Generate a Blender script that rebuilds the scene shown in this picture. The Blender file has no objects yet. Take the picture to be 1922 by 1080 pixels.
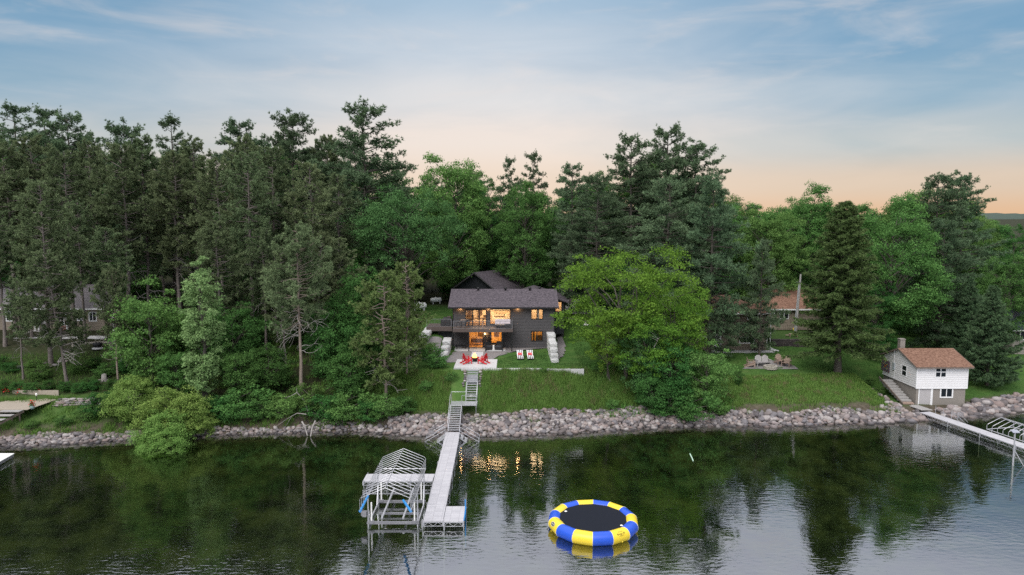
import bpy, math, random
import numpy as np
from mathutils import Vector, Matrix

# ------------------------------------------------------------------ camera
scene = bpy.context.scene
R = math.radians
FPX, U0, V0 = 1323.0, 961.0, 540.0          # focal length and centre in photo pixels (1922 x 1080)
CAMZ, PITCH = 21.5, R(5.6)
cam_d = bpy.data.cameras.new('camera'); cam = bpy.data.objects.new('camera', cam_d)
scene.collection.objects.link(cam); scene.camera = cam
cam.location = (0, 0, CAMZ); cam.rotation_euler = (R(90) - PITCH, 0, 0)
cam_d.sensor_width = 36.0; cam_d.lens = FPX / 1922 * 36.0
cam_d.clip_start = 0.5; cam_d.clip_end = 12000

# ------------------------------------------------------------------ world, sun, exposure
SUN_EL, SUN_AZ = 50.0, 205.0                 # lamp and sky share the direction (azimuth clockwise from +Y)
scene.view_settings.view_transform = 'Standard'; scene.view_settings.look = 'None'
scene.view_settings.gamma = 1.0; scene.view_settings.exposure = 0.9
world = bpy.data.worlds.new('World'); scene.world = world; world.use_nodes = True

def build_world():
    nt = world.node_tree; N = nt.nodes; L = nt.links; N.clear()
    out = N.new('ShaderNodeOutputWorld'); bg = N.new('ShaderNodeBackground'); L.new(bg.outputs[0], out.inputs[0])
    bg.inputs[1].default_value = 0.1
    sky = N.new('ShaderNodeTexSky'); sky.sky_type = 'NISHITA'; sky.sun_disc = False
    sky.sun_elevation = R(SUN_EL); sky.sun_rotation = R(SUN_AZ)
    sky.air_density = 1.0; sky.dust_density = 1.0; sky.ozone_density = 1.5
    tc = N.new('ShaderNodeTexCoord')
    sep = N.new('ShaderNodeSeparateXYZ'); L.new(tc.outputs['Generated'], sep.inputs[0])
    def mth(op, a=None, b=None, c=None, clamp=False):
        m = N.new('ShaderNodeMath'); m.operation = op; m.use_clamp = clamp
        for i, v in enumerate((a, b, c)):
            if v is None: continue
            if isinstance(v, (int, float)): m.inputs[i].default_value = v
            else: L.new(v, m.inputs[i])
        return m.outputs[0]
    def ramp(fac, stops, mode='EASE'):
        r = N.new('ShaderNodeValToRGB'); r.color_ramp.interpolation = mode
        e = r.color_ramp.elements
        while len(e) < len(stops): e.new(0.5)
        for i, (p, c) in enumerate(stops):
            e[i].position = p; e[i].color = (*c, 1) if len(c) == 3 else c
        L.new(fac, r.inputs[0]); return r.outputs[0]
    def mix(f, a, b, blend='MIX'):
        m = N.new('ShaderNodeMix'); m.data_type = 'RGBA'; m.blend_type = blend
        if isinstance(f, (int, float)): m.inputs[0].default_value = f
        else: L.new(f, m.inputs[0])
        for i, v in ((6, a), (7, b)):
            if isinstance(v, tuple): m.inputs[i].default_value = (*v, 1)
            else: L.new(v, m.inputs[i])
        return m.outputs[2]
    z = mth('MAXIMUM', sep.outputs[2], 0.0)
    # veil of thin high cloud over a blue sky: colour by elevation (x10, background strength is 0.1)
    S = 5.2
    def c(r, g, b): return (r * S, g * S, b * S)
    # warm sector (towards the set sun) and cool sector, both functions of elevation only
    up1, up2 = (1.05, 1.08, 1.20), (1.55, 1.55, 1.66)        # pale overcast higher up, as the lake mirrors it
    warm = ramp(z, [(0.0, c(.86, .58, .39)), (0.05, c(.90, .69, .54)), (0.11, c(.92, .78, .68)), (0.165, c(.82, .78, .75)),
                    (0.23, c(.62, .68, .74)), (0.29, c(.42, .56, .69)), (0.42, c(*up1)), (0.7, c(*up2))])
    cool = ramp(z, [(0.0, c(.82, .50, .29)), (0.045, c(.70, .53, .40)), (0.095, c(.46, .51, .52)), (0.15, c(.28, .42, .53)),
                    (0.22, c(.18, .35, .51)), (0.29, c(.16, .33, .50)), (0.42, c(*up1)), (0.7, c(*up2))])
    # azimuth weight: sun set a little right of straight ahead
    h = mth('SQRT', mth('ADD', mth('POWER', sep.outputs[0], 2.0), mth('POWER', sep.outputs[1], 2.0)))
    sx = mth('DIVIDE', sep.outputs[0], mth('MAXIMUM', h, 0.001))
    dx = mth('SUBTRACT', sx, -0.03)
    fwd = mth('MULTIPLY_ADD', sep.outputs[1], 0.5, 0.5)
    wz = mth('MULTIPLY', mth('POWER', dx, 2.0), -8.0)
    wgt = mth('MULTIPLY', mth('EXPONENT', wz), fwd, clamp=True)
    # large soft waviness of the veil
    mp = N.new('ShaderNodeMapping'); L.new(tc.outputs['Generated'], mp.inputs[0])
    mp.inputs['Scale'].default_value = (1.6, 1.6, 7.0); mp.inputs['Rotation'].default_value = (0, R(17), 0)
    n1 = N.new('ShaderNodeTexNoise'); L.new(mp.outputs[0], n1.inputs[0]); n1.inputs['Scale'].default_value = 2.2
    n1.inputs['Detail'].default_value = 5; n1.inputs['Roughness'].default_value = .55; n1.inputs['Distortion'].default_value = .6
    wgt2 = mth('ADD', wgt, mth('MULTIPLY', mth('SUBTRACT', n1.outputs[0], 0.5), 0.8), clamp=True)
    veil = mix(wgt2, cool, warm)
    # fine cirrus streaks
    mp2 = N.new('ShaderNodeMapping'); L.new(tc.outputs['Generated'], mp2.inputs[0])
    mp2.inputs['Scale'].default_value = (1.7, 1.7, 8.0); mp2.inputs['Rotation'].default_value = (0, R(-14), 0)
    n2 = N.new('ShaderNodeTexNoise'); L.new(mp2.outputs[0], n2.inputs[0]); n2.inputs['Scale'].default_value = 3.1
    n2.inputs['Detail'].default_value = 6; n2.inputs['Roughness'].default_value = .56; n2.inputs['Distortion'].default_value = .55
    cir = ramp(n2.outputs[0], [(0.47, (0, 0, 0)), (0.80, (1, 1, 1))])
    cirm = mth('MULTIPLY', cir, ramp(z, [(0.03, (.0, .0, .0)), (0.17, (.42, .42, .42)), (1, (.42, .42, .42))]))
    veil2 = mix(cirm, veil, c(.90, .78, .70))
    full = mix(0.9, sky.outputs[0], veil2)
    L.new(full, bg.inputs[0])
build_world()
sun_d = bpy.data.lights.new('sun', 'SUN'); sun = bpy.data.objects.new('sun', sun_d); scene.collection.objects.link(sun)
sun_d.energy = 1.5; sun_d.angle = R(45); sun_d.color = (1.0, 0.965, 0.93)
_a, _e = R(SUN_AZ), R(SUN_EL)
sun_dir = Vector((math.sin(_a) * math.cos(_e), math.cos(_a) * math.cos(_e), math.sin(_e)))
sun.rotation_euler = sun_dir.to_track_quat('Z', 'Y').to_euler()
scene.cycles.max_bounces = 8; scene.cycles.diffuse_bounces = 2; scene.cycles.glossy_bounces = 3
scene.cycles.transparent_max_bounces = 16; scene.cycles.sample_clamp_indirect = 2.0; scene.cycles.sample_clamp_direct = 12.0

# ------------------------------------------------------------------ pixel -> place helpers
_FW = (0, math.cos(PITCH), -math.sin(PITCH)); _UP = (0, math.sin(PITCH), math.cos(PITCH))
def ray(u, v):
    a, b = (u - U0) / FPX, -(v - V0) / FPX
    return (a, _FW[1] + b * _UP[1], _FW[2] + b * _UP[2])
def G(u, v, z=0.0):                       # point on the horizontal plane z
    d = ray(u, v); t = (z - CAMZ) / d[2]
    return (d[0] * t, d[1] * t, z)
def PY(u, v, Y):                          # point on the plane y = Y
    d = ray(u, v); t = Y / d[1]
    return (d[0] * t, Y, CAMZ + d[2] * t)

# ------------------------------------------------------------------ geometry helpers
class Geo:
    def __init__(s): s.V = []; s.F = []; s.A = []; s.n = 0
    def add(s, V, F, var=None):
        V = np.asarray(V, float).reshape(-1, 3); F = np.asarray(F, np.int64)
        s.V.append(V); s.F.append(F + s.n); s.n += len(V)
        if var is None: var = np.zeros(len(V))
        s.A.append(np.broadcast_to(np.asarray(var, float), (len(V),)))
        return s
    def box(s, x0, x1, y0, y1, z0, z1):
        V = [(x0, y0, z0), (x1, y0, z0), (x1, y1, z0), (x0, y1, z0), (x0, y0, z1), (x1, y0, z1), (x1, y1, z1), (x0, y1, z1)]
        return s.add(V, [(0, 3, 2, 1), (4, 5, 6, 7), (0, 1, 5, 4), (1, 2, 6, 5), (2, 3, 7, 6), (3, 0, 4, 7)])
    def cbox(s, c, d):
        return s.box(c[0]-d[0]/2, c[0]+d[0]/2, c[1]-d[1]/2, c[1]+d[1]/2, c[2]-d[2]/2, c[2]+d[2]/2)
    def hexa(s, P):                                   # 8 corners: bottom loop ccw, top loop ccw
        return s.add(P, [(0, 3, 2, 1), (4, 5, 6, 7), (0, 1, 5, 4), (1, 2, 6, 5), (2, 3, 7, 6), (3, 0, 4, 7)])
    def prism(s, poly, z0, z1):                       # ccw polygon of (x, y)
        n = len(poly); V = [(p[0], p[1], z0) for p in poly] + [(p[0], p[1], z1) for p in poly]
        for i in range(n):
            j = (i + 1) % n; s.add([V[i], V[j], V[n+j], V[n+i]], [(0, 1, 2, 3)])
        c = np.mean(np.array(poly), 0)
        for zz, fl in ((z0, 1), (z1, 0)):
            W = [(c[0], c[1], zz)] + [(p[0], p[1], zz) for p in poly]
            T = [(0, 1 + i, 1 + (i + 1) % n) if not fl else (0, 1 + (i + 1) % n, 1 + i) for i in range(n)]
            s.add(W, T)
        return s
    def slab(s, quad, t):                             # quad of 4 points thickened along -normal by t
        q = [Vector(p) for p in quad]; nrm = (q[1]-q[0]).cross(q[3]-q[0]).normalized()
        lo = [p - nrm * t for p in q]
        return s.hexa([tuple(p) for p in lo] + [tuple(p) for p in q])
    def beam(s, a, b, w, h=None, up=(0, 0, 1)):       # rectangular bar from a to b
        h = h or w; a = Vector(a); b = Vector(b); d = (b - a).normalized(); upv = Vector(up)
        if abs(d.dot(upv)) > .98: upv = Vector((0, 1, 0))
        sd = d.cross(upv).normalized(); uu = sd.cross(d).normalized(); sd *= w/2; uu *= h/2
        P = [a - sd - uu, a + sd - uu, b + sd - uu, b - sd - uu, a - sd + uu, a + sd + uu, b + sd + uu, b - sd + uu]
        return s.hexa([tuple(p) for p in P])
    def tube(s, pts, rad, sides=8, cap=True, var=None):
        pts = [Vector(p) for p in pts]; n = len(pts)
        if not hasattr(rad, '__len__'): rad = [rad] * n
        V = []; ref = Vector((0.13, 0.21, 1)).normalized()
        for i, p in enumerate(pts):
            d = (pts[min(i+1, n-1)] - pts[max(i-1, 0)])
            d = d.normalized() if d.length > 1e-9 else Vector((0, 0, 1))
            r0 = ref if abs(d.dot(ref)) < .96 else Vector((1, 0.1, 0))
            a = d.cross(r0).normalized(); b = d.cross(a).normalized()
            for k in range(sides):
                t = 2 * math.pi * k / sides
                V.append(tuple(p + (a * math.cos(t) + b * math.sin(t)) * rad[i]))
        Fq = [(i*sides+k, (i+1)*sides+k, (i+1)*sides+(k+1) % sides, i*sides+(k+1) % sides) for i in range(n-1) for k in range(sides)]
        s.add(V, Fq, var)
        if cap:
            for i in (0, n-1):
                W = [tuple(pts[i])] + V[i*sides:(i+1)*sides]
                s.add(W, [(0, 1+k, 1+(k+1) % sides) for k in range(sides)], var)
        return s
    def lathe(s, prof, c=(0, 0, 0), sides=24):        # prof: list of (r, z)
        n = len(prof); V = [(c[0]+r*math.cos(2*math.pi*k/sides), c[1]+r*math.sin(2*math.pi*k/sides), c[2]+z) for r, z in prof for k in range(sides)]
        Fq = [(i*sides+k, i*sides+(k+1) % sides, (i+1)*sides+(k+1) % sides, (i+1)*sides+k) for i in range(n-1) for k in range(sides)]
        return s.add(V, Fq)
    def mesh(s, name, smooth=False):
        me = bpy.data.meshes.new(name)
        if not s.V: return me
        V = np.concatenate(s.V); me.vertices.add(len(V)); me.vertices.foreach_set('co', V.astype(np.float32).ravel())
        loops = np.concatenate([f.ravel() for f in s.F]); tot = np.concatenate([np.full(len(f), f.shape[1]) for f in s.F])
        start = np.concatenate([[0], np.cumsum(tot)[:-1]])
        me.loops.add(len(loops)); me.loops.foreach_set('vertex_index', loops.astype(np.int32))
        me.polygons.add(len(tot)); me.polygons.foreach_set('loop_start', start.astype(np.int32))
        at = me.attributes.new('var', 'FLOAT', 'POINT'); at.data.foreach_set('value', np.concatenate(s.A).astype(np.float32))
        me.polygons.foreach_set('use_smooth', np.full(len(tot), bool(smooth)))
        me.update(calc_edges=True); return me
    def build(s, name, mat, parent=None, smooth=False, loc=None):
        return link(name, s.mesh(name, smooth), mat, parent, loc)

def link(name, me, mat, parent=None, loc=None):
    o = bpy.data.objects.new(name, me); scene.collection.objects.link(o)
    if mat is not None and not me.materials: me.materials.append(M[mat] if isinstance(mat, str) else mat)
    if parent is not None: o.parent = parent
    if loc is not None: o.location = loc
    return o
def empty(name, loc=(0, 0, 0), rz=0.0):
    o = bpy.data.objects.new(name, None); scene.collection.objects.link(o); o.location = loc; o.rotation_euler = (0, 0, rz)
    o.empty_display_size = .3
    return o
def tag(o, label=None, cat=None, group=None, kind=None):
    if label: o['label'] = label
    if cat: o['category'] = cat
    if group: o['group'] = group
    if kind: o['kind'] = kind
    return o
def copy_tree(o, parent=None):
    c = o.copy(); scene.collection.objects.link(c); c.parent = parent
    for ch in list(KIDS.get(o.name, [])) or [x for x in o.children]: copy_tree(ch, c)
    return c
KIDS = {}

# ------------------------------------------------------------------ materials
M = {}
def mat(name, col=(.5, .5, .5), rough=.7, metal=0.0, spec=None, noise=None, bump=None, emit=None, obj=False, tint=None, coat=0):
    """noise=(scale, amount, colour2), bump=(scale, strength, distance)"""
    m = bpy.data.materials.new(name); m.use_nodes = True; M[name] = m
    nt = m.node_tree; N = nt.nodes; L = nt.links; b = N['Principled BSDF']
    b.inputs['Base Color'].default_value = (*col, 1); b.inputs['Roughness'].default_value = rough; b.inputs['Metallic'].default_value = metal
    if spec is not None: b.inputs['Specular IOR Level'].default_value = spec
    if coat: b.inputs['Coat Weight'].default_value = coat
    tc = N.new('ShaderNodeTexCoord'); co = tc.outputs['Object']
    last = None
    if noise:
        n = N.new('ShaderNodeTexNoise'); L.new(co, n.inputs[0]); n.inputs['Scale'].default_value = noise[0]
        n.inputs['Detail'].default_value = 6; n.inputs['Roughness'].default_value = .65
        r = N.new('ShaderNodeValToRGB'); r.color_ramp.elements[0].position = .5 - noise[1]/2; r.color_ramp.elements[1].position = .5 + noise[1]/2
        r.color_ramp.elements[0].color = (*col, 1); r.color_ramp.elements[1].color = (*noise[2], 1)
        L.new(n.outputs[0], r.inputs[0]); last = r.outputs[0]
    if tint:                                    # per-object brightness variation
        oi = N.new('ShaderNodeObjectInfo'); mx = N.new('ShaderNodeMix'); mx.data_type = 'RGBA'; mx.blend_type = 'MIX'
        L.new(oi.outputs['Random'], mx.inputs[0])
        if last: L.new(last, mx.inputs[6])
        else: mx.inputs[6].default_value = (*col, 1)
        mx.inputs[7].default_value = (*tint, 1); last = mx.outputs[2]
    if last: L.new(last, b.inputs['Base Color'])
    if bump:
        n = N.new('ShaderNodeTexNoise'); L.new(co, n.inputs[0]); n.inputs['Scale'].default_value = bump[0]; n.inputs['Detail'].default_value = 4
        bp = N.new('ShaderNodeBump'); bp.inputs['Strength'].default_value = bump[1]; bp.inputs['Distance'].default_value = bump[2]
        L.new(n.outputs[0], bp.inputs['Height']); L.new(bp.outputs[0], b.inputs['Normal'])
    if emit: b.inputs['Emission Color'].default_value = (*emit[0], 1); b.inputs['Emission Strength'].default_value = emit[1]
    return m

def leaf_mat(name, dark, light, trans=.3, objvar=.35):
    m = bpy.data.materials.new(name); m.use_nodes = True; M[name] = m
    nt = m.node_tree; N = nt.nodes; L = nt.links; N.clear()
    out = N.new('ShaderNodeOutputMaterial'); df = N.new('ShaderNodeBsdfDiffuse'); tr = N.new('ShaderNodeBsdfTranslucent'); mx = N.new('ShaderNodeMixShader')
    at = N.new('ShaderNodeAttribute'); at.attribute_name = 'var'
    oi = N.new('ShaderNodeObjectInfo')
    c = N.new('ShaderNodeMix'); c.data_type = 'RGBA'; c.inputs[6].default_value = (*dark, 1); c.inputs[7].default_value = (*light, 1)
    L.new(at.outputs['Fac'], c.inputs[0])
    hsv = N.new('ShaderNodeHueSaturation'); L.new(c.outputs[2], hsv.inputs['Color'])
    mr = N.new('ShaderNodeMapRange'); L.new(oi.outputs['Random'], mr.inputs[0]); mr.inputs[3].default_value = 1 - objvar/2; mr.inputs[4].default_value = 1 + objvar/2
    L.new(mr.outputs[0], hsv.inputs['Value'])
    mr2 = N.new('ShaderNodeMapRange'); mm = N.new('ShaderNodeMath'); mm.operation = 'FRACT'; m3 = N.new('ShaderNodeMath'); m3.operation = 'MULTIPLY'; m3.inputs[1].default_value = 7.31
    L.new(oi.outputs['Random'], m3.inputs[0]); L.new(m3.outputs[0], mm.inputs[0]); L.new(mm.outputs[0], mr2.inputs[0])
    mr2.inputs[3].default_value = .485; mr2.inputs[4].default_value = .515; L.new(mr2.outputs[0], hsv.inputs['Hue'])
    L.new(hsv.outputs[0], df.inputs[0]); L.new(hsv.outputs[0], tr.inputs[0]); mx.inputs[0].default_value = trans
    L.new(df.outputs[0], mx.inputs[1]); L.new(tr.outputs[0], mx.inputs[2]); L.new(mx.outputs[0], out.inputs[0])
    return m
# ------------------------------------------------------------------ terrain
_sh = [(-900, 880), (-400, 856), (0, 838), (120, 833), (240, 826), (400, 817), (560, 812), (660, 810), (760, 816), (830, 819), (918, 818), (1064, 813),
       (1210, 803), (1283, 800), (1400, 798), (1500, 798), (1650, 793), (1740, 786), (1800, 782), (1870, 775), (1922, 768), (2100, 756), (2600, 742)]
_shp = np.array([G(u, v, 0)[:2] for u, v in _sh])
def shore(x): return np.interp(x, _shp[:, 0], _shp[:, 1])
# profiles: station x -> heights at distances inland
_S = np.array([-60, -14, -5, -1.2, 0, 1.2, 2.6, 4.2, 6, 8, 10, 13, 16, 20, 24, 28, 33, 40, 60, 100, 160])
_PR = [
 (-80, [-6, -3.0, -1.5, -.45, 0, .5, .9, 1.5, 2.1, 2.6, 3.2, 4.1, 5.1, 6.1, 6.5, 6.6, 6.8, 7.0, 7.5, 8.5, 10]),
 (-45, [-6, -3.0, -1.5, -.45, 0, .5, .9, 1.5, 2.1, 2.6, 3.2, 4.1, 5.1, 6.1, 6.5, 6.6, 6.8, 7.0, 7.5, 8.5, 10]),
 (-28, [-6, -3.0, -1.5, -.45, 0, .6, 1.2, 2.0, 2.8, 3.5, 4.2, 5.0, 5.8, 6.6, 7.0, 7.2, 7.3, 7.5, 8.0, 9.0, 10]),
 (-14, [-6, -3.0, -1.5, -.45, 0, .6, 1.2, 2.1, 3.2, 4.4, 5.0, 5.6, 6.2, 7.0, 7.5, 7.7, 7.8, 7.9, 8.3, 9.0, 10]),
 (-9.5, [-6, -3.0, -1.5, -.45, 0, .5, 1.0, 1.75, 3.1, 4.7, 4.9, 4.95, 5.3, 6.6, 7.5, 7.65, 7.7, 7.8, 8.2, 9.0, 10]),
 (-7, [-6, -3.0, -1.5, -.45, 0, .5, 1.0, 1.75, 3.1, 4.75, 4.9, 4.9, 4.9, 4.9, 4.8, 4.8, 6.6, 7.7, 8.2, 9.0, 10]),
 (5.5, [-6, -3.0, -1.5, -.45, 0, .5, 1.0, 1.75, 3.1, 4.75, 4.9, 4.9, 4.9, 4.9, 4.8, 4.8, 6.6, 7.6, 8.2, 9.0, 10]),
 (11, [-6, -3.0, -1.5, -.45, 0, .5, 1.0, 1.7, 2.9, 4.3, 4.7, 4.85, 5.0, 5.4, 6.0, 6.6, 7.2, 7.5, 8.2, 9.0, 10]),
 (18, [-6, -3.0, -1.5, -.45, 0, .5, 1.0, 1.6, 2.4, 3.2, 3.7, 4.1, 4.4, 4.6, 4.8, 5.3, 5.9, 6.6, 8.0, 9.0, 10]),
 (27, [-6, -3.0, -1.5, -.45, 0, .7, 1.5, 1.9, 2.3, 2.7, 3.0, 3.3, 3.45, 3.7, 3.8, 4.1, 4.6, 5.4, 7.0, 9.0, 10]),
 (38, [-6, -3.0, -1.5, -.45, 0, .7, 1.5, 1.9, 2.3, 2.7, 3.0, 3.3, 3.5, 3.7, 4.0, 4.6, 5.4, 5.9, 7.0, 9.0, 10]),
 (41, [-6, -3.0, -1.5, -.45, 0, .5, .8, 1.2, 1.8, 2.4, 2.8, 3.2, 3.5, 3.7, 3.9, 4.2, 4.8, 5.4, 7.0, 9.0, 10]),
 (43, [-6, -3.0, -1.5, -.45, 0, .4, .7, .85, .9, .95, 1.1, 3.0, 3.5, 3.7, 3.9, 4.2, 4.6, 5.0, 6.5, 8.5, 10]),
 (50, [-6, -3.0, -1.5, -.45, 0, .4, .7, .85, .9, .95, 1.1, 2.2, 2.8, 3.2, 3.5, 3.8, 4.2, 4.6, 6.0, 8.0, 9]),
 (58, [-6, -3.0, -1.5, -.45, 0, .5, .8, 1.0, 1.15, 1.3, 1.5, 1.9, 2.3, 2.8, 3.2, 3.5, 3.9, 4.3, 5.5, 7.0, 8]),
 (120, [-6, -3.0, -1.5, -.45, 0, .5, .8, 1.0, 1.15, 1.3, 1.5, 1.9, 2.3, 2.8, 3.2, 3.5, 3.9, 4.3, 5.5, 7.0, 8]),
]
_PX = np.array([p[0] for p in _PR], float); _PZ = np.array([p[1] for p in _PR], float)
def TH(x, y):
    """height of the ground, arrays in and out"""
    x = np.atleast_1d(np.asarray(x, float)); y = np.atleast_1d(np.asarray(y, float)); s = y - shore(x)
    xi = np.clip(x, _PX[0], _PX[-1] - 1e-6); k = np.clip(np.searchsorted(_PX, xi, side='right') - 1, 0, len(_PX) - 2)
    t = (xi - _PX[k]) / (_PX[k+1] - _PX[k]); t = t * t * (3 - 2 * t)
    si = np.clip(s, _S[0], _S[-1] - 1e-6); j = np.clip(np.searchsorted(_S, si, side='right') - 1, 0, len(_S) - 2)
    w = (si - _S[j]) / (_S[j+1] - _S[j])
    za = _PZ[k, j] * (1 - w) + _PZ[k, j+1] * w; zb = _PZ[k+1, j] * (1 - w) + _PZ[k+1, j+1] * w
    z = za * (1 - t) + zb * t
    far = np.clip((s - 160) / 1500, 0, 1); z = z + far * 26 * (0.6 + 0.4 * np.sin(x / 310.0 + 1.0))
    return z
def T(x, y): return float(TH(x, y)[0])
def GT(u, v):                                # pixel -> point on the ground by marching the ray
    d = ray(u, v); t = 50.0
    while t < 400:
        x, y, z = d[0]*t, d[1]*t, CAMZ + d[2]*t
        if z <= max(T(x, y), 0.0): break
        t += 0.08
    return (x, y, max(T(x, y), 0.0))

def inpoly(x, y, poly):
    x = np.asarray(x); y = np.asarray(y); c = np.zeros(x.shape, bool); n = len(poly)
    for i in range(n):
        x0, y0 = poly[i]; x1, y1 = poly[(i+1) % n]
        cond = ((y0 > y) != (y1 > y)) & (x < (x1 - x0) * (y - y0) / (y1 - y0 + 1e-12) + x0); c ^= cond
    return c

def ground_mat():
    m = bpy.data.materials.new('ground'); m.use_nodes = True; M['ground'] = m
    nt = m.node_tree; N = nt.nodes; L = nt.links; b = N['Principled BSDF']; b.inputs['Roughness'].default_value = .95; b.inputs['Specular IOR Level'].default_value = .1
    tc = N.new('ShaderNodeTexCoord'); co = tc.outputs['Object']
    def noise(s, d=5):
        n = N.new('ShaderNodeTexNoise'); L.new(co, n.inputs[0]); n.inputs['Scale'].default_value = s; n.inputs['Detail'].default_value = d; n.inputs['Roughness'].default_value = .65; return n.outputs[0]
    def ramp(f, st):
        r = N.new('ShaderNodeValToRGB'); e = r.color_ramp.elements
        while len(e) < len(st): e.new(.5)
        for i, (p, c) in enumerate(st): e[i].position = p; e[i].color = (*c, 1)
        L.new(f, r.inputs[0]); return r.outputs[0]
    def mix(f, a, b_):
        x = N.new('ShaderNodeMix'); x.data_type = 'RGBA'; L.new(f, x.inputs[0]); L.new(a, x.inputs[6]); L.new(b_, x.inputs[7]); return x.outputs[2]
    def attr(n):
        a = N.new('ShaderNodeAttribute'); a.attribute_name = n; return a.outputs['Fac']
    litter = ramp(noise(1.7), [(.3, (.018, .024, .010)), (.55, (.034, .036, .018)), (.75, (.055, .044, .030))])
    lawn = ramp(noise(.55, 8), [(.3, (.034, .082, .018)), (.52, (.052, .112, .024)), (.75, (.084, .130, .036))])
    rough_ = ramp(noise(.9, 8), [(.3, (.045, .100, .022)), (.55, (.075, .140, .034)), (.8, (.13, .145, .06))])
    bed = ramp(noise(.42, 9), [(.40, (.003, .006, .002)), (.5, (.016, .023, .008)), (.62, (.038, .046, .017))])
    sand = ramp(noise(2.5, 6), [(.3, (.05, .042, .03)), (.7, (.12, .10, .075))])
    c = mix(attr('lawn'), litter, lawn); c = mix(attr('rough'), c, rough_)
    c = mix(attr('stone'), c, sand); c = mix(attr('bed'), c, bed)
    L.new(c, b.inputs['Base Color'])
    n = noise(9.0, 5); bp = N.new('ShaderNodeBump'); bp.inputs['Strength'].default_value = .6; bp.inputs['Distance'].default_value = .08
    L.new(n, bp.inputs['Height']); L.new(bp.outputs[0], b.inputs['Normal'])

def build_ground():
    ground_mat()
    xs = np.concatenate([[-6000, -2500, -1000, -500, -300, -220, -160, -130, -110], np.arange(-96, 96.1, .6), [110, 130, 160, 220, 300, 500, 1000, 2500, 6000]])
    ys = np.concatenate([[-3000, -800, -200, 0, 25, 35, 42, 48, 52, 56], np.arange(59, 112, .5), np.arange(112, 150, 2), [155, 165, 180, 200, 230, 270, 330, 420, 560, 760, 1000, 1400, 2000, 3000, 5000, 8000]])
    X, Y = np.meshgrid(xs, ys); x, y = X.ravel(), Y.ravel(); z = TH(x, y)
    rs = np.random.default_rng(3)
    jit = np.where((y > 59) & (y < 150) & (z > .2), rs.normal(0, .03, len(z)), 0); z = z + jit
    nx, ny = len(xs), len(ys)
    i = np.arange((ny-1)*nx).reshape(ny-1, nx)[:, :-1].ravel(); Fq = np.stack([i, i+1, i+nx+1, i+nx], 1)
    g = Geo(); g.add(np.stack([x, y, z], 1), Fq); me = g.mesh('ground', True)
    def put(n, a): at = me.attributes.new(n, 'FLOAT', 'POINT'); at.data.foreach_set('value', a.astype(np.float32))
    s = y - shore(x)
    ss = lambda a, b_, t: np.clip((t-a)/(b_-a), 0, 1)**2*(3-2*np.clip((t-a)/(b_-a), 0, 1))
    lawn = np.zeros_like(x)
    mid = ss(-14, -11, x)*(1-ss(14, 17, x))*ss(6.5, 8, s)*(1-ss(34, 40, s)); lawn = np.maximum(lawn, mid)
    rgt = ss(22, 25, x)*(1-ss(70, 80, x))*ss(1.5, 3, s)*(1-ss(34, 42, s)); lawn = np.maximum(lawn, rgt)
    lft = (1-ss(-44, -36, x))*ss(9, 12, s)*(1-ss(17, 21, s))*.2; lawn = np.maximum(lawn, lft)
    pt = ss(-22, -18, x)*(1-ss(-9, -7, x))*ss(22, 25, s)*(1-ss(38, 44, s)); lawn = np.maximum(lawn, pt)
    put('lawn', lawn)
    ro = ss(-17, -13, x)*(1-ss(12, 17, x))*ss(3.0, 4.4, s)*(1-ss(7.2, 8.2, s))
    ro = np.maximum(ro, ss(20, 24, x)*(1-ss(38, 41, x))*ss(2.2, 3.2, s)*(1-ss(8.5, 12, s)))
    ro = np.maximum(ro, (1-ss(-43, -38, x))*ss(1.5, 3, s)*(1-ss(8, 9.5, s))*.8); put('rough', ro)
    put('stone', ss(-1.6, -.6, s)*(1-ss(2.0, 4.0, s)) )
    put('bed', 1-ss(-1.8, -.4, s))
    o = link('ground', me, 'ground'); o['kind'] = 'structure'; return o
build_ground()

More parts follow.
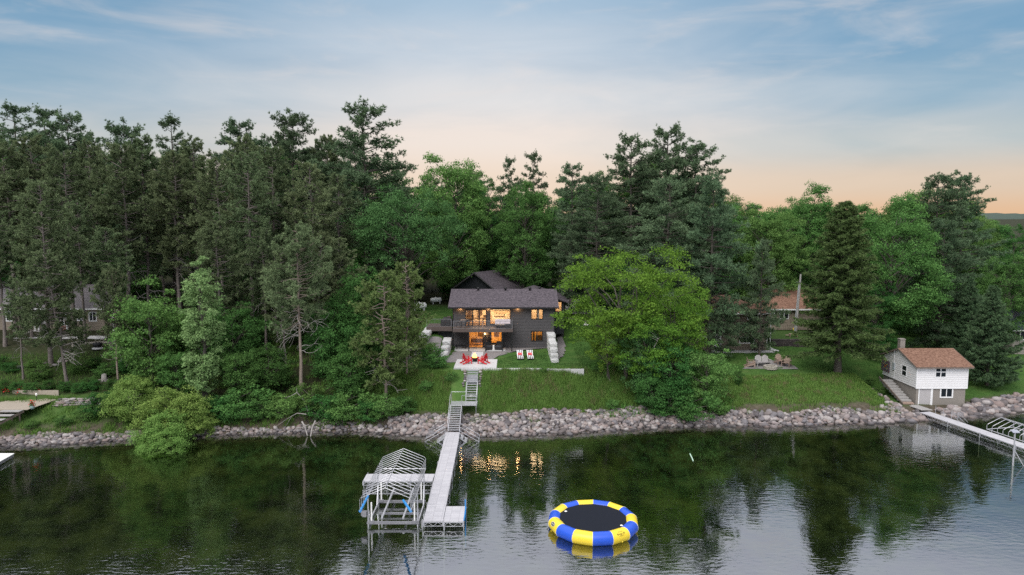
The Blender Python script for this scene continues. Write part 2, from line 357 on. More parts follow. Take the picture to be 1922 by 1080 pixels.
def build_water():
    m = bpy.data.materials.new('lake_water'); m.use_nodes = True; M['lake_water'] = m
    nt = m.node_tree; N = nt.nodes; L = nt.links; N.clear()
    out = N.new('ShaderNodeOutputMaterial'); tr = N.new('ShaderNodeBsdfTransparent'); gl = N.new('ShaderNodeBsdfGlossy'); mx = N.new('ShaderNodeMixShader'); fr = N.new('ShaderNodeFresnel')
    tr.inputs[0].default_value = (.62, .68, .50, 1); gl.inputs['Roughness'].default_value = .015; gl.inputs[0].default_value = (.95, .96, 1, 1)
    fr.inputs['IOR'].default_value = 3.9
    tc = N.new('ShaderNodeTexCoord')
    def noi(scale, rot, s, d):
        mp = N.new('ShaderNodeMapping'); L.new(tc.outputs['Object'], mp.inputs[0]); mp.inputs['Scale'].default_value = scale; mp.inputs['Rotation'].default_value = (0, 0, R(rot))
        n = N.new('ShaderNodeTexNoise'); L.new(mp.outputs[0], n.inputs[0]); n.inputs['Scale'].default_value = s; n.inputs['Detail'].default_value = d; n.inputs['Roughness'].default_value = .5
        return n.outputs[0]
    a = noi((.55, 1.3, 1), 6, 2.6, 2.5); b = noi((.7, 1.0, 1), -20, .42, 2); cc = noi((.5, 1.0, 1), 10, .09, 3)
    # breeze patches: ripples stronger here, weaker there
    mr = N.new('ShaderNodeMapRange'); L.new(cc, mr.inputs[0]); mr.inputs[1].default_value = .38; mr.inputs[2].default_value = .62; mr.inputs[3].default_value = .2; mr.inputs[4].default_value = 1.25
    ml = N.new('ShaderNodeMath'); ml.operation = 'MULTIPLY'; L.new(a, ml.inputs[0]); L.new(mr.outputs[0], ml.inputs[1])
    ma = N.new('ShaderNodeMath'); ma.operation = 'MULTIPLY_ADD'; L.new(b, ma.inputs[0]); ma.inputs[1].default_value = .75; L.new(ml.outputs[0], ma.inputs[2])
    bp = N.new('ShaderNodeBump'); bp.inputs['Strength'].default_value = 1.0; bp.inputs['Distance'].default_value = .013; L.new(ma.outputs[0], bp.inputs['Height'])
    L.new(bp.outputs[0], gl.inputs['Normal']); L.new(bp.outputs[0], fr.inputs['Normal'])
    ge = N.new('ShaderNodeNewGeometry'); iv = N.new('ShaderNodeMath'); iv.operation = 'SUBTRACT'; iv.inputs[0].default_value = 1.0; L.new(ge.outputs['Backfacing'], iv.inputs[1])
    fm = N.new('ShaderNodeMath'); fm.operation = 'MULTIPLY'; L.new(fr.outputs[0], fm.inputs[0]); L.new(iv.outputs[0], fm.inputs[1]); L.new(fm.outputs[0], mx.inputs[0]); L.new(tr.outputs[0], mx.inputs[1]); L.new(gl.outputs[0], mx.inputs[2]); L.new(mx.outputs[0], out.inputs[0])
    g = Geo(); g.add([(-6000, -3000, 0), (6000, -3000, 0), (6000, 110, 0), (-6000, 110, 0)], [(0, 1, 2, 3)])
    o = g.build('lake_water', 'lake_water'); o['kind'] = 'structure'
build_water()
# ------------------------------------------------------------------ vegetation prototypes
scene.cycles.use_denoising = False
leaf_mat('red_pine_needles', (.038, .064, .030), (.205, .262, .130), .15)  # both pine dark ends deepened: crown shade put into the needle colour
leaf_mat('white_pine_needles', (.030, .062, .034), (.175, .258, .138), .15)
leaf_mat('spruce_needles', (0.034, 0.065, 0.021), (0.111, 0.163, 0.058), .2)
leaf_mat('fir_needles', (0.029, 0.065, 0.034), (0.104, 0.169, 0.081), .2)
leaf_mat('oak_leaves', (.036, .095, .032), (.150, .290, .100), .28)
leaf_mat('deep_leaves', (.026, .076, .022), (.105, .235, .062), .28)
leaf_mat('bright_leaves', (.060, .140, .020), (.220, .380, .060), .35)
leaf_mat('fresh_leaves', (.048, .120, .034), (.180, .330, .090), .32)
leaf_mat('poplar_leaves', (.120, .230, .085), (.270, .420, .170), .35, .1)
leaf_mat('willow_leaves', (.100, .205, .045), (.310, .450, .125), .35, .1)
leaf_mat('olive_needles', (.060, .092, .030), (.200, .255, .090), .2)
leaf_mat('grass_blades', (.070, .170, .034), (.180, .310, .080), .3, .1)
mat('pine_bark', (.10, .088, .080), .95, noise=(3, .5, (.24, .205, .185)), bump=(14, .8, .03), spec=.1)
mat('grey_bark', (.055, .048, .040), .95, noise=(4, .5, (.13, .118, .10)), bump=(14, .8, .03), spec=.1)
mat('pole_bark', (.16, .125, .10), .95, noise=(3, .5, (.30, .25, .21)), bump=(14, .8, .03), spec=.1)
mat('birch_bark', (.50, .47, .43), .8, noise=(5, .3, (.22, .20, .18)), bump=(10, .4, .01), spec=.2)
mat('dead_wood', (.36, .34, .32), .9, noise=(6, .4, (.20, .18, .165)), spec=.15)

def unit(a): return a / (np.linalg.norm(a, axis=-1, keepdims=True) + 1e-9)
def rdir(rs, n): return unit(rs.normal(size=(n, 3)))
def add_needles(g, rs, P, D, n, L, w, spread, var):
    """n thin triangles burst from each point P about direction D"""
    T_ = len(P); P = np.repeat(P, n, 0); D = np.repeat(D, n, 0); va = np.repeat(var, n)
    d = unit(D + rs.normal(size=(T_*n, 3)) * spread); ln = L * rs.uniform(.65, 1.15, (T_*n, 1))
    sd = unit(np.cross(d, rdir(rs, T_*n))) * w * .5
    st = P + d * ln * .08
    V = np.stack([st - sd, st + sd, P + d * ln], 1).reshape(-1, 3)
    F_ = np.arange(T_*n*3).reshape(-1, 3)
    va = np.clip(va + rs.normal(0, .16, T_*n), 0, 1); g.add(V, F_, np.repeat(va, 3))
def add_leaves(g, rs, C, Nn, size, var, asp=.62):
    n = len(C); Nn = unit(Nn); a = unit(np.cross(Nn, rdir(rs, n))); b = np.cross(Nn, a)
    s = (size * rs.uniform(.6, 1.3, n))[:, None]
    V = np.stack([C - a*s*.5, C - b*s*asp*.5 + Nn*s*.06, C + a*s*.5, C + b*s*asp*.5 + Nn*s*.06], 1).reshape(-1, 3)
    g.add(V, np.arange(n*4).reshape(-1, 4), np.repeat(np.clip(var, 0, 1), 4))
def trunk_pts(rs, H, r, wob=.15, n=9, lean=(0, 0), top=.02):
    pts = []; rad = []
    for i in range(n):
        t = i/(n-1); w = wob * math.sin(math.pi*t*.9)
        pts.append((lean[0]*t*H + rs.normal(0, 1)*w*.5, lean[1]*t*H + rs.normal(0, 1)*w*.5, -.3 + (H+.3)*t))
        rad.append(r*(1-t)**.8*(1 + .5*math.exp(-t*14)) + top)
    return np.array(pts), rad
def at_trunk(pts, z):
    zz = pts[:, 2]; return np.array([np.interp(z, zz, pts[:, 0]), np.interp(z, zz, pts[:, 1]), z])
def crooked(g, rs, p, d, L, r, n=5, wig=.3, fork=0, sag=0.0):
    pts = [np.array(p, float)]; d = np.array(d, float)
    for i in range(n):
        d = unit(d + rs.normal(0, wig, 3) + np.array([0, 0, -sag])); pts.append(pts[-1] + d*L/n)
    g.tube(pts, [max(r*(1-.85*i/n), .012) for i in range(n+1)], 5, False)
    for k in range(fork):
        j = rs.integers(1, n); crooked(g, rs, pts[j], unit(d + rs.normal(0, .8, 3)), L*.5, r*.5, 4, wig, 0, sag)

def root_tree(name): return empty(name)
PROTO = {}
def proto(key, name, trunk, crown, tmat, cmat, H, Wd, extra=None):
    r = root_tree(name); k = [trunk.build('trunk', tmat, r, True)]
    k.append(crown.build('crown', cmat, r))
    for en, eg, em in (extra or []):
        e_ = eg.build(en, em, r, True); e_['kind'] = 'stuff'; k.append(e_)
    PROTO[key] = dict(root=r, kids=k, H=H, W=Wd, used=False)

def white_pine(key, seed, H=26., Rw=5., z0=.22, ragged=.35, mat_='white_pine_needles', nlen=.34, nn=9, tmat='grey_bark', top_open=.0):
    rs = np.random.default_rng(seed); g = Geo(); t = Geo()
    tp, tr = trunk_pts(rs, H, .011*H, .25, 10); t.tube(tp, tr, 9)
    z = z0*H; P = []; D = []; A = []
    az0 = rs.uniform(0, 6.28)
    while z < H-.3:
        q = (z - z0*H)/(H - z0*H)
        prof = min(1, .5 + 2.0*q) * (1 - q)**.5 + .04
        nb = rs.integers(4, 7)
        for k in range(nb):
            if rs.random() < ragged*.35: continue
            az = az0 + 6.28*k/nb + rs.normal(0, .25); L_ = Rw*prof*rs.uniform(1-ragged*1.3, 1+ragged*.5)
            if L_ < .35: L_ = .35
            rise = .08 + .55*q**2 + rs.normal(0, .08); b0 = at_trunk(tp, min(z + rs.normal(0, .5), H-.2))
            d0 = np.array([math.cos(az), math.sin(az), rise]); n = 6; pts = [b0]; d = unit(d0)
            for i in range(n):
                d = unit(d + np.array([0, 0, .05*(i-2)*.5 - .02]) + rs.normal(0, .07, 3)); pts.append(pts[-1] + d*L_/n)
            pts = np.array(pts); t.tube(pts, [max(.05*(1-i/n)*L_/4+.015, .012) for i in range(n+1)], 4, False)
            # side twigs in a flat spray
            m = max(5, int(L_*4.6)); uu = rs.uniform(.22, 1.0, m)**.8
            cp = np.stack([np.interp(uu*n, np.arange(n+1), pts[:, c]) for c in range(3)], 1)
            side = np.array([-math.sin(az), math.cos(az), 0]); sg = rs.choice([-1, 1], m)
            tl = (.25 + .32*L_*(1.12-uu))*rs.uniform(.6, 1.1, m); td = unit(d0*np.array([.8, .8, .2])[None] + side[None]*sg[:, None]*rs.uniform(.3, 1.1, (m, 1)) + np.array([0, 0, .16])[None])
            for s_ in range(4):
                f = (s_+.6)/4
                P.append(cp + td*(tl*f)[:, None] + rs.normal(0, 1, (m, 3))*np.array([.12, .12, .20])); D.append(unit(td*.8 + np.array([0, 0, .75])[None])); A.append(.04 + .55*uu + .28*f)  # tone lightens towards spray tips, painting light and dark plumes into the needles
        z += rs.uniform(.45, .85)*(H/26)
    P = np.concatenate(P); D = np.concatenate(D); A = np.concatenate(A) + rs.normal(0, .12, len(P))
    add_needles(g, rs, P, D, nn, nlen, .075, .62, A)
    proto(key, 'white_pine', t, g, tmat, mat_, H, Rw)

def red_pine(key, seed, H=24., Rw=3.2, z0=.42, nb=58, mat_='red_pine_needles', dead=9, tmat='pine_bark', lean=(0, 0), name='red_pine', nn=13, r=.0105, nlen=.33):
    rs = np.random.default_rng(seed); g = Geo(); t = Geo(); dg = Geo()
    tp, tr = trunk_pts(rs, H, r*H, .22, 10, lean); t.tube(tp, tr, 9)
    P = []; D = []; A = []
    for k in range(nb):
        q = ((k + rs.random())/nb); z = (z0 + (1-z0)*q**.92)*H - .2; az = k*2.4 + rs.normal(0, .5)
        prof = (math.sin(math.pi*min(1, .18 + .8*q))**.7)*.85 + .12; L_ = Rw*prof*rs.uniform(.55, 1.2)
        b0 = at_trunk(tp, z); rise = rs.uniform(-.1, .35) + .6*q**2; d = unit(np.array([math.cos(az), math.sin(az), rise])); n = 6; pts = [b0]
        for i in range(n): d = unit(d + np.array([0, 0, .09*(i-1.5)]) + rs.normal(0, .16, 3)); pts.append(pts[-1] + d*L_/n)
        pts = np.array(pts); t.tube(pts, [max(.045*(1-i/n)+.014, .014) for i in range(n+1)], 4, False)
        m = max(6, int(L_*5.5)); uu = rs.uniform(.28, 1.0, m)
        cp = np.stack([np.interp(uu*n, np.arange(n+1), pts[:, c]) for c in range(3)], 1)
        td = unit(np.array([math.cos(az), math.sin(az), .35])[None] + rs.normal(0, .7, (m, 3)))
        tl = rs.uniform(.15, .25 + .2*L_, m)
        for f in (.45, .75, 1.0):
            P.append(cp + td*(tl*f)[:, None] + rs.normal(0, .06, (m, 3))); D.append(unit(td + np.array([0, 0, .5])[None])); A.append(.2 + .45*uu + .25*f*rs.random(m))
    P = np.concatenate(P); D = np.concatenate(D); A = np.concatenate(A)
    add_needles(g, rs, P, D, nn, nlen, .085, .85, A)
    for k in range(dead):
        z = rs.uniform(z0*.6, z0+.1)*H; az = rs.uniform(0, 6.28)
        crooked(dg, rs, at_trunk(tp, z), (math.cos(az), math.sin(az), rs.uniform(-.25, .2)), rs.uniform(.5, 1.1)*Rw*.9, .045, 6, .28, 2, .05)
    proto(key, name, t, g, tmat, mat_, H, Rw, [('dead_branches', dg, 'dead_wood')] if dead else None)

def spruce(key, seed, H=19., Rw=4., z0=.14, mat_='spruce_needles', droop=.5, nb=190, name='spruce_tree', nn=8, cone=.85):
    rs = np.random.default_rng(seed); g = Geo(); t = Geo(); tp, tr = trunk_pts(rs, H, .0135*H, .1, 8); t.tube(tp, tr, 9)
    P = []; D = []; A = []
    for k in range(nb):
        q = (k + rs.random())/nb; q = q**.85; z = (z0 + (1-z0)*q)*H - .1; az = k*2.4 + rs.normal(0, .3)
        L_ = Rw*((1-q)**cone*rs.uniform(.7, 1.12) + .04); b0 = at_trunk(tp, z)
        n = 5; d = unit(np.array([math.cos(az), math.sin(az), .15 - droop*.8*(1-q)])); pts = [b0]
        for i in range(n): d = unit(d + np.array([0, 0, -.06 + .07*i]) + rs.normal(0, .06, 3)); pts.append(pts[-1] + d*L_/n)
        pts = np.array(pts); t.tube(pts, [max(.05*(1-i/n), .012) for i in range(n+1)], 4, False)
        m = max(5, int(L_*6)); uu = rs.uniform(.12, 1.0, m); cp = np.stack([np.interp(uu*n, np.arange(n+1), pts[:, c]) for c in range(3)], 1)
        side = np.array([-math.sin(az), math.cos(az), 0]); sg = rs.choice([-1, 1], m)
        td = unit(np.array([math.cos(az), math.sin(az), 0])[None]*.7 + side[None]*sg[:, None]*rs.uniform(.2, 1.1, (m, 1)) + np.array([0, 0, -droop])[None]*rs.uniform(.2, 1.3, (m, 1)))
        tl = (.15 + .22*L_*(1.15-uu))*rs.uniform(.6, 1.2, m)
        for f in (.3, .65, 1.0):
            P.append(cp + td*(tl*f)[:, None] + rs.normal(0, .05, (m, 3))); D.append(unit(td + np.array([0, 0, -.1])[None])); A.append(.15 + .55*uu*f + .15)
    P = np.concatenate(P); D = np.concatenate(D); A = np.concatenate(A) + rs.normal(0, .1, len(P))
    add_needles(g, rs, P, D, nn, .34, .08, .7, A); proto(key, name, t, g, 'grey_bark', mat_, H, Rw)

def broadleaf(key, seed, H=18., Rw=6., zc=.62, hz=.40, clumps=80, per=240, leaf=.215, mat_='oak_leaves', name='broadleaf_tree', tmat='grey_bark',
              rc=(.20, .30), flat=.9, stems=1, down=.35, trunk_r=.016, squash=1.0, full=False, br=.7, pb=.42):
    rs = np.random.default_rng(seed); g = Geo(); t = Geo()
    base = np.array([0, 0, zc*H]); tps = []
    for s_ in range(stems):
        ln = (0, 0) if stems == 1 else tuple(rs.normal(0, .10, 2)); tp, tr = trunk_pts(rs, H*.78, trunk_r*H/(1 + .25*(stems-1)), .35, 8, ln)
        if stems > 1: tp[:, :2] += rs.normal(0, .25, 2)
        t.tube(tp, tr, 8); tps.append(tp)
    k1, k2, k3 = rs.uniform(0, 6.28, 3)
    for k in range(clumps):
        d = rdir(rs, 1)[0]; d[2] = abs(d[2])*.95 - (.05 if rs.random() > down else .75*rs.random()); d = unit(d)
        if full: d = rdir(rs, 1)[0]
        az = math.atan2(d[1], d[0]); lump = 1 + .16*math.sin(2*az+k1) + .13*math.sin(3*az+k2) + .10*math.sin(5*d[2]+k3)
        rr = min(rs.uniform(.45, 1.0)**.5*lump, 1.12); c = base + d*np.array([Rw, Rw*squash, hz*H])*rr*.86
        r_ = Rw*rs.uniform(*rc)*(.75 + .5*rs.random()); n = int(per*(r_/(Rw*np.mean(rc)))**1.6)
        # a spreading layered bough: several small tufts inside the clump
        sub = rs.integers(4, 8); sc_ = c + rs.normal(0, .36, (sub, 3))*np.array([r_, r_, r_*.8]); which = rs.integers(0, sub, n)
        dd = rdir(rs, n); dd[:, 2] = np.where(dd[:, 2] < -.25, -dd[:, 2]*rs.random(n), dd[:, 2])
        rad = r_*.55*rs.uniform(.35, 1.05, n)**.6; pos = sc_[which] + dd*rad[:, None]*np.array([1, 1, flat])
        nr = dd*.8 + np.array([0, 0, .35]) + rs.normal(0, .5, (n, 3)); va = .12 + .62*(dd[:, 2]*.5+.5)*(.6+.4*rs.random()) + rs.normal(0, .15, n)  # tuft tops coloured lighter, undersides darker: top light put into the leaf tone
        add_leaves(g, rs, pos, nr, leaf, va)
        if rs.random() < pb:
            tp = tps[rs.integers(0, stems)]; zz = max(c[2] - np.linalg.norm(c[:2])*rs.uniform(.5, 1.0), tp[-1, 2]*.3); b0 = at_trunk(tp, min(zz, tp[-1, 2]*.97)); mid = (b0 + c)/2 + rs.normal(0, .07, 3)*np.linalg.norm(c-b0) + np.array([0, 0, .1*Rw*.5])
            L_ = np.linalg.norm(c-b0); t.tube([b0, mid, c], [(.018*L_+.03)*br, (.012*L_+.02)*br, .014], 5, False)
    proto(key, name, t, g, tmat, mat_, H, Rw)

# --- the prototypes
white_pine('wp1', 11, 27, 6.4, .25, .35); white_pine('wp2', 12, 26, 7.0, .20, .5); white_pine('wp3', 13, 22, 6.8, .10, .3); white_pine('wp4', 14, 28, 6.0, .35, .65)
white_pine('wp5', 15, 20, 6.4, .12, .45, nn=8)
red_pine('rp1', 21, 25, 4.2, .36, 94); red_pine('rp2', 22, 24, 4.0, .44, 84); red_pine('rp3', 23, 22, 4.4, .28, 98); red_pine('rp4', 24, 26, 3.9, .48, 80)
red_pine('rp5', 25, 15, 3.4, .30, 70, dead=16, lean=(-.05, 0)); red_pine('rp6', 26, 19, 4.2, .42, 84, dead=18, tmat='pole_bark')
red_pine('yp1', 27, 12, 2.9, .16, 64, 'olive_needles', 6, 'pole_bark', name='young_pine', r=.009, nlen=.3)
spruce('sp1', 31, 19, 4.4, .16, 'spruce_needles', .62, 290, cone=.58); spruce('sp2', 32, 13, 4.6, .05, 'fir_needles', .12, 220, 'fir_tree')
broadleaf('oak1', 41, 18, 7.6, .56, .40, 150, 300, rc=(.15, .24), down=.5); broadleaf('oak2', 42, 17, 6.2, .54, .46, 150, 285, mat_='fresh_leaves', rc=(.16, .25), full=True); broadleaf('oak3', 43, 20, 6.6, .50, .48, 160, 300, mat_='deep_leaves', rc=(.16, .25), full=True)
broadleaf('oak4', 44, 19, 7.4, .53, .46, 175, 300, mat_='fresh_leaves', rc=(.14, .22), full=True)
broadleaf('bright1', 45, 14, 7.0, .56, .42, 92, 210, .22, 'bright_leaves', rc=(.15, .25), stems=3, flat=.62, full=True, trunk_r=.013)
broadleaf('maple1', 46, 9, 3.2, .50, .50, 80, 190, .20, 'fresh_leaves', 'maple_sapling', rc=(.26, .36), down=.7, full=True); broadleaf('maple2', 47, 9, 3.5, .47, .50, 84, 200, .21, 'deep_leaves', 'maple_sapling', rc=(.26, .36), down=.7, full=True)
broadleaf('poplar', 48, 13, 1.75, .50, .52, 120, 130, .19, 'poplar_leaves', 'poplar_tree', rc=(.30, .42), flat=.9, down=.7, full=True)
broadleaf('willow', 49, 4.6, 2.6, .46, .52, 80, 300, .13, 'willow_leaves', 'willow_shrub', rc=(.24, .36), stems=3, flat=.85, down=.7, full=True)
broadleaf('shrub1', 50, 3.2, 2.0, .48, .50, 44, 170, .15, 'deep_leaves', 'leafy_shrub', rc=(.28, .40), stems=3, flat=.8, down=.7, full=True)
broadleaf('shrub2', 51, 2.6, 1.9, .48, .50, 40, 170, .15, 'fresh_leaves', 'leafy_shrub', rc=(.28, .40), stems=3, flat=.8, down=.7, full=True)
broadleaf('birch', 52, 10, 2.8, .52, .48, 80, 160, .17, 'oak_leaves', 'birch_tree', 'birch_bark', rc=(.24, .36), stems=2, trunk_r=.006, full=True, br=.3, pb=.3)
# ------------------------------------------------------------------ placing the trees
PR = random.Random(5)
def plant(key, u, Y, vtop=None, label=None, cat=None, group=None, w=1.0, h=None, rz=None, lean=(0, 0), z=None, vbase=None):
    """a tree at pixel column u and distance Y; its top reaches photo row vtop"""
    p = PROTO[key]
    if vbase is not None: x, Y, zb = GT(u, vbase)
    else:
        x = PY(u, V0, Y)[0]; zb = T(x, Y) if z is None else z
        x = (u - U0)/FPX * (Y*math.cos(PITCH) + (CAMZ-zb)*math.sin(PITCH))
        zb = T(x, Y) if z is None else z
    if h is None: h = PY(u, vtop, Y)[2] - zb
    s = h/p['H']
    if not p['used']: r = p['root']; p['used'] = True
    else:
        r = p['root'].copy(); scene.collection.objects.link(r)
        for k in p['kids']:
            c = k.copy(); scene.collection.objects.link(c); c.parent = r
        for kk in ('label', 'category', 'group'):
            if kk in r: del r[kk]
    r.location = (x, Y, zb - .05); r.scale = (s*w, s*w, s); r.rotation_euler = (lean[0], lean[1], PR.uniform(0, 6.28) if rz is None else rz)
    tag(r, label, cat or 'tree', group); return r

# front-row trees of the garden shore
plant('rp5', 128, 0, None, 'leaning red pine with bare dead boughs in front of the grey-roofed cottage', h=14.5, vbase=726, lean=(0, -.05), rz=.4)
plant('rp3', 96, 0, None, 'thick-trunked red pine rooted among pale boulders on the slope', h=20.5, vbase=686, w=.95)
plant('rp2', 44, 0, None, 'thin straight red pine on the slope left of the round green bush', h=11, vbase=714, w=.8)
plant('rp6', 222, 0, None, 'red pine with a slightly leaning pale trunk beside the stone ring', h=13.0, vbase=732, w=.8, lean=(0, -.05))
plant('rp6', 566, 74.5, 428, 'scraggly red pine with many dead grey branches above the shore brush', w=.95, rz=1.2)
plant('yp1', 724, 73.5, 512, 'olive-green young pine leaning over the stairs bank', w=1.05, rz=.4)
plant('yp1', 764, 76.5, 494, 'olive young pine with a bare pale stem nearer the stone terrace wall', w=.85, rz=2.4)
plant('poplar', 386, 71.5, 478, 'narrow pale-green poplar standing behind the willow shrub', 'tree')
plant('maple1', 288, 74.5, 522, 'round bright green maple sapling left of the narrow poplar', 'tree', w=.95)
plant('maple1', 335, 72.5, 640, 'low pale-green maple sapling between the willow shrub and the poplar', 'tree', w=.9)
plant('maple1', 445, 72.8, 640, 'small maple sapling right of the narrow poplar', 'tree', w=.9)
plant('maple2', 690, 79, 486, 'tall dark-green maple just behind the young pines', 'tree', w=.8)
plant('maple2', 625, 77, 560, 'bushy dark-green maple between the scraggly pine and the young pines', 'tree', w=.9)
plant('maple2', 660, 74, 640, 'low dark maple thicket at the foot of the young pines', 'tree', w=1.15)
plant('maple2', 505, 74.5, 640, 'dark maple thicket left of the scraggly dead-branched pine', 'tree', w=1.2)
plant('maple2', 440, 78, 560, 'dark maple growing behind the narrow poplar', 'tree', w=1.0)
plant('willow', 248, 69.8, 708, 'rounded yellow-green willow shrub on the rocky shore beside the dark shrub', 'shrub', w=1.15)
plant('willow', 330, 68.4, 730, 'tallest yellow-green willow shrub leaning out over the water', 'shrub', w=1.12, z=-.5)
plant('willow', 308, 66.2, 772, 'low willow shrub hanging right over the dark water', 'shrub', w=1.3, z=-.9)
plant('willow', 308, 64.4, 806, 'lowest willow spray dipping into the dark water', 'shrub', w=1.45, z=-.9)
plant('willow', 374, 68.8, 745, 'small willow shrub at the outer edge of the willow clump', 'shrub', w=.8, z=-.3)
plant('shrub1', 192, 70.0, 735, 'dark green rounded shrub beside the willow on the garden shore', 'shrub', w=1.05)
plant('shrub2', 76, 0, None, 'round bright bush on the slope below the grey-roofed cottage', 'shrub', h=1.7, vbase=712)

# big trees behind the main house
plant('oak1', 766, 98, 338, 'spreading oak with pale curved limbs beside the dark house', 'tree', w=.92)
plant('wp3', 690, 112, 206, 'tallest broad white pine on the skyline left of the house', 'tree', w=1.25)
plant('wp2', 560, 113, 212, 'ragged white pine with an open spiky top left of the tallest pine', 'tree', w=1.01)
plant('oak2', 855, 112, 278, 'open-topped green oak on the skyline behind the dark house', 'tree', w=.8)
plant('oak3', 915, 120, 318, 'deep green broadleaf tree directly behind the garage', 'tree', w=.8)
plant('wp4', 955, 118, 298, 'slim white pine rising above the garage roof', 'tree', w=0.81)
plant('wp4', 1000, 116, 288, 'slim white pine with a bare lower trunk behind the house ridge', 'tree', w=0.94)
plant('oak2', 985, 110, 330, 'green oak behind the right end of the house roof', 'tree', w=.7)
plant('wp1', 1072, 112, 308, 'narrow white pine right of the house skyline gap', 'tree', w=1.01)
plant('wp3', 1118, 100, 335, 'layered white pine with drooping dark sprays beside the house', 'tree', w=1.22)

# right of the house
plant('bright1', 1178, 78, 440, 'bright lime-green oak with several trunks on the bank edge', 'tree', w=1.0)
plant('bright1', 1262, 78.5, 510, 'lower lime-green oak overlapping the neighbour house', 'tree', w=.8)
plant('bright1', 1140, 77.2, 588, 'small lime-green sapling at the edge of the lawn right of the lake house', 'tree', w=.75)
plant('bright1', 1225, 76.4, 560, 'lime-green sapling filling the space under the two lime-green oaks', 'tree', w=.9)
plant('birch', 1202, 75.2, 592, 'drooping birch with white twigs in the shore thicket', 'tree', w=.9)
plant('maple1', 1325, 74.2, 640, 'pale green sapling overhanging the rocks right of the birch', 'tree', w=1.0)
plant('maple2', 1258, 75.0, 625, 'dark green sapling in the middle of the shore thicket', 'tree', w=1.0)
plant('maple2', 1222, 73.6, 690, 'low dark sapling at the foot of the birch', 'tree', w=1.1)
plant('shrub2', 1300, 72.4, 735, 'bright shrub hanging over the rip-rap below the pale sapling', 'shrub', w=1.0)
plant('shrub1', 1262, 72.9, 722, 'dark shrub hanging over the rip-rap beside the birch', 'shrub', w=1.15)
plant('maple2', 1385, 79, 690, 'dark bush beside the seats of the stone patio', 'shrub', w=.7)
plant('wp5', 1330, 92, 338, 'layered white pine with wide sprays before the tan house', 'tree', w=1.0)
plant('wp3', 1250, 95, 345, 'dense white pine above the lime-green oak', 'tree', w=1.25)
plant('wp5', 1425, 90.5, 455, 'lower white pine whose sprays hide the tan house corner', 'tree', w=.75)
plant('wp5', 1355, 88.5, 560, 'low white pine with level boughs before the white door', 'tree', w=1.0)
plant('wp1', 1180, 117, 255, 'left of three tall white pines crowning the skyline', 'tree', w=1.08)
plant('wp3', 1246, 119, 246, 'highest middle one of three tall white pines on the skyline', 'tree', w=1.08)
plant('wp2', 1300, 118, 268, 'right of three skyline pines with long level boughs', 'tree', w=1.15)
plant('oak2', 1440, 110, 382, 'rounded green tree behind the tan house roof', 'tree', w=.85)
plant('oak4', 1515, 118, 348, 'broad rounded green tree on the skyline left of the spruce tip', 'tree', w=.8)
plant('sp1', 1572, 0, None, 'tall dark spruce with drooping boughs and a bare lower trunk on the lawn', 'tree', h=20.6, vbase=700, w=1.18)
plant('oak4', 1665, 94, 372, 'huge rounded oak behind the boathouse and the spruce', 'tree', w=.98)
plant('oak2', 1700, 112, 342, 'yellow-green tree on the skyline above the huge oak', 'tree', w=.85)
plant('oak3', 1640, 91, 520, 'low dark leafy tree behind the boathouse stairs', 'tree', w=.9)
plant('wp1', 1745, 108, 328, 'tall white pine on the skyline above the boathouse', 'tree', w=1.22)
plant('wp2', 1803, 112, 326, 'wind-swept white pine reaching out at the end of the skyline', 'tree', w=1.01, lean=(0, .06))
plant('wp3', 1760, 96, 420, 'dark white pine standing right behind the boathouse', 'tree', w=1.22)
plant('sp2', 1852, 0, None, 'full bluish fir standing on the lawn right of the boathouse', 'tree', h=12.3, vbase=724, w=1.0)
plant('sp2', 1812, 92, 520, 'fir just behind the boathouse right corner', 'tree', w=.7)
plant('oak2', 1880, 100, 470, 'small green tree at the clearing by the navy roof', 'tree', w=.9)
plant('oak3', 1895, 130, 410, 'dark rounded tree where the far hill appears', 'tree', w=.8)

# filler stands: (keys, u range, Y range, count, offset below skyline, label, group)
_sky = np.array([(-150, 210), (0, 205), (60, 198), (110, 215), (150, 222), (200, 245), (250, 240), (335, 240), (400, 262), (460, 232), (560, 225), (690, 230), (760, 268), (800, 278), (860, 290), (920, 318), (1000, 300), (1060, 320),
                 (1110, 310), (1180, 275), (1250, 262), (1330, 325), (1365, 362), (1450, 372), (1560, 356), (1700, 352), (1800, 340), (1845, 378), (1870, 405), (1922, 412), (2100, 420)])
def skyline(u): return float(np.interp(u, _sky[:, 0], _sky[:, 1]))
KIND = {'wp': 'white pine', 'rp': 'red pine', 'oak3': 'dark-green leafy tree', 'oak2': 'fresh-green leafy tree', 'oak4': 'broad fresh-green tree', 'maple1': 'pale-green maple sapling', 'maple2': 'dark-green maple sapling'}
def stand(keys, u0, u1, y0, y1, n, lo, hi, label, group, w=(.8, 1.05), cat='tree'):
    for i in range(n):
        u = u0 + (u1-u0)*(i + PR.random())/n; Y = PR.uniform(y0, y1)
        k_ = keys[i % len(keys)]; kd = KIND.get(k_) or KIND[k_[:2]]
        plant(k_, u, Y, skyline(u) + PR.uniform(lo, hi), kd + ' ' + label, cat, kd + 's ' + group, PR.uniform(*w))
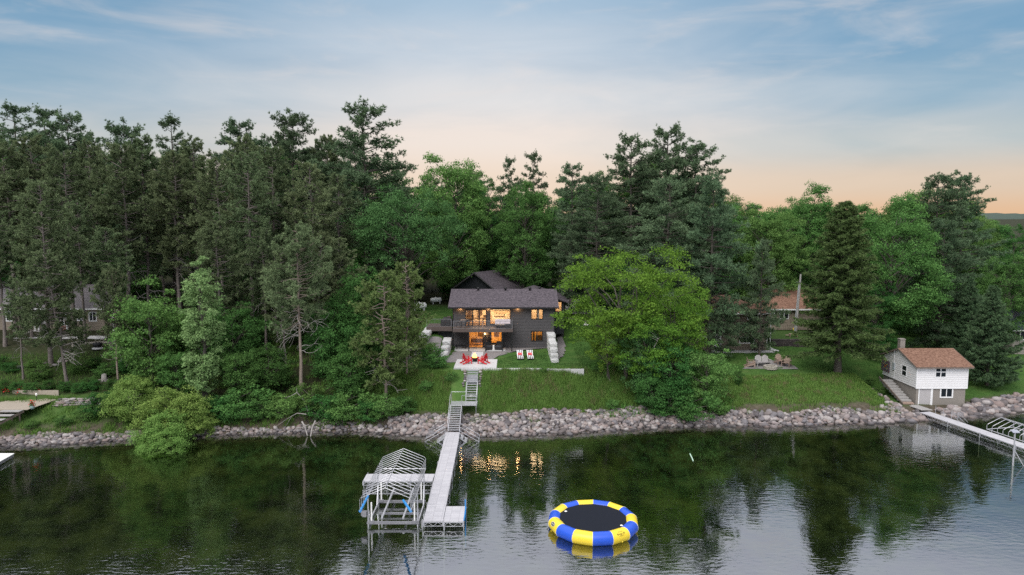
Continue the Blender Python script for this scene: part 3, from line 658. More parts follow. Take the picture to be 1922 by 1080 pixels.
# skyline pines of the cottage stand
for u, v, k, wd, lb in [(50, 198, 'wp4', 1.1, 'flat-topped old white pine with open boughs at the outer end of the pine stand'), (148, 214, 'wp1', 1.05, 'full-crowned white pine next to the flat-topped one'),
                    (250, 232, 'wp2', 1.0, 'rounded white pine top above the cottage pines'), (338, 220, 'wp4', 1.0, 'single white pine with separate tiers against the sky gap'),
                    (462, 226, 'wp1', 1.05, 'dark white pine top between the tiered and the spiky pines'), (105, 205, 'wp4', 1.1, 'white pine with bent top leaning over its neighbours')]:
    plant(k, u, PR.uniform(108, 116), v, lb, 'tree', None, wd)
L1 = 'tall red pine with a bare straight trunk in the stand round the grey-roofed cottage'
for u, Y, v in [(30, 92, 270), (78, 95, 262), (140, 90, 285), (185, 98, 270), (246, 90, 275), (283, 94, 262), (310, 99, 300), (340, 92, 290), (377, 96, 262), (420, 90, 300), (476, 88, 290), (520, 95, 280), (590, 92, 310), (-40, 94, 260), (-90, 90, 280), (470, 100, 262), (640, 98, 330)]:
    plant(['rp1', 'rp4', 'rp2', 'rp3'][int(u) % 4], u, Y, v, L1, 'tree', 'red pines of the cottage stand', PR.uniform(.85, 1.05))
L2 = 'mid-height red pine with foliage low down in the stand round the grey-roofed cottage'
for u, Y, v in [(10, 84, 400), (60, 88, 420), (160, 86, 380), (210, 84, 430), (415, 82, 420), (450, 84, 520), (500, 84, 430), (535, 82, 470), (600, 84, 440), (640, 86, 450), (-30, 84, 430)]:
    plant((['rp3', 'rp1', 'rp5'] if u > 230 else ['rp4', 'rp2', 'rp4'])[int(v) % 3], u, Y, v, L2, 'tree', 'lower red pines of the cottage stand', PR.uniform(.9, 1.2))
stand(['rp1', 'wp1', 'rp4', 'oak3'], -120, 700, 112, 135, 18, 20, 70, 'filling the depth of the pine wood by the cottage', 'deep in the cottage wood')
stand(['oak3', 'wp3', 'oak2'], -100, 720, 136, 165, 14, 35, 80, 'standing far behind the pine wood by the cottage', 'far behind the cottage wood')
stand(['oak3', 'oak2', 'maple2'], -60, 690, 96, 112, 22, 180, 300, 'in the understorey between the trunks of the cottage pines', 'in the cottage pine understorey')
stand(['oak3', 'wp3', 'oak2', 'wp1'], 700, 1130, 122, 150, 12, 15, 70, 'in the wood behind the charcoal lake house', 'behind the lake house')
stand(['oak3', 'maple2'], 760, 1120, 112, 122, 8, 150, 210, 'low in the shade behind the charcoal lake house', 'in the shade behind the lake house')
stand(['wp3', 'oak3', 'wp1', 'oak4'], 1110, 1500, 122, 150, 12, 15, 70, 'in the wood behind the tan house', 'behind the tan house')
stand(['oak3', 'maple2'], 1100, 1560, 108, 120, 10, 170, 230, 'low in the shade behind the tan house', 'in the shade behind the tan house')
stand(['oak4', 'oak3', 'wp1', 'oak2'], 1480, 1860, 118, 150, 12, 12, 50, 'in the wood above the boathouse', 'above the boathouse')
stand(['oak3', 'oak2'], 1560, 1940, 100, 112, 8, 120, 190, 'in the shade close behind the boathouse', 'in the shade behind the boathouse')
stand(['oak3', 'oak2', 'wp5'], 1840, 2040, 130, 230, 12, 8, 60, 'in the wood beyond the navy-roofed house', 'beyond the navy roof')

stand(['maple2', 'maple1', 'maple2'], 240, 690, 77, 88, 16, 330, 410, 'in the shade at the foot of the cottage pines', 'under the cottage pines', (.9, 1.2))

stand(['oak3', 'maple2', 'oak2'], 690, 1130, 128, 160, 16, 120, 200, 'closing the wood low behind the garage', 'low behind the garage')
stand(['oak3', 'wp3'], -150, 2050, 165, 200, 26, 30, 90, 'in the far rows closing the wood behind all houses', 'in the far rows')
stand(['oak3', 'maple2'], 1380, 1900, 112, 128, 14, 150, 230, 'low down in the wood behind the utility pole', 'low behind the utility pole')
stand(['maple2', 'oak3'], -80, 260, 96, 106, 9, 300, 360, 'close behind the grey-roofed cottage', 'behind the cottage')

stand(['oak2', 'oak4', 'wp1', 'oak3'], 1340, 1560, 116, 132, 9, 2, 25, 'on the skyline behind the utility pole', 'on the skyline behind the pole')
# ------------------------------------------------------------------ built things: materials
mat('siding_charcoal', (.052, .049, .052), .75, noise=(2.5, .5, (.068, .064, .066)), bump=(40, .15, .004))
mat('siding_black', (.018, .020, .024), .75, bump=(40, .15, .004))
mat('trim_black', (.012, .012, .013), .5)
mat('deck_brown', (.075, .055, .048), .7, noise=(5, .6, (.11, .085, .075)), bump=(30, .2, .004))
mat('roof_shingle', (.040, .036, .042), .95, noise=(5, .3, (.135, .115, .128)), bump=(9, .9, .03), spec=.1)
mat('roof_brown', (.11, .058, .040), .95, noise=(5, .28, (.26, .155, .11)), bump=(9, .9, .03), spec=.1)
mat('roof_grey', (.16, .15, .155), .95, noise=(6, .5, (.24, .22, .225)), bump=(9, .9, .03), spec=.1)
mat('roof_navy', (.035, .042, .065), .9, bump=(9, .9, .03))
mat('siding_white', (.72, .71, .71), .55, noise=(1.2, .7, (.64, .63, .62)))
mat('siding_tan', (.20, .165, .125), .8, noise=(1.5, .6, (.24, .20, .155)))
mat('stucco', (.26, .235, .205), .95, noise=(3, .6, (.20, .18, .16)), bump=(25, .4, .01))
mat('white_paint', (.78, .78, .78), .5, noise=(3, .6, (.70, .70, .69)))
mat('grey_door', (.42, .40, .40), .7, noise=(2, .6, (.37, .355, .35)))
mat('concrete', (.42, .415, .41), .9, noise=(1.6, .6, (.54, .535, .53)), bump=(30, .25, .004))
mat('step_concrete', (.24, .245, .26), .9, noise=(2, .6, (.30, .30, .315)), bump=(30, .25, .004))
mat('limestone', (.30, .30, .29), .9, noise=(3.2, .5, (.60, .60, .59)), bump=(5, .9, .08), tint=(.52, .52, .51))
mat('dark_block', (.055, .045, .045), .9, noise=(3, .5, (.035, .03, .03)), tint=(.08, .066, .062))
mat('gravel', (.13, .12, .118), .95, noise=(16, .55, (.26, .24, .235)), bump=(22, 1.0, .04))
mat('asphalt_drive', (.33, .32, .32), .9, noise=(4, .5, (.38, .37, .36)))
mat('brick_red', (.18, .075, .055), .9, noise=(9, .4, (.25, .12, .09)))
mat('aluminium', (.62, .62, .64), .42, .75, noise=(3, .6, (.52, .52, .54)))
mat('galvanised', (.30, .30, .315), .5, .6, noise=(4, .6, (.22, .22, .235)))
def dock_mat():
    m = mat('dock_deck', (.41, .405, .42), .65, noise=(2.2, .6, (.50, .49, .505)), spec=.3); nt = m.node_tree; N = nt.nodes; L = nt.links; b = N['Principled BSDF']
    ge = N.new('ShaderNodeNewGeometry'); br = N.new('ShaderNodeTexBrick'); br.inputs['Scale'].default_value = 1.0; br.inputs['Brick Width'].default_value = .62; br.inputs['Row Height'].default_value = .305; br.inputs['Mortar Size'].default_value = .012; br.offset = 0
    br.inputs['Color1'].default_value = (1, 1, 1, 1); br.inputs['Color2'].default_value = (.88, .88, .89, 1); br.inputs['Mortar'].default_value = (.6, .6, .61, 1); L.new(ge.outputs['Position'], br.inputs['Vector'])
    mx = N.new('ShaderNodeMix'); mx.data_type = 'RGBA'; mx.blend_type = 'MULTIPLY'; mx.inputs[0].default_value = 1.0; src = b.inputs['Base Color'].links[0].from_socket
    L.new(src, mx.inputs[6]); L.new(br.outputs['Color'], mx.inputs[7]); L.new(mx.outputs[2], b.inputs['Base Color'])
dock_mat()
mat('dock_wood', (.30, .255, .20), .85, noise=(4, .6, (.38, .33, .265)))
mat('grey_wood', (.26, .25, .24), .9, noise=(4, .6, (.36, .345, .33)))
mat('dark_wood', (.11, .085, .07), .9, noise=(4, .6, (.17, .135, .11)))
mat('teak_faded', (.26, .18, .14), .8, noise=(5, .6, (.34, .25, .20)))
mat('bench_grey', (.30, .28, .275), .8, noise=(5, .6, (.38, .36, .35)))
mat('chair_red', (.60, .012, .022), .4, noise=(6, .6, (.52, .010, .018)))
mat('black_metal', (.016, .016, .017), .45, .3)
mat('black_wicker', (.020, .019, .020), .7, bump=(40, .6, .01))
mat('cushion_lilac', (.50, .45, .47), .9, bump=(12, .3, .02))
mat('cushion_dark', (.05, .055, .065), .9, bump=(12, .3, .02))
mat('towel_white', (.75, .74, .74), .95, bump=(30, .4, .006))
mat('towel_black', (.022, .022, .025), .95)
mat('towel_red', (.55, .06, .07), .95)
mat('plastic_white', (.80, .79, .76), .4)
mat('vinyl_yellow', (.80, .60, .035), .38, noise=(2, .7, (.74, .54, .03)))
mat('vinyl_blue', (.012, .085, .56), .38, noise=(2, .7, (.012, .07, .48)))
mat('tramp_mat', (.012, .014, .020), .9, bump=(60, .4, .004), noise=(30, .5, (.018, .021, .029)), spec=.08)
mat('seam_white', (.7, .7, .68), .5)
mat('ink_black', (.012, .012, .014), .5)
mat('tube_blue', (.03, .26, .62), .4)
mat('hose_green', (.50, .70, .55), .5)
mat('hose_black', (.012, .013, .013), .5)
mat('quilt_dark', (.05, .055, .075), .7); mat('quilt_red', (.19, .045, .035), .7); mat('quilt_yellow', (.52, .38, .10), .7); mat('quilt_grey', (.14, .15, .17), .7); mat('quilt_orange', (.36, .12, .04), .7)
mat('meter_grey', (.38, .42, .44), .5, .2)
mat('solar_panel', (.30, .31, .36), .25, .2)
mat('flower_red', (.60, .03, .03), .7); mat('pot_teal', (.22, .30, .30), .7)
mat('marker_yellow', (.75, .50, .03), .6)
mat('ember_wood', (.03, .02, .015), .9)
mat('flame', (1, .5, .1), .5, emit=((1.0, .40, .07), 3.2))
mat('bulb_warm', (1, .8, .5), .5, emit=((1.0, .62, .25), 30.0))
mat('lamp_panel', (1, .9, .8), .5, emit=((1.0, .66, .34), 1.6))
mat('lamp_panel_amber', (1, .9, .7), .5, emit=((1.0, .50, .13), 1.3))
mat('room_wall', (.78, .66, .52), .9, noise=(1.2, .6, (.70, .58, .45))); mat('room_amber', (.80, .60, .34), .9, noise=(1.2, .6, (.70, .52, .30)))
mat('room_floor', (.30, .19, .11), .6); mat('cabinet_white', (.72, .70, .66), .5); mat('furniture_brown', (.10, .06, .035), .7); mat('curtain', (.70, .62, .52), .95)
def glass_mat(name, tint, ior=1.5):
    m = bpy.data.materials.new(name); m.use_nodes = True; M[name] = m; nt = m.node_tree; N = nt.nodes; L = nt.links; N.clear()
    o = N.new('ShaderNodeOutputMaterial'); t = N.new('ShaderNodeBsdfTransparent'); g = N.new('ShaderNodeBsdfGlossy'); x = N.new('ShaderNodeMixShader'); f = N.new('ShaderNodeFresnel')
    t.inputs[0].default_value = (*tint, 1); g.inputs['Roughness'].default_value = .02; f.inputs['IOR'].default_value = ior
    L.new(f.outputs[0], x.inputs[0]); L.new(t.outputs[0], x.inputs[1]); L.new(g.outputs[0], x.inputs[2]); L.new(x.outputs[0], o.inputs[0])
glass_mat('clear_glass', (.95, .96, .96)); glass_mat('rail_glass', (.80, .83, .84))
mat('dark_glass', (.012, .014, .017), .06, spec=.6)

# ------------------------------------------------------------------ builders for walls, windows, roofs
def claps(g, org, dirx, outn, length, z0, z1, openings=(), pitch=.2, thick=.05):
    """lapped boards on a wall: org=(x, y) start, openings=(s0, s1, z0, z1)"""
    cuts = sorted(set([z0 + i*pitch for i in range(int((z1-z0)/pitch)+1)] + [z1] + [zz for o in openings for zz in (o[2], o[3]) if z0 < zz < z1]))
    for a, b in zip(cuts[:-1], cuts[1:]):
        if b - a < .004: continue
        mid = (a+b)/2; spans = [(0, length)]
        for o in openings:
            if o[2] <= mid <= o[3]:
                ns = []
                for p, q in spans:
                    if o[1] <= p or o[0] >= q: ns.append((p, q)); continue
                    if o[0] > p: ns.append((p, o[0]))
                    if o[1] < q: ns.append((o[1], q))
                spans = ns
        k = (a - z0)/pitch; k0 = z0 + math.floor(k + 1e-6)*pitch
        ta = thick*(1 - .8*(a-k0)/pitch); tb = thick*(1 - .8*min(1, (b-k0)/pitch))
        for p, q in spans:
            def pt(s_, n_, z_): return (org[0]+dirx[0]*s_+outn[0]*n_, org[1]+dirx[1]*s_+outn[1]*n_, z_)
            g.hexa([pt(p, ta, a), pt(q, ta, a), pt(q, -.06, a), pt(p, -.06, a), pt(p, tb, b), pt(q, tb, b), pt(q, -.06, b), pt(p, -.06, b)])
def fbox(g, org, dirx, outn, s0, s1, n0, n1, z0, z1):
    P = []
    for z_ in (z0, z1):
        for s_, n_ in ((s0, n1), (s1, n1), (s1, n0), (s0, n0)): P.append((org[0]+dirx[0]*s_+outn[0]*n_, org[1]+dirx[1]*s_+outn[1]*n_, z_))
    g.hexa(P)
def window(parent, org, dirx, outn, s0, s1, z0, z1, cols=2, rows=1, frame='trim_black', glass='dark_glass', fw=.09, bar=.055, name='window', proud=.05, sill=True):
    g = Geo(); f = lambda a, b, c, d, n0=-.03, n1=proud: fbox(g, org, dirx, outn, a, b, n0, n1, c, d)
    f(s0, s1, z1-fw, z1); f(s0, s1, z0, z0+fw); f(s0, s0+fw, z0+fw, z1-fw); f(s1-fw, s1, z0+fw, z1-fw)
    xs = np.linspace(s0+fw, s1-fw, cols+1); zs = np.linspace(z0+fw, z1-fw, rows+1)
    for x_ in xs[1:-1]: f(x_-bar/2, x_+bar/2, z0+fw, z1-fw, -.025, proud-.012)
    for i in range(cols):
        a = xs[i] + (bar/2 if i else 0); b = xs[i+1] - (bar/2 if i < cols-1 else 0)
        for z_ in zs[1:-1]: f(a, b, z_-bar/2, z_+bar/2, -.025, proud-.014)
    w = g.build(name, frame, parent)
    for i in range(cols):
        for j in range(rows):
            a = xs[i] + (bar/2 if i else 0); b = xs[i+1] - (bar/2 if i < cols-1 else 0); c_ = zs[j] + (bar/2 if j else 0); d_ = zs[j+1] - (bar/2 if j < rows-1 else 0)
            p = Geo(); fbox(p, org, dirx, outn, a, b, -.012, -.004, c_, d_); p.build('pane', glass, w)
    return w
def gable_roof(parent, x0, x1, y0, y1, ze, zr, matn, t=.16, axis='x', name='roof', fascia='trim_black'):
    """ridge along axis, over the rectangle; ze eave height, zr ridge height"""
    g = Geo()
    if axis == 'x':
        ym = (y0+y1)/2; g.slab([(x0, y0, ze), (x1, y0, ze), (x1, ym, zr), (x0, ym, zr)], t); g.slab([(x0, ym+.004, zr), (x1, ym+.004, zr), (x1, y1, ze), (x0, y1, ze)], t)
    else:
        xm = (x0+x1)/2; g.slab([(x0, y1, ze), (x0, y0, ze), (xm, y0, zr), (xm, y1, zr)], t); g.slab([(xm+.004, y1, zr), (xm+.004, y0, zr), (x1, y0, ze), (x1, y1, ze)], t)
    r = g.build(name, matn, parent)
    f = Geo(); e = .14
    if axis == 'x': f.box(x0, x1, y0-.03, y0-.003, ze-t-.02, ze-.02); f.box(x0+.1, x1-.1, y0-.1, y0-.034, ze-.16, ze-.05)
    else: f.box(x1+.003, x1+.03, y0, y1, ze-t-.02, ze-.02)
    f.build('gutter', fascia, r); return r
def hip_roof(parent, x0, x1, y0, y1, ze, zr, matn, inset, t=.15, fascia='white_paint'):
    ym = (y0+y1)/2; a, b = (x0+inset, ym, zr), (x1-inset, ym, zr); g = Geo()
    g.add([(x0, y0, ze), (x1, y0, ze), (x1, y1, ze), (x0, y1, ze), a, b, (x0, y0, ze-t), (x1, y0, ze-t), (x1, y1, ze-t), (x0, y1, ze-t)],
          [(0, 1, 5, 4), (2, 3, 4, 5), (0, 6, 7, 1), (1, 7, 8, 2), (2, 8, 9, 3), (3, 9, 6, 0), (6, 9, 8, 7)]); g.add([(x1, y0, ze), (x1, y1, ze), b, (x0, y1, ze), (x0, y0, ze), a], [(0, 1, 2), (3, 4, 5)])
    r = g.build('roof', matn, parent); f = Geo(); f.box(x0-.03, x1+.03, y0-.08, y0-.004, ze-t-.04, ze-.01); f.build('gutter', fascia, r); return r
def gable_end(g, y0, y1, x, z0, zr, t=.08):      # triangle wall in the plane x
    ym = (y0+y1)/2
    V = [(x, y0, z0), (x, y1, z0), (x, ym, zr), (x+t, y0, z0), (x+t, y1, z0), (x+t, ym, zr)]
    g.add(V, [(0, 2, 1), (3, 4, 5)]); g.add(V, [(0, 1, 4, 3), (1, 2, 5, 4), (2, 0, 3, 5)])

# ------------------------------------------------------------------ the main house
YW, ZP = 89.5, 4.9
def hu(zx): return 780 + zx/4.909
def hv(zy): return 490 + zy/4.909
def wx(zx, Y=YW, zy=600): return PY(hu(zx), hv(zy), Y)[0]
def wz(zy, Y=YW): return PY(950, hv(zy), Y)[2]
def room(parent, x0, x1, y0, y1, z0, z1, wall, lamp, lw=.5):
    g = Geo(); g.box(x0-.05, x0, y0, y1, z0, z1); g.box(x1, x1+.05, y0, y1, z0, z1); g.box(x0, x1, y1, y1+.05, z0, z1); g.box(x0, x1, y0, y1, z1, z1+.05); r = g.build('room', wall, parent)
    f = Geo(); f.box(x0, x1, y0, y1, z0-.05, z0-.003); f.build('room_floor', 'room_floor', r)
    xm, ym = (x0+x1)/2, (y0+y1)/2; l = Geo(); l.box(xm-(x1-x0)*.36*lw*2, xm+(x1-x0)*.36*lw*2, ym-(y1-y0)*.3, ym+(y1-y0)*.3, z1-.06, z1-.02); l.build('ceiling_lamp', lamp, r)
    al = bpy.data.lights.new('room_light', 'AREA'); al.shape = 'RECTANGLE'; al.size = (x1-x0)*.7; al.size_y = (y1-y0)*.6; al.energy = 10*(x1-x0)*(y1-y0)*(.40 if 'amber' in lamp else .36)*(.5 if lw < .3 else 1); al.color = (1, .50, .14) if 'amber' in lamp else (1, .66, .34)
    ao = bpy.data.objects.new('room_light', al); scene.collection.objects.link(ao); ao.parent = r; ao.location = (xm, ym, z1-.08)
    return r
def house():
    h = empty('lake_house', (0, 0, 0))
    x0, x1 = wx(345), wx(1278); zt = 10.25; zd = 7.74; yb = YW + 9.6
    O = (x0, YW); DX, ON = (1, 0), (0, -1)
    s = lambda zx: wx(zx) - x0
    up = [(s(458), s(655), zd+.02, wz(448)), (s(685), s(878), wz(585), wz(443)), (s(1062), s(1175), wz(540), wz(443))]
    lo = [(s(490), s(622), ZP+.03, wz(655)+.05), (s(680), s(806), wz(760), wz(655)+.05), (s(1062), s(1175), wz(742), wz(643))]
    g = Geo(); claps(g, O, DX, ON, x1-x0, ZP-.1, zt, up+lo, .19)
    claps(g, (x1, YW), (0, 1), (1, 0), yb-YW, ZP-.1, zt, [], .19); claps(g, (x0, yb), (0, -1), (-1, 0), yb-YW, ZP-.1, zt, [], .19)
    g.box(x0, x1, yb-.05, yb, ZP, zt); w = g.build('siding', 'siding_charcoal', h); w['kind'] = 'stuff'
    c = Geo()
    for xx in (x0-.03, x1-.07): c.box(xx, xx+.1, YW-.06, YW+.05, ZP-.1, zt)
    c.build('corner_trim', 'trim_black', h)
    # roof
    pitch = .335; ye = YW - .62; yr = (YW+yb)/2; zr = zt + (yr-ye)*pitch; xe0, xe1 = wx(298, ye, 425), wx(1322, ye, 425)
    rf = gable_roof(h, xe0, xe1, ye, 2*yr-ye, zt+.02, zr, 'roof_shingle', .18)
    gg = Geo(); gable_end(gg, YW, yb, x0, zt, zt+(yr-YW)*pitch-.1); gable_end(gg, YW, yb, x1-.08, zt, zt+(yr-YW)*pitch-.1); gg.build('gable_wall', 'siding_charcoal', h)
    for zx in (578, 828, 1052, 1145):
        v = Geo(); x_ = wx(zx, yr, 255); y_ = yr-.5 if zx < 1100 else yr+.4; z_ = zr-.5*pitch-.1
        v.lathe([(.10, 0), (.10, .28), (.17, .28), (.19, .34), (.19, .48), (.14, .54), (0.001, .55)], (x_, y_, z_), 14); v.build('roof_vent', 'black_metal', rf, True)
    # openings, rooms
    W = lambda o, cols, **k: window(h, O, DX, ON, o[0], o[1], o[2], o[3], cols, frame='trim_black', glass='clear_glass', **k)
    d1 = W(up[0], 3, name='sliding_door', fw=.10, bar=.14); W(up[1], 1, fw=.09); W(up[2], 2, fw=.10, bar=.12)
    W(lo[0], 2, name='sliding_door', fw=.08, bar=.07); W(lo[1], 1, fw=.08); W(lo[2], 2, fw=.13, bar=.10)
    r1 = room(h, x0+s(440), x0+s(900), YW+.08, YW+4.6, zd, zt-.05, 'room_wall', 'lamp_panel', .45)
    r2 = room(h, x0+s(1030), x0+s(1210), YW+.08, YW+3.2, zd, zt-.05, 'room_wall', 'lamp_panel', .4)
    r3 = room(h, x0+s(470), x0+s(830), YW+.08, YW+4.6, ZP, zd-.35, 'room_amber', 'lamp_panel_amber', .4)
    r4 = room(h, x0+s(1030), x0+s(1210), YW+.08, YW+3.2, ZP, zd-.35, 'room_amber', 'lamp_panel_amber', .16)
    # furnishings seen through the glass
    k = Geo(); xa, xb = x0+s(700), x0+s(895); k.box(xa, xb-.4, YW+4.1, YW+4.55, zd, zd+.9); k.box(xa, xb, YW+4.2, YW+4.55, zd+1.55, zd+2.2); k.build('kitchen_cabinet', 'cabinet_white', r1)
    for i in range(3):
        p = Geo(); xx = xa + .45 + i*.62; p.tube([(xx, YW+3.0, zt-.06), (xx, YW+3.0, zt-.5)], .01, 5); p.lathe([(.03, 0), (.16, -.16), (.17, -.26)], (xx, YW+3.0, zt-.48), 14); p.build('pendant_lamp', 'bulb_warm' if i == 1 else 'plastic_white', r1)
    p = Geo(); p.box(xa+.25, xa+1.75, YW+2.4, YW+3.1, zd+.82, zd+.9)
    for i in range(14): p.box(xa+.3+i*.104, xa+.33+i*.104, YW+2.45, YW+2.5, zd+.9, zd+1.35)
    p.box(xa+.25, xa+1.75, YW+2.44, YW+2.51, zd+1.35, zd+1.42); p.build('stair_rail', 'furniture_brown', r1)
    p = Geo(); p.box(x0+s(470), x0+s(640), YW+1.6, YW+2.5, zd+.70, zd+.78); p.box(x0+s(480), x0+s(490), YW+2, YW+2.1, zd, zd+.7); p.box(x0+s(610), x0+s(620), YW+2, YW+2.1, zd, zd+.7)
    for q in (500, 560, 615): p.box(x0+s(q), x0+s(q+26), YW+2.7, YW+2.75, zd+.45, zd+1.05)
    p.build('dining_table', 'furniture_brown', r1)
    p = Geo(); p.box(x0+s(462), x0+s(500), YW+4.3, YW+4.55, zd, zd+2.0); p.box(x0+s(560), x0+s(600), YW+4.3, YW+4.55, zd+.9, zd+1.7); p.build('wall_shelf', 'furniture_brown', r1)
    p = Geo(); p.box(x0+s(500), x0+s(612), YW+2.0, YW+2.9, ZP+.35, ZP+.85); p.box(x0+s(560), x0+s(612), YW+3.4, YW+3.5, ZP+.9, ZP+1.9); p.build('sofa', 'furniture_brown', r3)
    p = Geo(); p.box(x0+s(715), x0+s(762), YW+4.5, YW+4.58, ZP+.75, ZP+2.05); p.build('wall_screen', 'furniture_brown', r3)
    p = Geo(); p.box(x0+s(682), x0+s(700), YW+.2, YW+.5, ZP, zd-.5); p.box(x0+s(790), x0+s(806), YW+.2, YW+.5, ZP, zd-.9); p.build('curtain', 'furniture_brown', r3)
    p = Geo(); p.box(x0+s(1118), x0+s(1140), YW+.3, YW+.45, zd+.3, zt-.3); p.build('curtain', 'curtain', r2)
    p = Geo(); p.box(x0+s(1085), x0+s(1100), YW+1.4, YW+1.6, ZP+.6, zd-.6); p.box(x0+s(1112), x0+s(1172), YW+1.6, YW+2.0, ZP+.5, ZP+1.4); p.build('bed_frame', 'furniture_brown', r4)
    # soffit lamps, wall lamp
    def lamp(x, y, z, e, col=(1, .47, .18), r_=.05):
        l = bpy.data.lights.new('lamp_light', 'POINT'); l.energy = e; l.color = col; l.shadow_soft_size = r_
        o = bpy.data.objects.new('lamp_light', l); scene.collection.objects.link(o); o.location = (x, y, z); o.parent = h; return o
    for zx in (412, 672, 940):
        x_ = wx(zx); q = Geo(); q.lathe([(.001, 0), (.09, 0), (.10, .03), (.10, .05)], (x_, YW-.20, zt-.12), 14); q.build('soffit_lamp', 'bulb_warm', h); lamp(x_, YW-.20, zt-.2, 9)
    q = Geo(); q.lathe([(.001, -.16), (.06, -.12), (.07, .0), (.05, .06), (.001, .07)], (wx(643), YW-.12, wz(668)), 12); q.build('wall_lamp', 'bulb_warm', h, True); lamp(wx(643), YW-.24, wz(668), 14, (1, .5, .2))
    # deck
    yd = 87.0; dx0, dx1 = wx(345, yd, 640), wx(893, yd, 640); d = empty('deck', (0, 0, 0)); d.parent = h
    nb_ = 17
    for i in range(nb_):
        b = Geo(); a_ = yd + (YW-.06-yd)*i/nb_; b.box(dx0, dx1, a_+.006, yd + (YW-.06-yd)*(i+1)/nb_ - .006, zd-.05, zd); b.build('board', 'deck_brown', d)
    b = Geo(); b.box(dx0-.04, dx1+.04, yd-.05, yd-.004, zd-.36, zd+.01); b.box(dx1+.004, dx1+.05, yd, YW-.08, zd-.36, zd+.008); b.box(dx0-.05, dx0-.004, yd, YW-.08, zd-.36, zd+.008); b.build('fascia', 'deck_brown', d)
    b = Geo(); b.box(dx0+.1, dx1-.1, yd+.1, YW-.1, zd-.3, zd-.056); b.build('joists', 'trim_black', d)
    for zx in (343, 490, 645, 800, 887):
        p = Geo(); xx = wx(zx, yd, 740); p.box(xx-.06, xx+.06, yd+.02, yd+.14, ZP-.05, zd-.36); p.build('post', 'black_metal', d)
    def rail(xa, xb, y, n, zb=None, mat_='galvanised'):
        zb = zb or zd; nposts = max(2, int((xb-xa)/2.6)+1)
        for i in range(nposts):
            p = Geo(); xx = xa + (xb-xa)*i/(nposts-1); p.box(xx-.03, xx+.03, y-.03, y+.03, zb, zb+1.0); p.build('rail_post', mat_, d)
        p = Geo(); p.box(xa, xb, y-.025, y+.025, zb+1.0, zb+1.04); p.box(xa, xb, y-.015, y+.015, zb+.08, zb+.11); p.build('top_rail', mat_, d)
        q = Geo(); m = int((xb-xa)/n)
        for i in range(1, m):
            xx = xa + (xb-xa)*i/m; q.box(xx-.008, xx+.008, y-.008, y+.008, zb+.11, zb+1.0)
        qq = q.build('balusters', mat_, d); qq['kind'] = 'stuff'
    rail(dx0+.05, dx1-.05, yd+.06, .13)
    for xx in (dx1-.05,):
        p = Geo(); p.box(xx-.025, xx+.025, yd+.1, YW-.1, zd+1.0, zd+1.04)
        for i in range(14): p.box(xx-.008, xx+.008, yd+.2+i*.16, yd+.216+i*.16, zd, zd+1.0)
        p.build('side_rail', 'galvanised', d)
    # the side deck that runs on past the left corner
    yl = 88.7; lx0 = wx(100, yl, 610)
    for i in range(14):
        b = Geo(); a_ = yl + 3.2*i/14; b.box(lx0, x0-.06, a_+.006, a_+3.2/14-.006, zd-.05, zd); b.build('board', 'deck_brown', d)
    b = Geo(); b.box(lx0, x0-.06, yl-.05, yl-.004, zd-.5, zd+.01); b.build('fascia', 'deck_brown', d); rail(lx0+.05, x0-.15, yl+.06, .16, zd)
    b = Geo(); b.box(wx(205, yl+.6), x0-.06, yl+.6, yl+2.6, ZP+.4, zd-.5); b.build('skirt', 'siding_black', d)
    tag(h, 'charcoal two-storey lake house with lit windows and a raised deck', 'house')
    # rear wing with its lit window
    wg = h
    Yg = 96.5; gx0, gx1 = wx(1120, Yg, 450), wx(1366, Yg, 450); ge = PY(1060, hv(378), Yg)[2]; g2 = Geo()
    wo = (wx(1286, Yg)-gx0, wx(1346, Yg)-gx0, PY(1060, hv(468), Yg)[2], PY(1060, hv(370), Yg)[2]-.08)
    claps(g2, (gx0, Yg), DX, ON, gx1-gx0, 5.6, ge, [wo], .19); claps(g2, (gx1, Yg), (0, 1), (1, 0), 9, 5.6, ge, [], .19); sd = g2.build('siding', 'siding_black', wg); sd['kind'] = 'stuff'
    window(wg, (gx0, Yg), DX, ON, *wo, 1, frame='trim_black', glass='clear_glass', fw=.06); room(wg, gx0+wo[0]-.3, gx1-.15, Yg+.08, Yg+2.6, 7.4, ge-.05, 'room_wall', 'lamp_panel', .5)
    xr = wx(1100, 101, 225); zpk = PY(1004, hv(228), 105)[2]; xe = wx(1412, Yg-.4, 380)
    gable_roof(wg, 2*xr-xe, xe, Yg-.5, Yg+9.5, ge+.05, zpk, 'roof_shingle', .16, 'y')
    gw = Geo(); gw.add([(gx0-6, Yg-.02, ge), (gx1, Yg-.02, ge), (xr, Yg-.02, zpk-.2)], [(0, 1, 2)]); gw.build('gable_wall', 'siding_black', wg)
    return h
house()

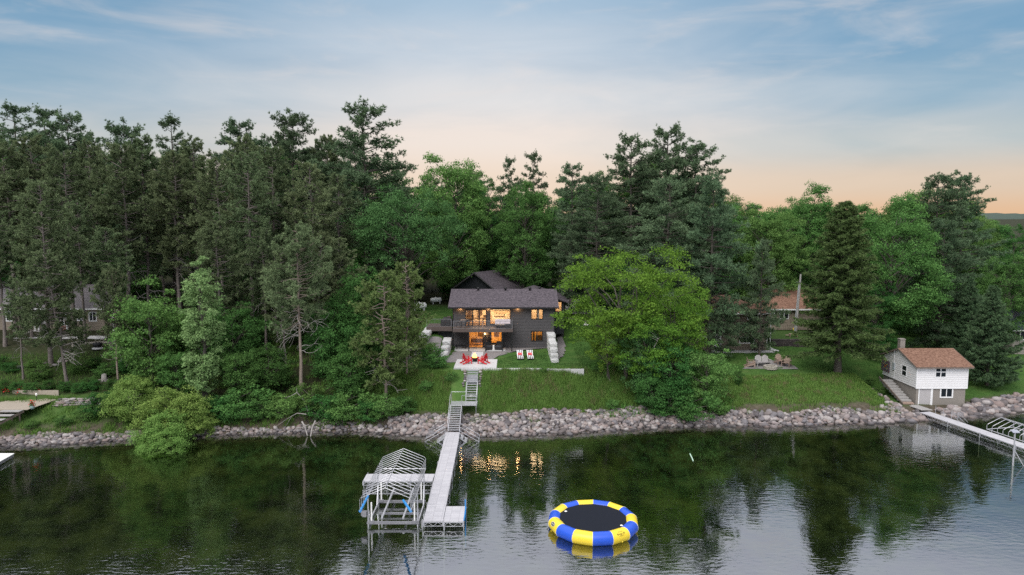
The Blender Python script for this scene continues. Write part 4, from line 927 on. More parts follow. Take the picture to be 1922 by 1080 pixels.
# garage behind: gable set askew
def garage():
    h = empty('garage', (PY(hu(560), 560, 108)[0], 108, 7.6), R(-34)); w, d, ze, zr = 4.2, 9.0, 2.9, 5.7
    g = Geo(); g.box(-w, w, 0, .1, 0, ze); g.box(-w, -w+.1, .1, d, 0, ze); g.box(w-.1, w, .1, d, 0, ze); g.add([(-w, 0, ze), (w, 0, ze), (0, 0, zr-.1)], [(0, 1, 2)]); g.build('wall', 'siding_black', h)
    gable_roof(h, -w-.5, w+.5, -.5, d+.5, ze-.1, zr, 'roof_shingle', .18, 'y'); dr = Geo(); dr.box(-2.4, 2.4, -.04, -.005, .02, 2.3); dr.build('garage_door', 'trim_black', h)
    f = Geo(); f.slab([(-w-.5, -.52, ze-.1), (-w-.5, -.56, ze-.1), (0, -.56, zr), (0, -.52, zr)], .2); f.slab([(0, -.52, zr), (0, -.56, zr), (w+.5, -.56, ze-.1), (w+.5, -.52, ze-.1)], .2); f.build('barge_board', 'siding_charcoal', h)
    tag(h, 'dark garage with a steep shingled gable behind the lake house', 'garage')
garage()

# ------------------------------------------------------------------ patio, path, gravel, walls
def sheet(name, poly, z, m, t=.05):
    g = Geo(); g.prism(poly, z-t, z); o = g.build(name, m); o['kind'] = 'structure'; return o
def hz(zx, zy, z=ZP): p = G(hu(zx), hv(zy), z); return (p[0], p[1])
def drape(name, poly, m, lift=.03, step=.35):
    """sheet that follows the ground"""
    xs = np.array([p[0] for p in poly]); ys = np.array([p[1] for p in poly]); X = np.arange(xs.min(), xs.max()+step, step); Y = np.arange(ys.min(), ys.max()+step, step)
    XX, YY = np.meshgrid(X, Y); inside = inpoly(XX, YY, poly); ZZ = TH(XX.ravel(), YY.ravel()).reshape(XX.shape) + lift
    ny, nx = XX.shape; q = []
    for j in range(ny-1):
        for i in range(nx-1):
            if inside[j, i] and inside[j, i+1] and inside[j+1, i] and inside[j+1, i+1]: q.append((j*nx+i, j*nx+i+1, (j+1)*nx+i+1, (j+1)*nx+i))
    used = sorted(set(i for f in q for i in f)); mp = {o: n for n, o in enumerate(used)}; V = np.stack([XX.ravel(), YY.ravel(), ZZ.ravel()], 1)[used]
    g = Geo(); g.add(V, [[mp[i] for i in f] for f in q]); o = g.build(name, m, None, True); o['kind'] = 'structure'; return o
sheet('gravel_bed', [(-7.6, 80.4), (-2.7, 80.4), hz(760, 880), hz(900, 838), hz(1080, 812), hz(1210, 806), (wx(1210), YW-.03), (-7.6, YW-.03)], ZP+.045, 'gravel', .3)
drape('gravel_path', [hz(1290, 600, 6.0), hz(1360, 548, 7.0), hz(1372, 640, 6.3), hz(1392, 800, 5.2), hz(1370, 880, 4.95), hz(1300, 925, 4.9), hz(1300, 800, 5.4)][::-1], 'gravel', .09, .25)
drape('gravel_terrace', [(-11.6, 81.5), (-8.6, 80.5), (-8.6, 88.4), (-12.6, 88.6)], 'gravel', .09, .25)
pa = [hz(352, 988), hz(746, 990), hz(750, 912), hz(372, 912)]
def slab_panels():
    x0, x1, y0, y1 = pa[0][0], pa[1][0], 77.1, 81.9; p = empty('patio', (0, 0, 0)); p['kind'] = 'structure'
    for i in range(3):
        for j in range(2):
            g = Geo(); xa = x0+(x1-x0)*i/3; g.box(xa+.006, xa+(x1-x0)/3-.006, y0+(y1-y0)*j/2+.006, y0+(y1-y0)*(j+1)/2-.006, ZP-.12, ZP+.075); g.build('slab', 'concrete', p)
    w = empty('walkway', (0, 0, 0)); w['kind'] = 'structure'; xa, xb = hz(520, 850)[0], hz(625, 850)[0]
    for j in range(2):
        g = Geo(); g.box(xa, xb, 81.92+j*2.35, 81.92+(j+1)*2.35-.012, ZP-.1, ZP+.08); g.build('slab', 'concrete', w)
    g = Geo(); g.box(wx(345), wx(830), 87.1, YW-.08, ZP-.1, ZP+.07); pp = g.build('lower_patio', 'concrete'); pp['kind'] = 'structure'
slab_panels()
def kerb():
    k = empty('concrete_kerb', (0, 0, 0)); n = 9; a, b = G(866, 693, 4.9), G(1096, 694, 4.75)
    for i in range(n):
        t0, t1 = i/n, (i+1)/n; xa, xb = a[0]+(b[0]-a[0])*t0, a[0]+(b[0]-a[0])*t1-.02; ya, yb_ = a[1]+(b[1]-a[1])*t0-.1, a[1]+(b[1]-a[1])*t1-.1; zz = 4.9 - .28*max(0, t0-.45)
        g = Geo(); g.hexa([(xa, ya-.12, zz-.7), (xb, yb_-.12, zz-.7), (xb, yb_+.16, zz-.7), (xa, ya+.16, zz-.7), (xa, ya-.12, zz+.06), (xb, yb_-.12, zz+.06), (xb, yb_+.16, zz+.06), (xa, ya+.16, zz+.06)]); g.build('kerb_stone', 'concrete', k)
    tag(k, 'pale concrete kerb along the top edge of the grassy bank', 'kerb')
kerb()
_blk = []
def block_mesh(i):
    rs = np.random.default_rng(100+i); g = Geo(); n = 4
    # a rough-faced cut block, unit size, subdivided faces jittered
    V = []; idx = {}
    def vid(p):
        if p not in idx:
            idx[p] = len(V); q = np.array(p, float)/n - .5; e = sum(abs(abs(c)-.5) < 1e-6 for c in q); V.append(q*(1 - .035*(e-1)) + rs.normal(0, .018, 3)*np.array([1, 1, .5])); 
        return idx[p]
    Fq = []
    for ax in range(3):
        for side in (0, n):
            for a in range(n):
                for b in range(n):
                    c = []
                    for da, db in ((0, 0), (1, 0), (1, 1), (0, 1)):
                        p = [0, 0, 0]; p[ax] = side; p[(ax+1) % 3] = a+da; p[(ax+2) % 3] = b+db; c.append(vid(tuple(p)))
                    Fq.append(c if side else c[::-1])
    g.add(V, Fq); return g.mesh('stone_block')
def block(parent, x0, x1, y0, y1, z0, z1, m='limestone', rs=random.Random(4)):
    if len(_blk) < 5: _blk.append(block_mesh(len(_blk)))
    me = _blk[rs.randrange(len(_blk))]
    if m != 'limestone':
        key = me.name + m
        if key not in bpy.data.meshes: c = me.copy(); c.name = key; c.materials.clear()
        me = bpy.data.meshes[key]
    o = link('stone_block', me, m, parent, ((x0+x1)/2, (y0+y1)/2, (z0+z1)/2)); o.scale = (x1-x0-.012, y1-y0-.012, z1-z0-.008); return o
def block_wall(label, x0, x1, yA, ends, zb, ch, bl=1.15, cat='retaining wall', capw=.06):
    w = empty('retaining_wall', ((x0+x1)/2, yA, zb)); 
    inv = Vector(w.location)
    for k, ye in enumerate(ends):
        y = yA; i = 0; top = k == len(ends)-1
        while y > ye + .25:
            L_ = bl*(.6 if (i == 0 and k % 2) else 1); y2 = max(ye, y - L_); jx = .03*((i*7+k*3) % 3 - 1)
            o = block(w, x0+jx - (capw if top else 0), x1+jx + (capw if top else 0), y2, y, zb+k*ch, zb+(k+1)*ch); o.location = o.location - inv; y = y2; i += 1
    tag(w, label, cat); return w
xw = wx(1240, 85, 760)
block_wall('stepped white stone block wall at the right corner of the house', xw-.15, xw+.75, YW-.1, [80.1, 80.9, 81.9, 83.2, 86.9], ZP-.05, .44, cat='stone wall')
block_wall('white stone block wall left of the fire-bowl patio', -8.55, -7.65, 88.3, [80.2, 80.3, 83.6, 85.4], ZP-.15, .44, cat='stone wall')
block_wall('upper white stone wall under the side deck', -11.2, -10.3, 91.0, [86.2, 86.4], 6.5, .45, cat='stone wall')
sheet('driveway', [PY(1062, 575, 104)[:2], PY(1120, 575, 104)[:2], PY(1120, 560, 118)[:2], PY(1060, 560, 118)[:2]], T(8, 108)+.55, 'asphalt_drive', .6)
# ------------------------------------------------------------------ rip-rap, grass, brush
def stone_mat():
    m = bpy.data.materials.new('field_stone'); m.use_nodes = True; M['field_stone'] = m; nt = m.node_tree; N = nt.nodes; L = nt.links; b = N['Principled BSDF']; b.inputs['Roughness'].default_value = .85; b.inputs['Specular IOR Level'].default_value = .25
    oi = N.new('ShaderNodeObjectInfo'); at = N.new('ShaderNodeAttribute'); at.attribute_name = 'var'; ad = N.new('ShaderNodeMath'); ad.operation = 'ADD'; fr = N.new('ShaderNodeMath'); fr.operation = 'FRACT'
    L.new(oi.outputs['Random'], ad.inputs[0]); L.new(at.outputs['Fac'], ad.inputs[1]); L.new(ad.outputs[0], fr.inputs[0])
    r = N.new('ShaderNodeValToRGB'); r.color_ramp.interpolation = 'CONSTANT'; e = r.color_ramp.elements
    cols = [(0.193, 0.168, 0.161), (0.257, 0.216, 0.204), (0.160, 0.146, 0.150), (0.301, 0.254, 0.236), (0.219, 0.203, 0.204), (0.115, 0.104, 0.108), (0.334, 0.305, 0.294), (0.244, 0.193, 0.178), (0.179, 0.168, 0.176), (0.276, 0.236, 0.230), (0.141, 0.122, 0.119), (0.372, 0.343, 0.332)]
    while len(e) < len(cols): e.new(.5)
    for i, c in enumerate(cols): e[i].position = i/len(cols); e[i].color = (*c, 1)
    L.new(fr.outputs[0], r.inputs[0])
    tc = N.new('ShaderNodeTexCoord'); n = N.new('ShaderNodeTexNoise'); L.new(tc.outputs['Object'], n.inputs[0]); n.inputs['Scale'].default_value = 6; n.inputs['Detail'].default_value = 5
    mx = N.new('ShaderNodeMix'); mx.data_type = 'RGBA'; mx.blend_type = 'MULTIPLY'; mx.inputs[0].default_value = .55; r2 = N.new('ShaderNodeValToRGB'); r2.color_ramp.elements[0].position = .3; r2.color_ramp.elements[0].color = (.55, .53, .5, 1); r2.color_ramp.elements[1].position = .65
    L.new(n.outputs[0], r2.inputs[0]); L.new(r.outputs[0], mx.inputs[6]); L.new(r2.outputs[0], mx.inputs[7]); ge = N.new('ShaderNodeNewGeometry'); sp = N.new('ShaderNodeSeparateXYZ'); L.new(ge.outputs['Position'], sp.inputs[0]); wl = N.new('ShaderNodeMath'); wl.operation = 'MULTIPLY_ADD'; L.new(n.outputs[0], wl.inputs[0]); wl.inputs[1].default_value = -.25; L.new(sp.outputs[2], wl.inputs[2])
    wr = N.new('ShaderNodeMapRange'); L.new(wl.outputs[0], wr.inputs[0]); wr.inputs[1].default_value = -.06; wr.inputs[2].default_value = .10; wr.inputs[3].default_value = .34; wr.inputs[4].default_value = 1.0      # the wet, algae-dark foot of the stones
    wm = N.new('ShaderNodeMix'); wm.data_type = 'RGBA'; wm.blend_type = 'MULTIPLY'; wm.inputs[0].default_value = 1.0; L.new(mx.outputs[2], wm.inputs[6]); L.new(wr.outputs[0], wm.inputs[7]); L.new(wm.outputs[2], b.inputs['Base Color'])
    bp = N.new('ShaderNodeBump'); bp.inputs['Strength'].default_value = .5; bp.inputs['Distance'].default_value = .03; L.new(n.outputs[0], bp.inputs['Height']); L.new(bp.outputs[0], b.inputs['Normal'])
stone_mat()
def stone_geo(seed):
    rs = np.random.default_rng(seed); n = 2; V = []; idx = {}; Fq = []
    k = rs.normal(size=(3, 3)); ph = rs.uniform(0, 6, 3)
    def vid(p):
        if p not in idx:
            q = np.array(p, float) - n/2; q = q/np.linalg.norm(q)*.5; w = 1 + .16*sum(math.sin(float(q @ k[i])*4 + ph[i]) for i in range(3))/1.6
            q = np.sign(q)*np.abs(q*2)**.86*.5; idx[p] = len(V); V.append(q*w)
        return idx[p]
    for ax in range(3):
        for side in (0, n):
            for a in range(n):
                for b in range(n):
                    c = []
                    for da, db in ((0, 0), (1, 0), (1, 1), (0, 1)):
                        p = [0, 0, 0]; p[ax] = side; p[(ax+1) % 3] = a+da; p[(ax+2) % 3] = b+db; c.append(vid(tuple(p)))
                    Fq.append(c if side else c[::-1])
    return np.array(V), np.array(Fq)
STONES = [stone_geo(s) for s in range(14)]
STONE_ME = []
for V_, F_ in STONES:
    g = Geo(); g.add(V_, F_); me = g.mesh('stone', True); me.materials.append(M['field_stone']); STONE_ME.append(me)
def riprap(label, u0, u1, s0, s1, size, seed, cap=290, gap=.82, cat='rock bank', big=0.0, name='riprap_bank', skip=None):
    rs = np.random.default_rng(seed); xa, xb = G(u0, 800, 0)[0], G(u1, 790, 0)[0]; root = empty(name, ((xa+xb)/2, float(shore((xa+xb)/2)), 0)); inv = Vector(root.location)
    L_ = []; step = size*gap; ns = int((s1(.5)-s0)/step*1.1)+1; nx_ = int((xb-xa)/step)
    for i in range(nx_):
        for j in range(ns+1):
            x = xa + (i + rs.uniform(0, 1))*step; t = (x-xa)/(xb-xa); se = s1(t); s_ = s0 + (se-s0)*(j + rs.uniform(-.45, .45))/ns
            if s_ > se: continue
            y = float(shore(x)) + s_; d = size*rs.uniform(.7, 1.35)*(1 + (big*rs.random()**3))
            if skip and skip(x, y): continue
            L_.append((x, y, T(x, y) + d*rs.uniform(.05, .28), d))
    L_.sort(key=lambda a: -a[3]*(1.2 if a[2] > .1 else .2)); joint = Geo()
    for i, (x, y, z, d) in enumerate(L_):
        sc_ = np.array([d*rs.uniform(.85, 1.3), d*rs.uniform(.8, 1.15), d*rs.uniform(.6, .9)]); rot = (rs.uniform(-.4, .4), rs.uniform(-.4, .4), rs.uniform(0, 6.28)); k = rs.integers(0, len(STONES))
        if i < cap:
            o = bpy.data.objects.new('stone', STONE_ME[k]); scene.collection.objects.link(o); o.parent = root; o.location = Vector((x, y, z)) - inv; o.scale = sc_; o.rotation_euler = rot
        else:
            mt = np.array(Matrix.Rotation(rot[2], 3, 'Z') @ Matrix.Rotation(rot[0], 3, 'X')); joint.add((STONES[k][0]*sc_) @ mt.T + np.array([x, y, z]) - np.array(inv), STONES[k][1], rs.random())
    if joint.n: o = joint.build('loose_stones', 'field_stone', root, True); o['kind'] = 'stuff'
    tag(root, label, cat); return root
riprap('wide rip-rap bank of pinkish field stones below the grassy slope', 735, 1345, -.9, lambda t: 2.3 + 1.0*min(1, t*5) + .25*math.sin(t*17) - 1.6*max(0, t-.75)*5*.6, .36, 1, big=.6)
riprap('rip-rap strip of grey stones below the stone patio lawn', 1340, 1712, -.8, lambda t: .8 + .85*min(1, t*6) + .35*math.sin(t*13) + (1.2 if t > .9 else 0), .36, 2, big=.9)
riprap('low line of stones under the pine wood by the cottage', 380, 738, -.8, lambda t: .6 + .3*math.sin(t*11)+.5*t, .33, 3, big=.5)
riprap('low stone edging at the garden shore by the timber deck', -60, 335, -.8, lambda t: 1.3 + .2*math.sin(t*14) - .6*max(0, t-.75)*4, .33, 4, big=.6)
riprap('boulder shore curving round the boathouse lawn', 1722, 2010, -1.2, lambda t: 1.3 + 3.0*max(0, t-.35), .46, 5, big=1.2, skip=lambda x, y: 44.4 < x < 46.6 and y > 73.0)
# grass
def blades(name, pts, hgt, wid, lean, seed, matn, n_each=1):
    rs = np.random.default_rng(seed); P = np.asarray(pts, float); n = len(P); h = hgt*rs.uniform(.5, 1.3, n); az = rs.uniform(0, 6.28, n)
    dx = np.stack([np.cos(az), np.sin(az), np.zeros(n)], 1); sd = np.stack([-np.sin(az), np.cos(az), np.zeros(n)], 1)*wid*.5; tip = P + dx*(lean*h*rs.uniform(.2, 1.2, n))[:, None] + np.array([0, 0, 1])*h[:, None]
    mid = P*.45 + tip*.55 - dx*(lean*h*.12)[:, None]
    V = np.stack([P-sd, P+sd, mid+sd*.7, tip, mid-sd*.7], 1).reshape(-1, 3); b = np.arange(n)[:, None]*5
    va = np.repeat(np.clip(rs.normal(.5, .28, n), 0, 1), 5); g = Geo(); g.add(V, np.concatenate([b+0, b+1, b+2, b+4], 1), va); g.F.append(np.concatenate([b+4, b+2, b+3], 1))
    o = g.build(name, matn); o['kind'] = 'stuff'; return o
def scatter(n, xr, sr, seed, ok=None, clump=0):
    rs = np.random.default_rng(seed); x = rs.uniform(*xr, n); s_ = rs.uniform(*sr, n)
    if clump:
        cx = rs.uniform(*xr, clump); cs = rs.uniform(*sr, clump); k = rs.integers(0, clump, n); x = cx[k] + rs.normal(0, .22, n); s_ = cs[k] + rs.normal(0, .22, n)
    y = shore(x) + s_; z = TH(x, y); p = np.stack([x, y, z], 1)
    if ok is not None: p = p[ok(x, y, s_)]
    return p
leaf_mat('dry_grass', (.10, .10, .045), (.26, .235, .12), .2, .05); leaf_mat('lawn_blades', (.040, .088, .022), (.085, .145, .040), .3, .05)
nostair = lambda x, y, s_: ~((x > -6.6) & (x < -3.4) & (s_ > 2)) & (s_ < 8.3)
tag(blades('tall_grass', np.concatenate([scatter(34000, (-13, 13.5), (3.6, 8.0), 1, nostair), scatter(12000, (-13, 13.5), (3.8, 8.0), 2, nostair, 90)]), .46, .035, .45, 3, 'grass_blades'), 'tall uncut grass on the bank below the lake house', 'grass')
tag(blades('dry_grass', scatter(4500, (-13, 14), (4.0, 7.8), 4, nostair, 90), .5, .03, .5, 5, 'dry_grass'), 'dry straw-coloured grass among the green on the bank', 'grass')
tag(blades('meadow_grass', np.concatenate([scatter(26000, (20, 42.5), (2.6, 10.0), 6, None), scatter(9000, (20, 42.5), (2.6, 10), 7, None, 120)]), .26, .04, .5, 8, 'grass_blades'), 'rough grass above the stones by the stone patio', 'grass')
tag(blades('straw_grass', scatter(5500, (20, 40), (3.0, 9.5), 9, None, 80), .26, .035, .5, 10, 'dry_grass'), 'faded straw grass on the slope by the stone patio', 'grass')
tag(blades('slope_grass', np.concatenate([scatter(15000, (-62, -37), (1.6, 8.0), 11, None, 260), scatter(9000, (-62, -36), (9, 18), 12)]), .3, .045, .5, 13, 'grass_blades'), 'grass and weeds on the slope by the timber deck', 'grass')
_notp = lambda x, y, s_: ~inpoly(x, y, [(-8, 77), (-1.6, 77), (-1.6, 82), (1, 86), (5, 89), (-8, 90)]) & ~((y > 87) & (x < 5.5) & (x > -8)) & ~((x > 4.2) & (x < 7.8) & (y > 80))
tag(blades('lawn_grass', np.concatenate([scatter(22000, (-1.6, 13), (8.2, 24), 14, _notp), scatter(30000, (22, 62), (3.0, 26), 15)]), .07, .05, .6, 16, 'lawn_blades'), 'short mown lawn grass round the houses', 'grass')
tag(blades('forest_floor_growth', scatter(26000, (-40, -12), (1.2, 22), 17, None, 700), .42, .07, .7, 18, 'grass_blades'), 'weedy growth on the floor of the pine wood', 'grass')
tag(blades('thicket_floor_growth', scatter(9000, (9, 24), (1.5, 12), 19, None, 260), .42, .07, .7, 20, 'grass_blades'), 'weedy growth under the shore thicket', 'grass')
# shore shrubs and hedge plants
def bush(key, u, v, h, label, group=None, w=1.0): plant(key, u, 0, None, label, 'shrub', group, w, h, vbase=v)
for i, u in enumerate((8, 34, 60, 92, 124, 150, 178)): bush('shrub1', u, 733 + (i % 3)*2, 1.15, 'low dark hedge shrub above the timber deck', 'hedge above the timber deck', 1.25)
for i, (u, v, h) in enumerate([(410, 790, 2.6), (450, 785, 3.2), (490, 790, 2.4), (530, 785, 2.6), (610, 792, 2.8), (650, 788, 3.0), (690, 792, 2.2), (725, 786, 2.6), (760, 776, 1.8), (585, 770, 2.6), (470, 760, 3.0)]): bush(['shrub1', 'shrub2'][i % 2], u, v, h, 'leafy shrub in the brush above the low line of stones', 'shore brush under the cottage wood', 1.15)
for u, v, h, l in [(800, 735, 1.2, 'small weedy shrub on the bank left of the stairs'), (815, 690, 2.3, 'green shrub at the foot of the stone wall by the fire-bowl patio'), (790, 670, 2.8, 'young bushy shrub left of the stone terrace'), (845, 715, 1.0, 'low weed clump beside the concrete steps'),
                   (1150, 768, 1.1, 'weedy tuft on top of the wide rip-rap'), (1232, 772, 1.3, 'bright weed at the dark drain pipe'), (1120, 700, .9, 'weed clump by the end of the kerb'), (1020, 700, .7, 'leafy weeds under the middle of the kerb'), (1345, 780, 1.6, 'leafy shrub on the stones right of the thicket'),
                   (120, 800, 1.1, 'low weeds in the garden shore by the timber deck'), (60, 805, 1.0, 'small weed patch by the gangway'), (160, 790, 1.3, 'green weed beside the dark rounded shrub'), (1650, 740, .9, 'weed tuft among the stones by the boathouse steps'), (1900, 655, 2.4, 'leafy shrub between the fir and the navy-roofed house'), (1632, 722, .8, 'low weeds on the stony slope near the boathouse')]:
    bush('shrub2', u, v, h, l)

tag(blades('rock_weeds', np.concatenate([scatter(2600, (-12, 21), (1.6, 4.4), 31, None, 60), scatter(1500, (24, 42), (1.0, 2.8), 32, None, 50), scatter(2200, (-40, -13), (.2, 1.6), 33, None, 90), scatter(1400, (-60, -40), (.6, 1.9), 34, None, 50)]), .42, .045, .6, 35, 'grass_blades'), 'weeds and grass growing out between the shore stones', 'weeds')
for i, (u, v, h_) in enumerate([(20, 700, 1.2), (150, 700, 1.4), (180, 690, 1.2), (200, 705, 1.5), (240, 700, 1.8), (60, 690, .9), (215, 735, 1.4), (165, 725, 1.0), (5, 690, 1.3)]): bush(['shrub1', 'shrub2'][i % 2], u, v, h_, 'low leafy plant on the shaded slope below the cottage', 'slope plants below the cottage', 1.3)
# ------------------------------------------------------------------ stairs, dock, lift, trampoline
def XP(u, v, X): d = ray(u, v); t = X/d[0]; return (X, d[1]*t, CAMZ + d[2]*t)
ZD = .55
def truss(g, a, b, h=.28, n=None, r=.018):
    a, b = Vector(a), Vector(b); L_ = (b-a).length; n = n or max(2, int(L_/.6)); dn = Vector((0, 0, -h))
    g.beam(a, b, .05, .06); g.beam(a+dn, b+dn, .04, .04)
    for i in range(n):
        p, q = a + (b-a)*(i/n), a + (b-a)*((i+1)/n); m = (p+q)/2
        g.beam(p+dn, m, .025); g.beam(m, q+dn, .025)
    for p in (a, b): g.beam(p, p+dn, .04)
def dock_section(parent, A, B, w, nrow=1, legs=True, legtop=.1, bed=-2.0):
    """deck panel with trussed sides from A to B (x, y), width w to the right of the run"""
    A, B = Vector((*A, ZD)), Vector((*B, ZD)); d = (B-A).normalized(); n = Vector((d.y, -d.x, 0)); g = Geo()
    e = d*.008; g.hexa([tuple(p) for p in (A+e+Vector((0, 0, -.04)), A+e+n*w+Vector((0, 0, -.04)), B-e+n*w+Vector((0, 0, -.04)), B-e+Vector((0, 0, -.04)), A+e, A+e+n*w, B-e+n*w, B-e)])
    p = g.build('deck_panel', 'dock_deck', parent)
    t = Geo(); lo = Vector((0, 0, -.075)); truss(t, A+lo+n*.03, B+lo+n*.03); truss(t, A+lo+n*(w-.03), B+lo+n*(w-.03)); truss(t, A+lo+d*.03, A+lo+n*w+d*.03, n=2); t.build('frame', 'aluminium', parent)
    if legs:
        for q in (A+d*.1-n*.04, A+d*.1+n*(w+.04)):
            l = Geo(); l.tube([(q.x, q.y, bed), (q.x, q.y, ZD+legtop)], .03, 8); l.build('leg', 'aluminium', parent)
def main_dock():
    D = empty('dock', (0, 0, 0)); A = Vector((-6.18, 47.15)); B = Vector((-6.50, 67.7)); n = 7
    for i in range(n):
        p, q = A + (B-A)*i/n, A + (B-A)*(i+1)/n; dock_section(D, p, q, 1.38, bed=float(TH(p.x, p.y)[0]))
    dock_section(D, (-4.77, 47.12), (-4.80, 49.75), 1.38, legs=False)
    for x, y, top, m in ((-3.36, 47.2, .55, 'aluminium'), (-3.36, 49.0, 1.35, 'tube_blue'), (-3.36, 49.9, 1.5, 'galvanised'), (-4.7, 47.0, .5, 'aluminium')):
        l = Geo(); l.tube([(x, y, -2.2), (x, y, top)], .04, 8); l.build('leg', m, D)
    l = Geo(); l.box(-3.42, -3.34, 47.2, 49.8, .42, .5); l.build('bumper', 'tube_blue', D)
    # side walkway to the lift
    for i in range(3):
        x1 = -6.36 - i*1.87; dock_section(D, (x1-1.87, 56.3), (x1-.01, 56.3), 1.6, bed=-2.2)
    tag(D, 'long pale aluminium dock running out from the stairs with a small end platform', 'dock')
main_dock()
def side_steps(sgn, label):
    S_ = empty('swim_steps', (0, 0, 0)); x0 = -6.5 if sgn < 0 else -5.1; x1 = x0 + sgn*1.9
    for y in (66.3, 67.4):
        g = Geo(); g.tube([(x0, y, ZD-.1), (x0, y, ZD+1.0), (x1, y, .38), (x1, y, -.9)], .028, 7); g.tube([(x0, y, ZD+.6), (x1, y, .02)], .022, 7); g.build('handrail', 'aluminium', S_, True)
        g = Geo(); g.beam((x0, y, ZD-.1), (x1, y, -.85), .04, .14); g.build('stringer', 'aluminium', S_)
    for i in range(5):
        g = Geo(); xx = x0 + sgn*(.25+i*.36); zz = ZD - .2 - i*.25; g.box(xx-.14, xx+.14, 66.33, 67.37, zz-.03, zz); g.build('tread', 'aluminium', S_)
    tag(S_, label, 'steps')
side_steps(-1, 'aluminium swim steps on the boat-lift side of the dock'); side_steps(1, 'aluminium swim steps on the trampoline side of the dock')

def stairs():
    S_ = empty('bank_stairs', (0, 0, 0)); zl = 2.4
    def flight(xa, xb, y0, z0, y1, z1, n):
        for i in range(n):
            t = (i+.5)/n; y = y0+(y1-y0)*t; z = z0+(z1-z0)*(i+1)/n; g = Geo(); g.box(xa, xb, y-.13, y+.13, z-.035, z); g.build('tread', 'aluminium', S_)
        for x in (xa-.03, xb+.03):
            g = Geo(); g.beam((x, y0, z0-.05), (x, y1, z1-.05), .045, .20); g.build('stringer', 'aluminium', S_)
    def rail(P):
        g = Geo(); g.tube(P, .028, 7); g.build('handrail', 'aluminium', S_, True)
    xa, xb = -6.28, -5.22; flight(xa, xb, 67.9, ZD, 70.9, zl, 12)
    g = Geo(); g.box(-6.36, -3.62, 70.9, 72.55, zl-.06, zl+.001); g.build('landing', 'aluminium', S_)
    for x, y in ((-6.3, 72.4), (-5.15, 70.95), (-3.7, 70.95), (-3.7, 72.4), (-6.3, 70.95)):
        g = Geo(); g.tube([(x, y, T(x, y)-.3), (x, y, zl-.06)], .03, 8); g.build('leg', 'aluminium', S_)
    xa2, xb2 = -4.82, -3.74; flight(xa2, xb2, 72.55, zl, 74.95, 3.95, 8)
    rail([(-6.34, 68.0, ZD), (-6.34, 68.0, ZD+.95), (-6.34, 70.9, zl+1.0), (-6.34, 72.5, zl+1.0), (-6.34, 72.5, zl)])
    rail([(-6.34, 72.5, zl+1.0), (-4.86, 72.5, zl+1.0), (-4.86, 72.5, zl)]); rail([(-5.16, 70.95, zl), (-5.16, 70.95, zl+1.0), (-3.7, 70.95, zl+1.0), (-3.7, 70.95, zl)])
    rail([(-5.16, 70.95, zl+1.0), (-5.16, 70.95, zl)]); rail([(-4.86, 72.5, zl+.95), (-4.86, 75.2, 4.95), (-4.86, 75.2, 4.1)]); rail([(-3.70, 72.5, zl), (-3.70, 72.5, zl+.95), (-3.70, 75.2, 4.95), (-3.70, 75.2, 4.1)])
    rail([(-6.34, 69.4, ZD+.9), (-6.34, 69.4, ZD+1.5)])
    tag(S_, 'silver aluminium stairs with a landing climbing the grassy bank', 'stairs')
    C = empty('concrete_steps', (0, 0, 0))
    for i in range(5):
        g = Geo(); y = 74.95 + i*.36; z = 3.95 + (i+1)*.18; g.box(-4.85, -3.7, y, y+.40, z-.6, z); g.build('step', 'step_concrete', C)
    tag(C, 'grey concrete steps at the top of the aluminium stairs', 'steps')
    rs = np.random.default_rng(8)
    for side, lb in ((-5.15, 'row of tan stones on the left of the concrete steps'), (-3.38, 'row of tan stones on the right of the concrete steps')):
        E = empty('edging_stones', (side, 75, 4))
        for i in range(8):
            y = 74.6 + i*.25; o = bpy.data.objects.new('stone', STONE_ME[i % 14]); scene.collection.objects.link(o); o.parent = E; d = rs.uniform(.26, .4); o.location = (rs.normal(0, .05), y-75, T(side, y)+.12-4); o.scale = (d, d, d*.8); o.rotation_euler = (0, 0, rs.uniform(0, 6))
        tag(E, lb, 'stones')
stairs()

def canopy(parent, x0, x1, y0, y1, zr, ze, zt, n, r=.022):
    """ribbed canopy frame: rails at zr, knees at ze, ridge at zt"""
    xm = (x0+x1)/2
    for i in range(n):
        y = y0 + (y1-y0)*i/(n-1); g = Geo(); k = .10
        g.tube([(x0, y, zr), (x0, y, ze-k), (x0+k, y, ze+.02), (xm, y, zt), (x1-k, y, ze+.02), (x1, y, ze-k), (x1, y, zr)], r, 6); g.build('rib', 'aluminium', parent, True)
    g = Geo(); g.tube([(xm, y0, zt+.02), (xm, y1, zt+.02)], r*1.2, 6); g.build('ridge_pole', 'aluminium', parent, True)
    for x in (x0, x1):
        g = Geo(); g.tube([(x, y0, zr), (x, y1, zr)], r*1.6, 6); g.build('side_rail', 'aluminium', parent, True)
    g = Geo(); g.tube([(x0, y1-.02, zr), (x1, y1-.02, zr)], r*1.5, 6); g.build('end_rail', 'aluminium', parent, True)
